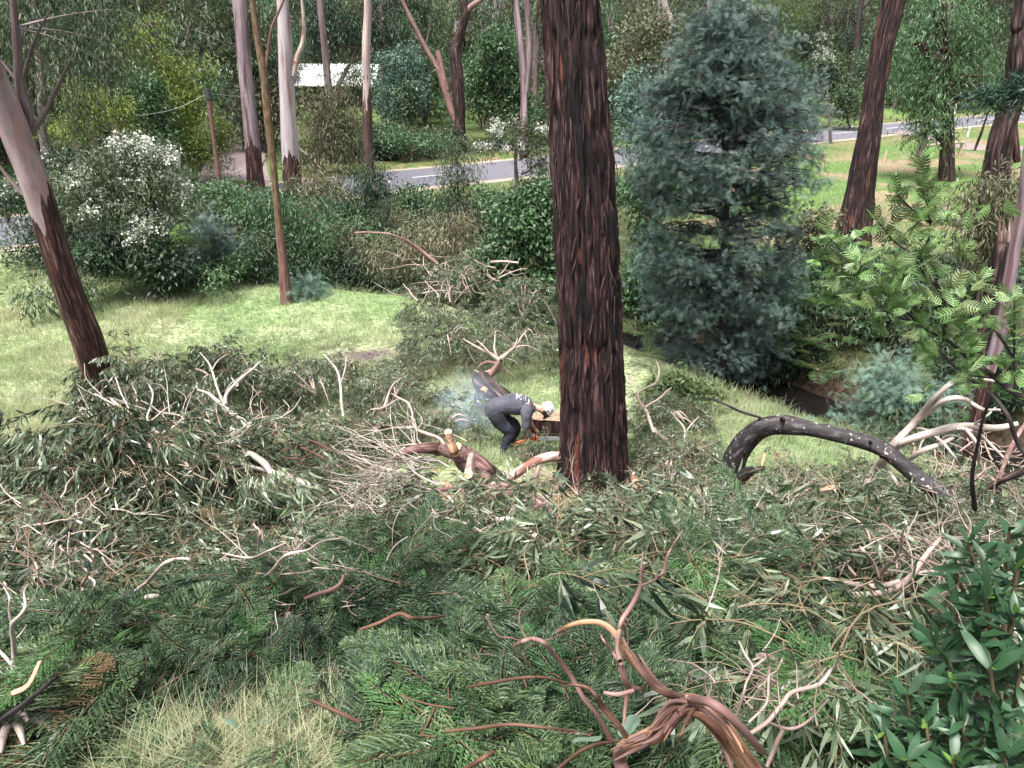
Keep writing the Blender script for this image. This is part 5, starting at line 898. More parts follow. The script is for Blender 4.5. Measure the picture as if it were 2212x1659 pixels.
# right hand heap limbs
bough('pale_branch', 'pair of long tan limbs lying level in the right hand brush', 'branch', 'palelimb',
    [[(1780, 1275, 6, .45), (1830, 1284, 8, .5), (1875, 1284, 8, .5), (1920, 1278, 9, .55), (1945, 1265, 8, .6), (1972, 1240, 8, .65), (1992, 1212, 7, .7), (2008, 1190, 6, .75), (2030, 1165, 5, .8)], [(1795, 1258, 5, .5), (1850, 1262, 7, .55), (1900, 1266, 6, .55), (1945, 1255, 5, .6)], [(1948, 1255, 5, .6), (1990, 1236, 5, .65), (2060, 1232, 4, .65), (2120, 1225, 3, .6)], [(2000, 1210, 3, .7), (2040, 1225, 3, .65), (2090, 1250, 2.5, .6)]], disp=.004)
bough('forked_branch', 'pink forked branch standing among the right hand leaves', 'branch', 'palelimb', [[(1895, 1252, 5, .55), (1915, 1225, 5, .7), (1935, 1205, 4, .8), (1947, 1175, 3.5, .9), (1950, 1150, 2.5, 1.0), (1975, 1115, 2, 1.1)], [(1900, 1248, 4, .6), (1885, 1215, 5, .7), (1865, 1190, 4, .8), (1858, 1182, 3, .8)], [(1850, 1245, 4, .55), (1828, 1220, 4, .6), (1808, 1203, 3.5, .65)], [(1830, 1190, 2, .75), (1860, 1186, 2.5, .8), (1900, 1165, 2, .85), (1940, 1160, 1.5, .9)], [(1945, 1172, 3, .9), (1965, 1200, 3, .8), (2000, 1215, 2, .75)]])
bough('pale_branch', 'thin pink branch lying along the top of the right hand brush', 'branch', 'palelimb', [[(1735, 1136, 4, .5), (1790, 1134, 5, .5), (1840, 1125, 5, .55), (1885, 1112, 4, .55), (1905, 1098, 3, .6)], [(1800, 1140, 3, .5), (1840, 1150, 4, .5), (1885, 1150, 3, .5), (1950, 1140, 2, .5)], [(1760, 1165, 3, .5), (1790, 1168, 4, .5), (1815, 1180, 3, .5)]])
# lower left limbs
bough('upright_branch', 'pale forked branch standing upright at the lower left edge', 'branch', 'whitelimb', [[(28, 1460, 8, .5), (31, 1425, 7, .6), (29, 1385, 5.5, .75), (26, 1350, 5, .9), (45, 1328, 4, 1.0), (55, 1308, 3.5, 1.05), (52, 1280, 2, 1.1), (60, 1262, 1.2, 1.1)], [(25, 1350, 4, .9), (20, 1320, 3.5, 1.0), (20, 1290, 2.5, 1.1), (8, 1268, 1.5, 1.1)], [(28, 1440, 5, .55), (12, 1420, 5, .6), (-8, 1400, 4, .65)], [(30, 1385, 2.5, .75), (48, 1365, 2, .8), (58, 1350, 1.2, .85)]])
bough('pink_limb', 'pink limb slanting up from the lower left edge', 'branch', 'palelimb', [[(35, 1445, 6, .45), (60, 1425, 8, .5), (95, 1395, 8, .5), (120, 1380, 7, .5), (150, 1365, 5, .5), (185, 1350, 3, .5)]])
bough('white_limb', 'smooth white limb and knuckle lying in the lower left brush', 'branch', 'whitelimb', [[(238, 1368, 6, .5), (262, 1350, 7, .55), (285, 1334, 8, .55), (310, 1324, 9, .55), (330, 1318, 6, .5)], [(268, 1318, 8, .6), (290, 1308, 11, .6), (315, 1295, 11, .65), (335, 1291, 10, .65), (355, 1298, 7, .6)], [(280, 1300, 5, .6), (290, 1280, 5, .7), (320, 1255, 5, .75), (352, 1220, 5, .85), (385, 1207, 4, .9), (410, 1208, 3, .9)]])
bough('white_limb', 'short white broken limb at the edge of the cypress boughs, left', 'branch', 'whitelimb', [[(478, 1312, 5, .5), (500, 1306, 7, .5), (525, 1294, 6, .5)], [(460, 1318, 3, .5), (430, 1330, 3, .5)]])
bough('crooked_branch', 'crooked tan branch looping over the leaves left of the cypress', 'branch', 'palelimb', [[(565, 1250, 3, .6), (585, 1235, 4, .7), (605, 1210, 4, .8), (625, 1196, 4, .85), (665, 1188, 3.5, .85), (695, 1170, 3, .85), (735, 1163, 2, .85)]])
bough('pink_limb', 'crooked pink branch end at the upper edge of the cypress boughs', 'branch', 'pinklimb', [[(660, 1292, 3, .6), (690, 1282, 5, .65), (715, 1275, 5, .7), (735, 1262, 4.5, .75), (745, 1240, 4, .8)], [(735, 1262, 3, .75), (760, 1275, 2.5, .7), (780, 1262, 2, .7)]])
bough('pale_branch', 'curly pale branch at the left of the brush, above the white limb', 'branch', 'palelimb', [[(180, 1280, 3, .7), (178, 1262, 4, .75), (190, 1240, 4, .8), (175, 1225, 3.5, .85), (150, 1205, 3, .95), (138, 1190, 2, 1.0), (128, 1182, 1.2, 1)], [(190, 1240, 2.5, .8), (212, 1232, 2, .85)], [(190, 1245, 3, .8), (205, 1258, 3.5, .75), (200, 1275, 2, .7)]])
bough('dead_sprig', 'small pale forked sprig at the left centre of the heap', 'branch', 'palelimb', [[(558, 1190, 2, .9), (560, 1165, 3, 1.0), (562, 1148, 3, 1.05), (550, 1135, 2.5, 1.1), (545, 1118, 1.5, 1.1)], [(480, 1195, 2, .8), (540, 1205, 3.5, .8), (580, 1190, 3, .8), (620, 1172, 2, .85)]])
bough('dark_cane', 'long thin dark stick slanting across the lower left corner', 'branch', 'darktwig', [[(-20, 1572, 5, .9), (60, 1515, 5, 1.0), (133, 1453, 4.5, 1.1), (195, 1402, 4, 1.15), (240, 1364, 3.5, 1.2), (300, 1312, 3, 1.25), (367, 1264, 2.5, 1.3), (430, 1238, 2, 1.3), (505, 1228, 1.2, 1.3)], [(300, 1312, 1.5, 1.2), (320, 1340, 1.2, 1.1), (350, 1390, 1, 1)]])
bough('red_branch', 'dark red cypress branch showing in the middle of the cut boughs', 'branch', 'redtwig', [[(778, 1360, 3, .7), (820, 1345, 4, .75), (862, 1326, 4.5, .8), (890, 1335, 4.5, .8), (925, 1336, 4, .75), (960, 1330, 3, .7)]])
bough('red_branch', 'thin brown broken branch in the pale grass at bottom left', 'branch', 'redtwig', [[(670, 1512, 3, .4), (700, 1525, 5, .4), (745, 1545, 5, .38), (775, 1560, 4, .35)]])
bough('red_branch', 'reddish branch in the cypress at the very bottom', 'branch', 'redtwig', [[(1000, 1665, 6, .4), (1040, 1640, 6, .5), (1065, 1625, 5, .5)], [(1200, 1665, 5, .4), (1250, 1625, 5, .5), (1290, 1608, 5, .55), (1340, 1600, 3, .6)]])
bough('red_branch', 'pale brown branch running through the cypress right of the pale grass', 'branch', 'redtwig', [[(1010, 1485, 3, .6), (1060, 1475, 3.5, .65), (1120, 1465, 3.5, .7), (1170, 1463, 3, .7), (1210, 1472, 2.5, .65), (1250, 1480, 2, .6)]])
bough('red_branch', 'thin reddish cypress stem left of the near peeling limb', 'branch', 'redtwig', [[(960, 1580, 3, .5), (1030, 1573, 4, .55), (1100, 1565, 4, .55), (1180, 1572, 3, .55), (1250, 1580, 2, .5)], [(860, 1500, 2, .5), (920, 1520, 3, .5), (980, 1530, 3, .5)]])
# tangles of grey twigs
def tangle(label, u, v, du, dv, n, lift, mat, seed, ang=(150, 260), L=(60, 190)):
    r = np.random.default_rng(seed); p, _ = G(u, v, 0); root = thing('twig_tangle', label, 'twigs', p)
    for k in range(n):
        th = rad(r.uniform(*ang)); l = r.uniform(*L); b = r.normal(0, .2); pts = []; x, y = u + r.normal(0, du), v + r.normal(0, dv); w = r.uniform(1.2, 2.8); lf = lift * r.uniform(.7, 1.1)
        for q in range(6): pts.append((x, y, max(w * (1 - q / 6.5), .7), lf * (1 + .05 * q))); th += b * .35 + r.normal(0, .22); x += math.cos(th) * l / 5; y -= math.sin(th) * l / 5 * .7
        limb_px('twig', pts, mat, root, None, 5, 4)
        if r.random() < .6: x, y = pts[2][0], pts[2][1]; t2 = th + r.normal(0, .6); limb_px('twig', [(x, y, w * .5, lf), (x + math.cos(t2) * l * .2, y - math.sin(t2) * l * .15, w * .4, lf * 1.1), (x + math.cos(t2 + .5) * l * .4, y - math.sin(t2 + .5) * l * .3, .8, lf * 1.2)], mat, root, None, 4, 4)
tangle('tangle of bare grey pink twigs left of the cut stub', 900, 1010, 50, 40, 60, .9, 'whitelimb', 1, (140, 230), (100, 260))
tangle('low tangle of pale twigs below the arched pink log', 880, 1080, 70, 30, 45, .6, 'palelimb', 2, (120, 250))
tangle('grey twig mesh in the hollow left of the cypress boughs', 640, 1230, 80, 50, 40, .6, 'palelimb', 3, (0, 360), (40, 120))
tangle('fan of tawny stalks over the large drooping heap at left', 330, 985, 90, 18, 40, .93, 'twiglight', 4, (200, 340), (60, 150))
tangle('pink brown twigs across the right hand brush', 2000, 1180, 90, 60, 60, .75, 'palelimb', 5, (0, 360), (60, 180))
tangle('fine pink twigs under the bleached branch at right', 2090, 1000, 60, 40, 45, .6, 'palelimb', 6, (0, 360), (60, 160))
tangle('dead pale twigs behind the fallen crown left of the great trunk', 1010, 600, 70, 40, 40, 1.6, 'palelimb', 7, (30, 200), (40, 110))
tangle('straggling stems in the brush right of the arching trunk foot', 1750, 1080, 110, 30, 40, .5, 'twig', 8, (0, 360), (50, 140))
tangle('pinkish twigs over the left brush', 130, 1130, 80, 60, 40, .9, 'palelimb', 9, (0, 360), (60, 150))
tangle('brown twigs in front of the great trunk foot', 1230, 1110, 80, 25, 50, .12, 'twig', 10, (0, 360), (40, 120))
tangle('thin dry stems in the near brush at lower right', 1700, 1500, 120, 50, 30, .7, 'palelimb', 11, (30, 150), (60, 160))
tangle('bare stems on top of the heap beside the leaning gum foot', 400, 900, 110, 40, 34, 1.25, 'whitelimb', 12, (20, 160), (60, 160))
# ------------------------------------------------------------------ heaps of cut foliage
def heap(name, label, cat, u, v, rx, ry, hh, n, meshes, seed, part='leaf_spray', scl=(.6, 1.0), inner=.6, tilt=.3, probs=None, out=.5, group=None):
    back = .25 if part == 'leaf_spray' else .12
    """a mound at ground point (u, v): n sprays over its skin, each a copy of a shared mesh"""
    r = np.random.default_rng(seed); p, _ = G(u, v, min(hh * .5, .68)); cx, cy = p[0], p[1]; B = np.array([cx, cy, h1(cx, cy)])
    root = thing(name, label, cat, B, group)
    a = Acc()
    for k in range(7):
        th = r.uniform(0, 6.28); l = r.uniform(.5, .95); e = np.array([cx + math.cos(th) * rx * l, cy + math.sin(th) * ry * l]); z1 = h1(*e) + hh * (1 - l * l) * .8 + .1; s = B + [0, 0, hh * .3]
        tube(a, [s, (s + [e[0], e[1], z1]) / 2 + [0, 0, hh * .35], (e[0], e[1], z1)], [.03, .02, .006], 6, 5)
    build(a, 'branch', M['palelimb'], root)
    for k in range(n):
        th = r.uniform(0, 6.28); q = r.uniform(0, 1) ** .5; x = cx + math.cos(th) * rx * q; y = cy + math.sin(th) * ry * q
        z = h1(x, y) + hh * (1 - q ** 2.2) * r.uniform(inner, 1.0) + .1 + r.normal(0, .04)
        yaw = th * out + r.uniform(0, 6.28) * (1 - out) if r.random() < .75 else r.uniform(0, 6.28)
        m = meshes[r.choice(len(meshes), p=probs)]
        o = obj(part, m, root, (x - cx - math.cos(yaw) * back, y - cy - math.sin(yaw) * back, z - B[2]), (r.normal(0, .35), r.normal(.1, tilt), yaw)); o.scale = (r.uniform(*scl),) * 3
    return root
GL = GUMS + GUMDRY; GP = np.array([.13] * 7 + [.03] * 2 + [.015]); GP = GP / GP.sum()
HE = [ (290, 850, 1.4, 1.1, 1.3, 95, 'grey green cut foliage heaped against the foot of the leaning gum'),
 (490, 830, 1.6, 1.1, 1.25, 80, 'cut gum foliage standing highest along the clearing edge'),
 (680, 830, 1.5, 1.0, 1.0, 70, 'dark gum foliage in front of the black burnt patch'),
 (850, 850, 1.0, .8, .75, 45, 'rounded gum leaf heap at the right end, nearest the grass strip'),
 (960, 915, .9, .6, .45, 40, 'low bluish leaf heap just left of the worker'),
 (330, 1060, 1.5, 1.0, 1.35, 190, 'great drooping mound of long gum leaves at left centre'),
 (120, 1050, 1.2, .9, 1.1, 85, 'gum leaf mound at the left edge of the clearing'),
 (520, 1080, 1.1, .9, .9, 75, 'shaded dark gum leaves right of the great drooping mound'),
 (700, 1000, 1.2, .8, .9, 70, 'gum leaves around the dark red twig tangle'),
 (790, 940, 1.1, .7, .7, 50, 'gum leaves between the raised white branch and the bare twigs'),
 (60, 1200, 1.0, .8, .6, 60, 'long leaved gum cuttings at the left edge, low'),
 (270, 1210, 1.2, .8, .6, 75, 'dense gum cuttings below the great drooping mound'),
 (450, 1250, 1.0, .7, .45, 50, 'gum cuttings above the left cypress boughs'),
 (130, 1340, .9, .7, .45, 50, 'gum cuttings around the upright pale branch at lower left'),
 (700, 1150, 1.1, .7, .5, 60, 'gum leaves in the middle left hollow'),
 (880, 1170, .9, .5, .3, 50, 'gum leaves below the tan stick'),
 (1080, 1240, .9, .4, .2, 45, 'gum leaves around the crooked white limb'),
 (1152, 985, .25, .15, .4, 14, 'leafy gum sprig in front of the stump'),
 (1330, 1300, .8, .35, .2, 45, 'gum leaves just below the great trunk'),
 (1450, 1000, 1.0, .8, .7, 60, 'gum leaf heap to the right behind the great trunk foot'),
 (1440, 900, .9, .8, .8, 50, 'leaves hanging round the pale crooked limb'),
 (1470, 1150, .6, .3, .15, 30, 'gum leaves at the foot of the arching trunk, left side'),
 (1720, 1080, 1.1, .5, .2, 50, 'gum leaves scattered with bark slabs under the arching trunk'),
 (1880, 1090, 1.1, .6, .3, 55, 'gum leaves below the middle of the arching trunk'),
 (2100, 1100, .9, .6, .25, 50, 'gum leaves at right beneath the bleached branch'),
 (1740, 1200, 1.1, .7, .5, 65, 'gum leaves left of the pair of tan limbs'),
 (1950, 1220, 1.1, .7, .5, 60, 'gum leaves behind the pair of tan limbs'),
 (1850, 1350, 1.0, .7, .5, 70, 'broad grey gum leaves below the pair of tan limbs'),
 (1640, 1370, .9, .6, .5, 60, 'broad gum leaves above the zigzag dead branch'),
 (2050, 1340, .9, .6, .5, 50, 'gum leaves beside the glossy shrub at right'),
 (1440, 1290, .8, .6, .5, 50, 'large hanging gum leaves behind the pink forked branch'),
 (1100, 1370, .45, .35, .4, 16, 'drooping broad gum leaves over the cypress, centre'),
 (1750, 1480, .7, .5, .45, 40, 'gum leaves behind the zigzag dead branch, lower right'),
 (960, 740, 1.3, 1.0, 1.2, 60, 'fallen grey gum crown at the clearing edge, left of the fanning twigs'),
 (1120, 740, 1.4, 1.0, 1.2, 70, 'fallen gum crown behind the fanning pale twigs'),
 (980, 660, 1.7, 1.3, 1.9, 90, 'tall grey brushy fallen crown at the back of the clearing'),
 (1130, 680, 1.3, 1.2, 1.6, 60, 'fallen crown tucked under the leafy shrub left of the great trunk')]
for q, (u, v, rx, ry, hh, n, lab) in enumerate(HE):
    near = q in (0, 1, 5, 6, 7, 10, 11, 27, 28, 29, 30, 31, 32)
    heap('cut_gum_foliage', lab, 'foliage', u, v, rx, ry, hh * (1.2 if q < 8 or q > 32 else .75), int(n * 1.3), GUML + GUMS[:2] if near else GL, 200 + q, probs=None if near else GP, scl=(.65, 1.1) if near else (.6, 1.0), out=.85, tilt=.35)
CE = [(900, 1230, .6, .45, .6, 90, 'tallest dark cypress bough pile in the centre'), (840, 1320, .5, .35, .45, 70, 'dark cypress boughs around the hollow shadow'),
 (640, 1350, .65, .3, .4, 90, 'bright green cypress boughs sweeping left'), (430, 1400, .55, .25, .3, 70, 'cypress boughs at lower left centre'), (260, 1420, .5, .28, .3, 60, 'cypress boughs under the dark cane'),
 (120, 1520, .35, .25, .3, 45, 'shaded cypress at the bottom left corner'), (1060, 1270, .5, .3, .3, 60, 'cypress boughs with pale fruit, behind the slim brown branch'), (1120, 1400, .42, .28, .35, 70, 'cypress boughs behind the slim brown branch'),
 (1010, 1500, .32, .2, .25, 50, 'cypress boughs bottom centre with pale tips'), (930, 1610, .3, .16, .2, 45, 'cypress boughs at the bottom edge, right of the pale grass'), (1110, 1560, .35, .2, .25, 55, 'cypress boughs left of the near peeling limb'),
 (1260, 1480, .36, .22, .3, 50, 'cypress boughs inside the fork of the near peeling limb'), (1480, 1400, .42, .25, .3, 60, 'cypress boughs behind the arch of the near peeling limb'), (1600, 1290, .42, .3, .6, 80, 'dark upright cypress mass below the arching trunk foot'),
 (1300, 1340, .42, .25, .3, 50, 'cypress boughs among broad gum leaves'), (1780, 1560, .25, .16, .25, 26, 'light green cypress sprays left of the glossy shrub'), (1480, 1640, .25, .1, .15, 20, 'cypress at the bottom edge under the peeling limb'), (1900, 1450, .28, .2, .25, 24, 'pale green cypress tips before the glossy shrub'), (340, 1560, .14, .1, .15, 12, 'dark cypress sprig in the pale grass')]
CPp = np.array([.19, .19, .19, .19, .19, .05])
for q, (u, v, rx, ry, hh, n, lab) in enumerate(CE):
    heap('cypress_bough', lab, 'foliage', u, v, rx * 1.25, ry * 1.25, hh * 1.2, int(n * 1.7), CYP if 'light' not in lab and 'pale green' not in lab else CYP[-2:], 300 + q, part='frond', probs=CPp if 'light' not in lab and 'pale green' not in lab else None, scl=(.7, 1.25), tilt=.35)
heap('browned_cypress', 'browned dead cypress sprays in the bottom left corner', 'foliage', 50, 1590, .3, .2, .3, 34, [CYPB, CYP[1], CYP[3]], 340, part='frond', probs=[.4, .3, .3])
heap('browned_cypress', 'brown cypress sprigs hanging on the pale limbs at left', 'foliage', 500, 1190, .6, .3, .6, 14, [CYPB], 341, part='frond', scl=(.5, .8))

# filler brush that nobody could count
def region_points(polys, n, r):
    pts = []
    for (u0, v0, u1, v1, w) in polys: 
        m = int(n * w)
        for _ in range(m): p, _t = G(r.uniform(u0, u1), r.uniform(v0, v1)); pts.append(p)
    return np.array(pts)
r = np.random.default_rng(50)
P1 = region_points([(-100, 980, 760, 1330, .3), (2260, 1000, 2700, 1500, .12), (180, 790, 900, 980, .16), (760, 1130, 960, 1260, .08), (960, 1200, 1350, 1290, .06), (1640, 1090, 2260, 1480, .26), (1380, 1170, 1640, 1300, .06), (1380, 960, 1540, 1060, .03), (1640, 1030, 2260, 1090, .05), (900, 670, 1190, 800, .04), (1350, 1230, 1640, 1400, .06)], 3000, r)
n = len(P1); P1[:, 2] += r.uniform(.03, .3, n)
stuff('felled_brush', 'layer of felled gum leaves and twigs covering the slope', P1, np.column_stack([r.normal(0, .5, n), r.normal(0, .3, n), r.uniform(0, 6.28, n)]), r.uniform(.6, 1.0, n), r.choice(len(GL), n, p=np.array([.125] * 7 + [.03] * 2 + [.065])), GL)
P2 = region_points([(60, 1400, 620, 1450, .1), (560, 1290, 1300, 1420, .36), (930, 1440, 1480, 1650, .36), (0, 1480, 160, 1650, .08), (100, 1400, 900, 1540, .4), (150, 1540, 900, 1700, .03), (1500, 1500, 2000, 1640, .1)], 2800, r)
n = len(P2); P2[:, 2] += r.uniform(.02, .22, n)
stuff('cypress_litter', 'low layer of cut cypress sprays on the slope', P2, np.column_stack([r.normal(0, .4, n), r.normal(0, .3, n), r.uniform(0, 6.28, n)]), r.uniform(.6, 1.1, n), r.integers(0, 5, n), CYP[:5])
# grasses
TG = [tuft(k, 16, .32, .006, .12, .8, 'grass') for k in range(3)] + [tuft(5 + k, 13, .42, .004, .14, .9, 'drygrass') for k in range(3)]
P3 = region_points([(-120, 590, 900, 900, .5), (-120, 600, 400, 700, .04), (880, 780, 1210, 1010, .13), (-120, 880, 180, 1000, .06), (1380, 850, 2000, 1070, .2), (1150, 1050, 1560, 1130, .05)], 15000, r)
dcr, _ = pdist(P3[:, 0], P3[:, 1], CREEK)
bp, _ = G(790, 768); bare = (((P3[:, 0] - bp[0]) / 1.5) ** 2 + ((P3[:, 1] - bp[1]) / .7) ** 2) < 1.0
P3 = P3[(dcr > 2.0) & ~bare]; n = len(P3)
ng = n2(P3[:, 0], P3[:, 1], .45, 2); dry = (ng + r.normal(0, .13, n)) > .56
stuff('meadow_grass', 'lime green and straw grass of the clearing', P3, np.column_stack([r.normal(0, .1, n), r.normal(0, .1, n), r.uniform(0, 6.28, n)]), r.uniform(.35, .95, n) * np.where(dry, 1.1, .9), np.where(dry, r.integers(3, 6, n), r.integers(0, 3, n)), TG)
TF = [tuft(20 + k, 20, .38, .003, .12, 1.5, 'drygrass', 5) for k in range(3)] + [tuft(30 + k, 16, .34, .004, .11, 1.3, 'neargrass', 5) for k in range(3)]
P4 = region_points([(220, 1650, 860, 1750, .8), (500, 1600, 880, 1660, .2), (1250, 1600, 1900, 1660, .1), (1750, 1500, 2260, 1660, .08)], 1900, r); n = len(P4)
stuff('pale_grass', 'long pale dry grass at the bottom left', P4, np.column_stack([r.normal(0, .2, n), r.normal(0, .2, n), r.uniform(0, 6.28, n)]), r.uniform(.28, .62, n), np.where((P4[:, 0] > .3) | (n2(P4[:, 0], P4[:, 1], 2.2, 8) + r.normal(0, .12, n) > .47), r.integers(3, 6, n), r.integers(0, 3, n)), TF)
P5 = region_points([(1650, 290, 2260, 560, .6), (820, 400, 1200, 425, .08), (800, 250, 1200, 340, .12), (1400, 800, 1860, 900, .2)], 5000, r); n = len(P5)
dr5, _ = pdist(P5[:, 0], P5[:, 1], ROAD); dc5, _ = pdist(P5[:, 0], P5[:, 1], CREEK); P5 = P5[(dr5 > 4.4) & (dc5 > 1.6)]; n = len(P5)
stuff('paddock_grass', 'short green grass of the paddock and verges', P5, np.column_stack([r.normal(0, .1, n), r.normal(0, .1, n), r.uniform(0, 6.28, n)]), r.uniform(.4, 1.0, n), r.choice([0, 1, 2, 3], n), TG)
# bare twigs and bark scraps strewn over the cut brush
def twigfan(seed, mat):
    r2 = np.random.default_rng(seed); a = Acc()
    def go(p, d, l, w, dep):
        q = p + d * l * .5 + r2.normal(0, .03 * l, 3); e = p + d * l; tube(a, [p, q, e], [w, w * .8, w * .55], 4, 2)
        if dep: 
            for _ in range(r2.integers(2, 4)): go(e if r2.random() < .6 else q, norm(d + r2.normal(0, .5, 3) * [1, 1, .5]), l * r2.uniform(.5, .85), w * .55, dep - 1)
    go(np.zeros(3), norm(np.array([1, 0, .15])), .3, .006, 3)
    return a.mesh('twigs', M[mat], True)
TW = [twigfan(k, ('twiglight', 'palelimb', 'whitelimb', 'pinklimb', 'twiglight')[k]) for k in range(5)]
P6 = region_points([(-60, 980, 760, 1330, .3), (180, 790, 900, 980, .2), (760, 1020, 1350, 1260, .16), (1380, 1000, 2260, 1480, .26), (900, 650, 1190, 820, .05), (0, 1300, 1500, 1500, .03)], 1900, r); P6 = P6[n2(P6[:, 0], P6[:, 1], .9, 31) + r.normal(0, .06, len(P6)) > .55]; n = len(P6); P6[:, 2] += r.uniform(.12, .5, n)
stuff('bare_twigs', 'fine pale bare twigs strewn over the cut brush', P6, np.column_stack([r.uniform(0, 6.28, n), r.normal(-.1, .35, n), r.uniform(0, 6.28, n)]), r.uniform(.5, 1.2, n), r.integers(0, 5, n), TW)
def scrap(seed, mat):
    r2 = np.random.default_rng(seed); a = Acc(); t = np.linspace(0, 1, 5); w = .12 * np.sin(np.pi * (t * .8 + .1)) * r2.uniform(.6, 1.2); V = []
    for x, q in zip(t, w): V += [(x, q, .08 * math.sin(x * 3) + .1 * q), (x, 0, .08 * math.sin(x * 3) - .03), (x, -q, .08 * math.sin(x * 3) + .1 * q)]
    F = []
    for i in range(4): b = i * 3; F += [(b, b + 1, b + 4, b + 3), (b + 1, b + 2, b + 5, b + 4)]
    a.add(V, F); return a.mesh('bark_scrap', M[mat], False)
SB = [scrap(1, 'chip'), scrap(2, 'pinklimb'), scrap(3, 'palelimb'), scrap(4, 'peel')]
P7 = region_points([(-60, 980, 760, 1330, .2), (300, 850, 900, 980, .1), (760, 1020, 1500, 1260, .4), (1450, 1000, 2260, 1450, .3)], 1500, r); n = len(P7); P7[:, 2] += r.uniform(.04, .3, n)
stuff('bark_litter', 'scraps of pink and orange bark among the leaves', P7, np.column_stack([r.normal(0, .5, n), r.normal(0, .4, n), r.uniform(0, 6.28, n)]), r.uniform(.06, .28, n), r.integers(0, 4, n), SB)
# understorey and distant wood
def bushmesh(seed, mat, T, ll, ww, n=70, per=16, droop=.3):
    r2 = np.random.default_rng(seed); lb = [(np.array([r2.normal(0, .5), r2.normal(0, .5), .9 + r2.uniform(0, .7)]), np.array([.75, .75, .65])) for _ in range(5)]
    a = crown(lb, n, per, .24, T, ll, ww, droop, mat, seed, .8, .3); b = Acc()
    for c, R in lb: tube(a, [(0, 0, 0), c * .5 + [0, 0, .1], c], [.035, .02, .01], 4, 3, 1)
    return a.mesh('bush', [M[mat], M['farbark']], False)
UB = [bushmesh(1, 'dark', T_DIAM, .2, .4), bushmesh(2, 'gumfar', T_DIAM, .22, .25, droop=.8), bushmesh(3, 'mid', T_DIAM, .2, .5), bushmesh(4, 'olive', T_DIAM, .2, .25), bushmesh(5, 'dark', T_LANCE, .24, .2, droop=.8), bushmesh(6, 'wattle', T_FEATH, .32, .8, 60, 8)]
def band(curve, lo, hi, n, r, x0, x1, sgn=None):
    Pc = catmull(curve, 12); out = []
    for _ in range(n * 3):
        k = r.integers(len(Pc)); d = r.uniform(lo, hi); t = Pc[min(k + 1, len(Pc) - 1)] - Pc[max(k - 1, 0)]; t = t / (np.hypot(*t) + 1e-9); q = Pc[k] + np.array([-t[1], t[0]]) * d + r.normal(0, .5, 2)
        if x0 < q[0] < x1: out.append((q[0], q[1], h1(*q)))
        if len(out) >= n: break
    return np.array(out)
U1 = np.vstack([band(CREEK[::-1], -1.2, 2.0, 90, r, -30, 9), band(CREEK[::-1], 2, 6, 10, r, -30, -2), band(ROAD, -11, -9, 60, r, -30, 6), band(ROAD, -8, -5.6, 40, r, -30, -10), band(ROAD, 5.6, 9, 50, r, -14, 30)])
dd, sg = pdist(U1[:, 0], U1[:, 1], CREEK)
U1 = np.vstack([U1] + [np.array([(x_, y_, h1(x_, y_))]) for x_, y_ in [(r.uniform(7, 19), r.uniform(19.5, 26)) for _ in range(60)] if pdist(np.array([x_]), np.array([y_]), CREEK)[0][0] > 1.5]); dd, sg = pdist(U1[:, 0], U1[:, 1], CREEK)
U1 = U1[~((U1[:, 0] > 3) & (U1[:, 1] < 26) & (dd < 1.4))]
n = len(U1)
stuff('undergrowth', 'dense mixed undergrowth along the creek and road', U1 - [0, 0, .15], np.column_stack([np.zeros(n), np.zeros(n), r.uniform(0, 6.28, n)]), r.uniform(.55, 1.15, n), r.choice(6, n, p=[.3, .15, .2, .15, .15, .05]), UB)
# low undergrowth on the far side of the creek: small
def woodtree(seed, mat, hgt, bark):
    r2 = np.random.default_rng(seed); a = Acc(); tube(a, [(0, 0, -.3), (r2.normal(0, .3), r2.normal(0, .3), hgt * .5), (r2.normal(0, .6), r2.normal(0, .6), hgt)], [.26, .2, .06], 8, 5, 1)
    lb = [(np.array([r2.normal(0, hgt * .13), r2.normal(0, hgt * .13), hgt * r2.uniform(.3, 1)]), np.array([hgt * .14, hgt * .14, hgt * .11])) for _ in range(11)]
    crown(lb, 210, 16, hgt * .035, T_DIAM, hgt * .032, .28, .8, mat, seed, 1, .3, acc=a)
    for c, R in lb: tube(a, [(0, 0, c[2] * .7), (c * [.5, .5, .9]), c], [.09, .06, .02], 4, 3, 1)
    return a.mesh('wood_tree', [M[mat], M[bark]], False)
SAP = None
WT = [woodtree(1, 'gumfar', 17, 'farpale'), woodtree(2, 'dark', 14, 'farbark'), woodtree(3, 'gumfar', 20, 'farbark'), woodtree(4, 'mid', 11, 'farbark'), woodtree(5, 'olive', 16, 'farpale'), woodtree(6, 'dark', 9, 'farbark')]
SP = np.vstack([band(CREEK[::-1], -1, 2.5, 34, r, -28, 5), band(ROAD, -9, -6, 9, r, -28, -9)]); n = len(SP)
stuff('thin_saplings', 'thin upright saplings poking out of the creek scrub', SP - [0, 0, .1], np.column_stack([r.normal(0, .12, n), r.normal(0, .12, n), r.uniform(0, 6.28, n)]), r.uniform(.1, .2, n), r.integers(0, 6, n), WT)
W = []
def ok(x, y):
    d, s = pdist(np.array([x]), np.array([y]), ROAD); d, s = d[0], s[0]
    if s < 0 or d < 7: return False
    u = CX + FPX * x / (y * math.cos(PITCH) - (h1(x, y) - 7.6) * math.sin(PITCH)); 
    if 430 < u < 640 and y < 88 and y > 44 and not (540 < u < 600): return r.random() < .04
    if 600 <= u < 830 and y < 84: return False
    if 930 < u < 1040 and y < 125: return False
    if 1740 < u < 1880 and y < 150: return False
    if u > 2120 and y < 130: return r.random() < .2
    if 830 < u < 1180 and y < 66: return False
    if u > 1480 and y < 100: return r.random() < .2
    return True
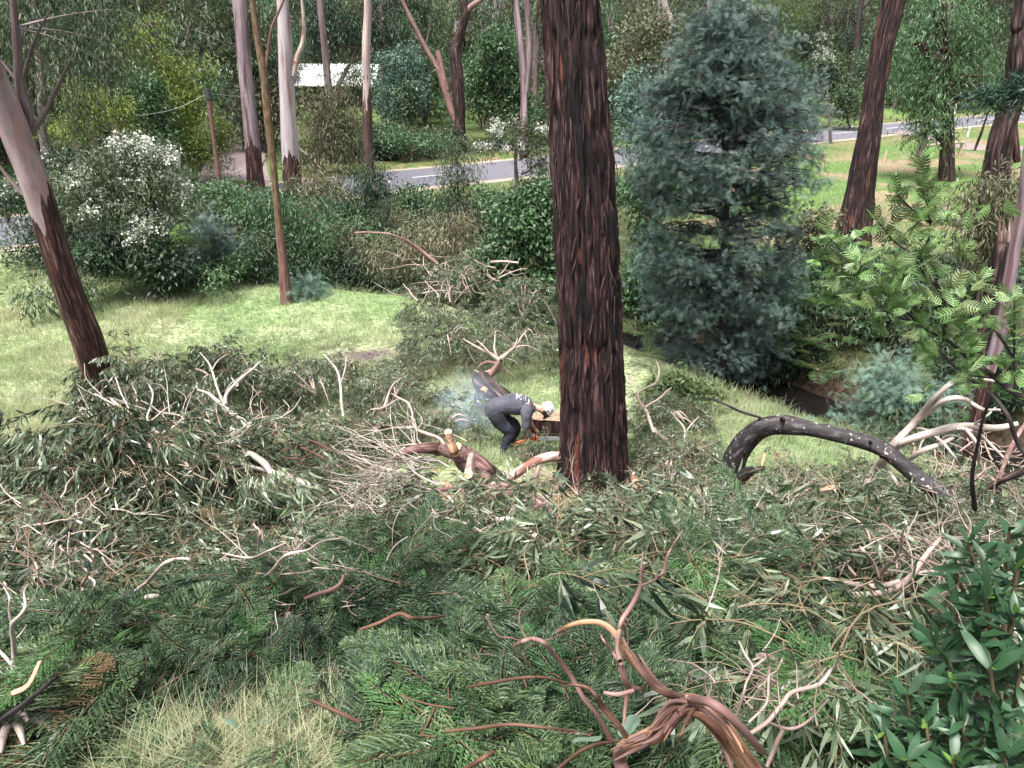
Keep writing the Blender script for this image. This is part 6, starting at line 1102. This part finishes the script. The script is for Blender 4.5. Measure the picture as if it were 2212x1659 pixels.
while len(W) < 800:
    x, y = r.uniform(-150, 170), 40 + 210 * r.random() ** 1.25
    if abs(x) > y * .8 + 8: continue
    if ok(x, y): W.append((x, y, h1(x, y)))
W = np.array(W); n = len(W)
stuff('distant_forest', 'mixed eucalypt wood covering the hillside behind the road', W, np.column_stack([r.normal(0, .03, n), r.normal(0, .03, n), r.uniform(0, 6.28, n)]), r.uniform(.7, 1.2, n), r.integers(0, 6, n), WT)
W2 = []
while len(W2) < 800:
    x, y = r.uniform(-110, 120), 42 + 120 * r.random()
    if abs(x) < y * .75 + 5 and ok(x, y): W2.append((x, y, h1(x, y)))
W2 = np.array(W2); n = len(W2)
stuff('forest_undergrowth', 'shrubby understorey of the hillside wood', W2, np.column_stack([np.zeros(n), np.zeros(n), r.uniform(0, 6.28, n)]), r.uniform(1.2, 2.8, n), r.choice(6, n, p=[.25, .2, .2, .2, .1, .05]), UB)

# ------------------------------------------------------------------ glossy shrub at lower right: every leaf its own
def laurel_leaf(bend, w=.36):
    t = np.array([0, .12, .3, .5, .7, .88, 1]); W_ = w * .5 * np.array([.06, .42, .85, 1, .8, .42, .02]); V = []
    for x, q in zip(t, W_): 
        z = -bend * x * x + .03 * math.sin(x * 14); V += [(x, q, z + .22 * q), (x, 0, z), (x, -q, z + .22 * q)]
    F = []
    for i in range(6): b = i * 3; F += [(b, b + 1, b + 4, b + 3), (b + 1, b + 2, b + 5, b + 4)]
    a = Acc(); a.add(V, F); return a
LL = [laurel_leaf(b, w).mesh('leaf', M['laurel'], True) for b, w in ((.12, .24), (.25, .28), (.42, .23), (.05, .26), (.6, .26))]; LN = [laurel_leaf(.15, .34).mesh('young_leaf', M['laurelnew'], True)]
def shrub_leaves(name, label, cat, stems, leaves, young, L, seed, stemmat='twig', per=11, whorl=.07, elev=.4, maxn=300, base=None):
    """stems: lists of (u, v, half px, Y); leaves stand in whorls along the upper part of every stem"""
    r = np.random.default_rng(seed); b0, _ = WY(*stems[0][0][:2], stems[0][0][3]); B = np.array([b0[0], b0[1], h1(b0[0], b0[1])]); root = thing(name, label, cat, B)
    cnt = 0; per_ = max(4, min(per, maxn // len(stems)))
    for st in stems:
        P, R = ywpts(st); a = Acc(); Pm, _ = tube(a, P, R, 7, 6); build(a, 'stem', M[stemmat], root); tip = Pm[-1]; T = norm(Pm[-1] - Pm[-3])
        for k in range(per_):
            if cnt >= maxn: break
            f = (k / per_) ** 1.3; q = Pm[-1] - T * f * whorl * 3.4 if k % 3 else Pm[int(len(Pm) * r.uniform(.45, .95)) - 1]
            th = k * 2.4 + r.normal(0, .3); e = elev + (1 - f) * .5 - .7 * f + r.normal(0, .32); s = norm(np.cross(T, [.3, .2, 1.0])); w2 = np.cross(T, s)
            d = norm((s * math.cos(th) + w2 * math.sin(th)) * math.cos(e) + T * math.sin(e)); me = (young if (young and k < 2 and r.random() < .5) else leaves); m = me[r.integers(len(me))]
            yaw = math.atan2(d[1], d[0]); pt = -math.asin(np.clip(d[2], -1, 1)); o = obj('leaf', m, root, tuple(q - B), (r.normal(0, .6), pt, yaw)); o.scale = (L * r.uniform(.6, 1.2) * (.6 if m in (young or []) else 1),) * 3; cnt += 1
    return root
S1 = []
r = np.random.default_rng(8)
for (u, v, Y) in [(2090, 1170, 2.4), (2180, 1150, 2.5), (2130, 1210, 2.2), (2060, 1230, 2.5), (2200, 1230, 2.2), (2130, 1290, 2.1), (2060, 1320, 2.3), (2190, 1330, 2.0), (2110, 1380, 2.0), (2020, 1390, 2.2), (2210, 1430, 1.9), (2140, 1440, 1.85), (2050, 1450, 2.0)]:
    S1.append([(2150 + (u - 2120) * .3, v + 330, 7, Y + .15), (2140 + (u - 2120) * .5, v + 170, 6, Y + .1), (u + (2130 - u) * .3 + 8, v + 70, 5, Y + .03), (u, v, 3.5, Y)])
shrub_leaves('glossy_shrub', 'glossy dark leaved tall shrub at the lower right edge', 'shrub', S1, LL, LN, .13, 1, per=23)
S2 = []
for (u, v, Y) in [(1960, 1500, 2.0), (2030, 1490, 2.1), (2000, 1560, 1.9), (1910, 1580, 2.0), (2080, 1560, 1.85), (2160, 1540, 1.8), (1860, 1610, 2.1), (1960, 1640, 1.85), (2060, 1640, 1.75), (2170, 1630, 1.7)]:
    S2.append([(u + 10, v + 300, 6, Y + .1), (u + 15, v + 130, 5, Y + .05), (u + 6, v + 50, 4, Y), (u, v, 3.5, Y)])
shrub_leaves('glossy_shrub', 'lower clump of glossy dark leaves in the bottom right corner', 'shrub', S2, LL, LN, .12, 2, per=27)
# lobed leaf tree at right
def lobed():
    V, F = [], []
    for i in range(6):
        x = .12 + .8 * i / 6; l = .44 * math.sin(math.pi * (.22 + .6 * i / 6))
        for s in (-1, 1): b = len(V); V += [(x - .03, 0, 0), (x + .045, 0, .01), (x + .25, s * l, -.05), (x + .06, s * l * .62, .02)]; F.append((b, b + 1, b + 2, b + 3)[::s])
    b = len(V); V += [(0, -.012, 0), (0, .012, 0), (.95, .03, -.02), (1.1, 0, -.05), (.95, -.03, -.02)]; F += [(b, b + 1, b + 2, b + 4)]
    a = Acc(); a.add(V, F); a.add([V[b + 4], V[b + 2], V[b + 3]], [(0, 1, 2)]); return a
LO1 = [lobed().mesh('lobed_leaf', M['oak'], False)]; LO2 = LO1[0].copy(); LO2.materials[0] = M['gumlight']; LOB = [LO1[0], LO2]
def oakstems(tips, hubs, seed):
    r = np.random.default_rng(seed); out = []
    for (u, v, Y) in tips:
        hu, hv, hY = min(hubs, key=lambda h: math.hypot(h[0] - u - 25, (h[1] - v - 40))); m = ((u + hu) / 2 + r.normal(0, 14), (v + hv) / 2 + r.normal(0, 14)); out.append([(hu, hv, 2.6, hY), (m[0], m[1], 2.0, (Y + hY) / 2), (u + (m[0] - u) * .3, v + (m[1] - v) * .3, 1.5, Y), (u, v, 1, Y)])
    return out
t1 = [(1990, 350, 4.8), (1760, 560, 4.9), (1780, 500, 4.9), (2120, 600, 4.6), (1985, 395, 4.8), (1930, 410, 4.8), (2030, 470, 4.9), (1890, 470, 4.9), (1980, 480, 4.7), (1860, 560, 4.8), (1800, 590, 4.9), (1930, 570, 4.7), (2010, 570, 4.8), (2080, 540, 4.9), (1850, 640, 4.8), (1960, 640, 4.7), (2060, 620, 4.7)]
shrub_leaves('lobed_leaf_tree', 'light green tree with deeply lobed feathery leaves reaching in from the right', 'tree', oakstems(t1, [(1975, 690, 5), (2040, 640, 4.9), (1925, 640, 4.95), (1990, 560, 4.85), (2010, 480, 4.85), (1870, 620, 4.95), (2085, 640, 4.75)], 1), LOB, None, .125, 3, 'darktwig', 17, .16, .5)
t2 = [(1800, 640, 5.0), (1900, 700, 5.0), (1980, 700, 4.9), (2050, 690, 4.8), (2120, 660, 4.7), (2000, 760, 4.9), (2090, 740, 4.7), (2180, 700, 4.6), (2150, 780, 4.6), (2190, 640, 4.6), (2080, 810, 4.7)]
shrub_leaves('lobed_leaf_tree', 'darker lower boughs of a lobed leaf tree at the right edge', 'tree', oakstems(t2, [(2150, 815, 4.7), (2100, 780, 4.8), (2040, 730, 4.9), (1975, 700, 4.95), (2190, 780, 4.6)], 2), [LO1[0]], None, .115, 4, 'darktwig', 20, .16, .5)
bough_pts = [[(2240, 870, 9, 4.5), (2195, 850, 8, 4.6), (2150, 815, 6, 4.7), (2100, 780, 4, 4.8), (2040, 730, 3, 4.9), (1975, 690, 2.2, 5), (1925, 640, 2, 4.95), (1870, 620, 1.5, 4.95)], [(2040, 730, 3, 4.9), (2042, 690, 2.5, 4.9), (2040, 640, 2.5, 4.9), (1990, 560, 2.2, 4.85), (2005, 520, 2, 4.85), (2010, 480, 1.5, 4.85)], [(2195, 850, 4, 4.6), (2190, 780, 3, 4.6), (2140, 700, 2.5, 4.7), (2085, 640, 2, 4.75)], [(2240, 1010, 5, 4.4), (2200, 960, 4, 4.5), (2178, 900, 4, 4.5), (2140, 850, 3, 4.6), (2090, 815, 3, 4.7), (2030, 760, 2.5, 4.8), (1980, 700, 2, 4.9)], [(2106, 1100, 5, 5.2), (2100, 1030, 4, 5.0), (2112, 960, 3, 4.9), (2125, 900, 3, 4.8), (2150, 840, 2.5, 4.7)]]
p0, _ = WY(2240, 870, 4.5); rt = thing('bare_dark_boughs', 'thin dark branches crossing the right side under the lobed leaves', 'branch', p0)
for q in bough_pts: P, R = ywpts(q); a = Acc(); tube(a, P, R, 8, 6, disp=.002); build(a, 'branch', M['darktwig'], rt)
# pine bough
pc, t = WY(2180, 200, 9); rt = thing('pine_bough', 'dark pine bough with long needles poking in at the right edge', 'branch', pc); a = Acc(); rr = np.random.default_rng(3); P, R = ywpts([(2260, 180, 4, 9), (2190, 200, 3, 9), (2130, 215, 2, 9)]); tube(a, P, R, 6, 5); build(a, 'branch', M['farbark'], rt); a = Acc()
cc = np.array([WY(u, v, 9)[0] for u, v in ((2190, 195), (2150, 205), (2120, 215), (2205, 215), (2170, 225), (2212, 180))]); pos = np.repeat(cc, 90, 0) + rr.normal(0, .06, (540, 3)); D = rr.normal(size=(540, 3)) + [-.5, 0, .2]; scatter(a, T_DIAM, pos, frames(D, rr), rr.uniform(.12, .24, 540), .005); build(a, 'needles', M['pine'], rt, False)
# loose round leaves on the grass, and odd single leaves
def roundleaf():
    V = [(0, 0, 0)]; F = []
    for k in range(14): th = k / 14 * 6.283; V.append((.5 - .5 * math.cos(th), .42 * math.sin(th) * (1 - .15 * math.cos(th)), .03 * math.sin(3 * th)))
    V[0] = (.5, 0, .06); F = [(0, 1 + k, 1 + (k + 1) % 14) for k in range(14)]; a = Acc(); a.add(V, F); return a
palel = leafmat('pale_round_leaf', [(.16, .25, .18), (.24, .33, .25)], .4, .3)
for (u, v, l, s, lab) in ((1352, 1550, .65, .085, 'pale green round leaf beside the near peeling limb'), (1295, 1590, .6, .09, 'pale pointed leaf left of the near peeling limb'), (585, 1555, .3, .05, 'whitish leaf lying on the pale grass'), (512, 1570, .3, .05, 'grey green leaf low on the pale grass')):
    p, t = G(u, v, l); o = obj('fallen_leaf', roundleaf().mesh('fallen_leaf', palel, True), None, tuple(p), (rad(35), rad(-20), rad(u % 360))); o.scale = (s,) * 3; tag(o, lab, 'leaf')
# ------------------------------------------------------------------ the worker
def skin(name, V, E, R, mat, parent, root=0, sub=2):
    me = bpy.data.meshes.new(name); me.from_pydata([tuple(v) for v in V], E, []); o = bpy.data.objects.new(name, me); COL.objects.link(o)
    m = o.modifiers.new('s', 'SKIN'); m.use_smooth_shade = True; s = o.modifiers.new('d', 'SUBSURF'); s.levels = sub; s.render_levels = sub
    for k, q in enumerate(R): me.skin_vertices[0].data[k].radius = q if isinstance(q, tuple) else (q, q)
    me.skin_vertices[0].data[root].use_root = True
    dg = bpy.context.evaluated_depsgraph_get(); dg.update(); m2 = bpy.data.meshes.new_from_object(o.evaluated_get(dg)); bpy.data.objects.remove(o, do_unlink=True); m2.name = name
    m2.materials.clear(); m2.materials.append(mat)
    for p in m2.polygons: p.use_smooth = True
    return obj(name, m2, parent)
def ell(acc, c, rx, ry, rz, nu=20, nv=12, v0=-1.57, v1=1.57, rot=0.0, mat=0):
    U, Vv = np.meshgrid(np.linspace(0, 2 * math.pi, nu, endpoint=False), np.linspace(v0, v1, nv)); P = np.stack([np.cos(Vv) * np.cos(U) * rx, np.cos(Vv) * np.sin(U) * ry, np.sin(Vv) * rz], -1).reshape(-1, 3)
    q = P.copy(); P[:, 0] = q[:, 0] * math.cos(rot) + q[:, 2] * math.sin(rot); P[:, 2] = -q[:, 0] * math.sin(rot) + q[:, 2] * math.cos(rot)
    i = np.arange(nv - 1)[:, None] * nu; j = np.arange(nu)[None]; j2 = (j + 1) % nu; acc.add(P + np.array(c), np.stack([i + j, i + j2, i + nu + j2, i + nu + j], -1).reshape(-1, 4), mat)
skinm = plain('skin', (.55, .3, .24), .5, var=.06); shirt = plain('grey_shirt', (.07, .068, .09), .85, var=.3, vs=8, bump=.035); trou = plain('dark_trousers', (.02, .022, .034), .85, var=.35, vs=10, bump=.035); bootm = plain('boots', (.05, .035, .03), .7); helm = plain('white_helmet', (.8, .8, .78), .3, var=.03); blackp = plain('black_plastic', (.015, .015, .018), .4)
g, _ = G(1096, 973); PX, PY = g[0], g[1]; PZ = h1(PX, PY)
man = thing('person', 'worker in grey t-shirt, dark trousers and white helmet bending over the stump with a chainsaw', 'person', (PX, PY, PZ))
hip, sho = np.array([-.27, 0, .90]), np.array([.40, 0, 1.03])
V = [(-.27, 0, .90), (-.12, 0, 1.02), (.08, 0, 1.10), (.27, 0, 1.09), (.41, 0, 1.03), (.53, 0, .99), (.64, 0, .96), (.75, 0, .90),
     (-.22, -.1, .84), (.04, -.13, .48), (-.06, -.14, .10), (.08, -.15, .03), (-.22, .1, .84), (.16, .13, .47), (.05, .15, .10), (.19, .16, .03),
     (.40, -.19, .98), (.38, -.24, .70), (.46, -.16, .47), (.50, -.12, .40), (.40, .19, .98), (.43, .23, .72), (.52, .12, .52), (.56, .08, .46)]
E_ = [(0, 1), (1, 2), (2, 3), (3, 4), (4, 5), (5, 6), (6, 7), (0, 8), (8, 9), (9, 10), (10, 11), (0, 12), (12, 13), (13, 14), (14, 15), (4, 16), (16, 17), (17, 18), (18, 19), (4, 20), (20, 21), (21, 22), (22, 23)]
R_ = [.13, .13, .14, .14, .12, .055, .075, .08, .085, .06, .04, .04, .085, .06, .04, .04, .06, .043, .032, .035, .06, .043, .032, .035]
skin('body', V, E_, R_, skinm, man)
# shirt and trousers follow the body
a = Acc(); tube(a, [(-.40, 0, .82), (-.33, 0, .88), (-.25, 0, .94), (-.12, 0, 1.0), (.06, 0, 1.045), (.24, 0, 1.035), (.37, 0, .99), (.47, 0, .965), (.56, 0, .95)], [.10, .165, .19, .205, .215, .21, .185, .135, .09], 32, 5, disp=.014, dfreq=7, stretch=.6)
for s, e1, e2 in ((-1, (.375, -.27, .80), (.37, -.27, .66)), (1, (.42, .27, .80), (.43, .26, .68))): tube(a, [(.36, s * .10, 1.02), (.385, s * .20, .97), e1, e2], [.10, .125, .10, .095], 20, 6, disp=.01, dfreq=9, stretch=.8)
obj('shirt', a.mesh('shirt', shirt), man)
a = Acc()
for s, kn, an in ((-1, (.05, -.14, .48), (-.05, -.15, .08)), (1, (.17, .14, .47), (.06, .16, .08))):
    kn, an = np.array(kn), np.array(an); hp = np.array([-.24, s * .09, .88]); tube(a, [hp + [-.07, -s * .02, .07], hp, (hp + kn) / 2 + [-.02, 0, -.02], kn, (kn + an) / 2 + [-.02, 0, 0], an], [.10, .165, .145, .115, .105, .1], 24, 6, disp=.014, dfreq=8, stretch=1.2, seed=s + 2)
obj('trousers', a.mesh('trousers', trou), man)
for s, x in ((-1, -.06), (1, .05)):
    a = Acc(); tube(a, [(x - .09, s * .15, .05), (x, s * .15, .06), (x + .1, s * .155, .05), (x + .2, s * .16, .035)], [.045, .06, .055, .03], 12, 4); tube(a, [(x, s * .15, .04), (x - .01, s * .15, .2)], [.06, .065], 12, 2)
    me = a.mesh('boot', bootm); obj('boot', me, man)
# hands: palm with five bent fingers round the saw handles
for s, (wx, wy, wz) in ((-1, (.50, -.12, .40)), (1, (.56, .08, .46))):
    a = Acc(); w = np.array([wx, wy, wz]); d = norm(np.array([.55, .05 * -s, -.55])); side_ = np.array([0, 1., 0]); tube(a, [w - d * .01, w + d * .045, w + d * .09], [.028, .034, .026], 8, 3)
    for k in range(4):
        b = w + d * .085 + side_ * (k - 1.5) * .019; l = (.035, .042, .038, .03)[k]; tube(a, [b - d * .02, b + d * l * .6, b + d * l * .8 + np.array([-.02, 0, -.03]), b + d * l * .3 + np.array([-.04, 0, -.04])], [.0095, .009, .008, .007], 6, 3)
    tube(a, [w + d * .02 + side_ * -s * .025, w + d * .05 + side_ * -s * .05, w + d * .08 + side_ * -s * .045], [.012, .011, .009], 6, 3); me = a.mesh('hand', skinm); obj('hand', me, man)
# head: face down under the helmet
a = Acc(); hc = np.array([.75, 0, .90]); ell(a, hc, .095, .075, .115, rot=2.2); tube(a, [hc + [.03, 0, -.10], hc + [.06, 0, -.125]], [.018, .012], 6, 2)
for s in (-1, 1): ell(a, hc + [-.02, s * .076, -.01], .02, .01, .03, 8, 6); ell(a, hc + [.06, s * .03, -.075], .012, .012, .012, 8, 6)
obj('face', a.mesh('face', skinm), man)
a = Acc(); tube(a, [hc + [-.10, -.05, 0], hc + [-.12, 0, .03], hc + [-.10, .05, 0]], [.02, .03, .02], 6, 3); obj('hair', a.mesh('hair', plain('brown_hair', (.06, .035, .025), .8)), man)
he = obj('helmet', None, man)
a = Acc(); ell(a, (0, 0, 0), .15, .125, .145, 28, 14, 0.0, 1.57)
V = []; n = 28
for k in range(n): th = k / n * 6.283; V += [(math.cos(th) * .15, math.sin(th) * .125, 0), (math.cos(th) * (.165 + .045 * max(0, math.cos(th))), math.sin(th) * .137, -.014), (math.cos(th) * .148, math.sin(th) * .122, -.016)]
a.add(V, [(k * 3 + q, ((k + 1) % n) * 3 + q, ((k + 1) % n) * 3 + (q + 1), k * 3 + q + 1) for k in range(n) for q in (0, 1)]); sh = a.mesh('helmet', helm)
he.data = None; bpy.data.objects.remove(he); he = obj('helmet', sh, man, tuple(hc + [.04, 0, .035]), (0, 1.05, 0))
a = Acc()
for s in (-1, 0, 1): ell(a, (0, s * .045, .035), .142, .01, .118, 24, 8, .35, 1.2)
obj('vent_ridges', a.mesh('vent_ridges', helm), he)
a = Acc()
for k, (x, y, z) in enumerate(((-.06, -.085, .09), (-.02, -.10, .09), (.03, -.10, .085), (-.07, -.1, .05), (.02, -.085, .11), (.07, -.085, .07))): ell(a, (x, y, z), .014, .012, .008, 8, 5)
obj('vent_slots', a.mesh('vent_slots', blackp), he)
for s in (-1, 1): a = Acc(); ell(a, (-.01, s * .115, -.05), .045, .03, .055, 14, 8); tube(a, [(-.01, s * .13, 0), (-.01, s * .135, .05)], [.008, .008], 6, 2); obj('ear_muff', a.mesh('ear_muff', blackp), he)
a = Acc(); U = np.linspace(-1.1, 1.1, 12); V = [(math.cos(t) * .17, math.sin(t) * .14, z) for t in U for z in (-.01, -.15)]; a.add(V, [(2 * k, 2 * k + 2, 2 * k + 3, 2 * k + 1) for k in range(11)]); obj('visor', a.mesh('visor', blackp), he)
# white print across the shoulders, flat marks on the cloth
a = Acc(); rr = np.random.default_rng(2)
# chainsaw held low against the stump
saw = thing('chainsaw', 'orange chainsaw held low against the stump, partly behind leaves', 'chainsaw', (PX + .5, PY - .12, PZ + .34)); so_ = np.array(saw.location)
orange = plain('orange_plastic', (.5, .1, .02), .4, var=.08); a = Acc(); box(a, (0, 0, 0), (.24, .11, .13)); o = obj('body', a.mesh('body', orange, False), saw); bv = o.modifiers.new('b', 'BEVEL'); bv.width = .025; bv.segments = 3
a = Acc(); box(a, (-.02, 0, .07), (.16, .1, .05)); o = obj('cover', a.mesh('cover', plain('grey_plastic', (.35, .35, .36), .5), False), saw); bv = o.modifiers.new('b', 'BEVEL'); bv.width = .015; bv.segments = 2
a = Acc(); tube(a, [(-.10, 0, -.03), (-.2, 0, -.06), (-.33, 0, -.10), (-.38, 0, -.13), (-.33, 0, -.15), (-.2, 0, -.12), (-.1, 0, -.06)], [.02] * 7, 8, 5); obj('rear_handle', a.mesh('rear_handle', orange), saw)
a = Acc(); tube(a, [(.06, -.07, -.04), (.06, -.09, .06), (.06, -.03, .13), (.06, .05, .12), (.06, .07, .0)], [.012] * 5, 8, 5); obj('front_handle', a.mesh('front_handle', blackp), saw)
a = Acc(); bx = np.array([(0, 0), (.42, .0), (.47, .02), (.49, .045), (.47, .07), (.42, .09), (0, .09)]); V = [(.1 + x, sd, -.05 + z) for sd in (-.004, .004) for x, z in bx]; F7 = [(k, (k + 1) % 7, 7 + (k + 1) % 7, 7 + k) for k in range(7)]; a.add(V, F7); a.add([V[k] for k in range(7)], [(6, 5, 4, 3, 2, 1, 0)]); a.add([V[7 + k] for k in range(7)], [(0, 1, 2, 3, 4, 5, 6)])
obj('guide_bar', a.mesh('guide_bar', steel, False), saw)
# white scuffed print on the shirt
mp, nt, out = newmat('shirt_print'); 
def print_mesh():
    a = Acc(); rr = np.random.default_rng(4); sh_ = [o for o in man.children if o.name.startswith('shirt')][0]; me = sh_.data
    co = np.zeros(len(me.vertices) * 3); me.vertices.foreach_get('co', co); co = co.reshape(-1, 3); no = np.zeros(len(me.vertices) * 3); me.vertices.foreach_get('normal', no); no = no.reshape(-1, 3)
    for k in range(46):
        q = np.array([rr.uniform(.16, .44), rr.uniform(-.16, .04), 1.28]); d2 = ((co[:, :2] - q[:2]) ** 2).sum(1) + (no[:, 2] < .3) * 10; i = int(np.argmin(d2)); c, nn = co[i] + no[i] * .003, no[i]
        s = norm(np.cross(nn, rr.normal(size=3))); w = np.cross(nn, s); l, b = rr.uniform(.012, .035), rr.uniform(.005, .014); a.add([c + s * l, c + w * b, c - s * l, c - w * b], [(0, 1, 2, 3)])
    return a.mesh('shirt_print', plain('white_print', (.7, .7, .72), .8, var=.05))
obj('shirt_print', print_mesh(), man)
# ------------------------------------------------------------------ chainsaw smoke
sm = bpy.data.materials.new('exhaust_smoke'); sm.use_nodes = True; nt = sm.node_tree; nt.nodes.clear(); out = nt.nodes.new('ShaderNodeOutputMaterial'); pv = nt.nodes.new('ShaderNodeVolumePrincipled')
pv.inputs['Color'].default_value = (.66, .79, 1, 1); tc = nt.nodes.new('ShaderNodeTexCoord'); n1 = nt.nodes.new('ShaderNodeTexNoise'); n1.inputs['Scale'].default_value = 1.1; n1.inputs['Detail'].default_value = 1.5
gr_ = nt.nodes.new('ShaderNodeVectorMath'); gr_.operation = 'LENGTH'; nt.links.new(tc.outputs['Object'], gr_.inputs[0]); nt.links.new(tc.outputs['Object'], n1.inputs['Vector'])
fa = nt.nodes.new('ShaderNodeMapRange'); fa.inputs[1].default_value = 1; fa.inputs[2].default_value = .2; nt.links.new(gr_.outputs['Value'], fa.inputs[0])
th_ = nt.nodes.new('ShaderNodeMapRange'); th_.inputs[1].default_value = .35; th_.inputs[2].default_value = .75; nt.links.new(n1.outputs['Fac'], th_.inputs[0])
mm = nt.nodes.new('ShaderNodeMath'); mm.operation = 'MULTIPLY'; nt.links.new(fa.outputs[0], mm.inputs[0]); nt.links.new(th_.outputs[0], mm.inputs[1]); m3 = nt.nodes.new('ShaderNodeMath'); m3.operation = 'MULTIPLY'; m3.inputs[1].default_value = 1.7
nt.links.new(mm.outputs[0], m3.inputs[0]); nt.links.new(m3.outputs[0], pv.inputs['Density']); nt.links.new(pv.outputs[0], out.inputs['Volume'])
for (u, v, Y, sx, sy, sz, lab) in ((1005, 905, 14.9, 1.0, .6, .7, 'bluish chainsaw smoke drifting left of the worker'), (1010, 850, 16.0, .9, .5, .6, 'thin smoke over the grass behind the worker')):
    p, _ = WY(u, v, Y); a = Acc(); ell(a, (0, 0, 0), 1, 1, 1, 24, 14); o = obj('smoke', a.mesh('smoke', sm), None, tuple(p)); o.scale = (sx, sy, sz); tag(o, lab, 'smoke', None, 'stuff')
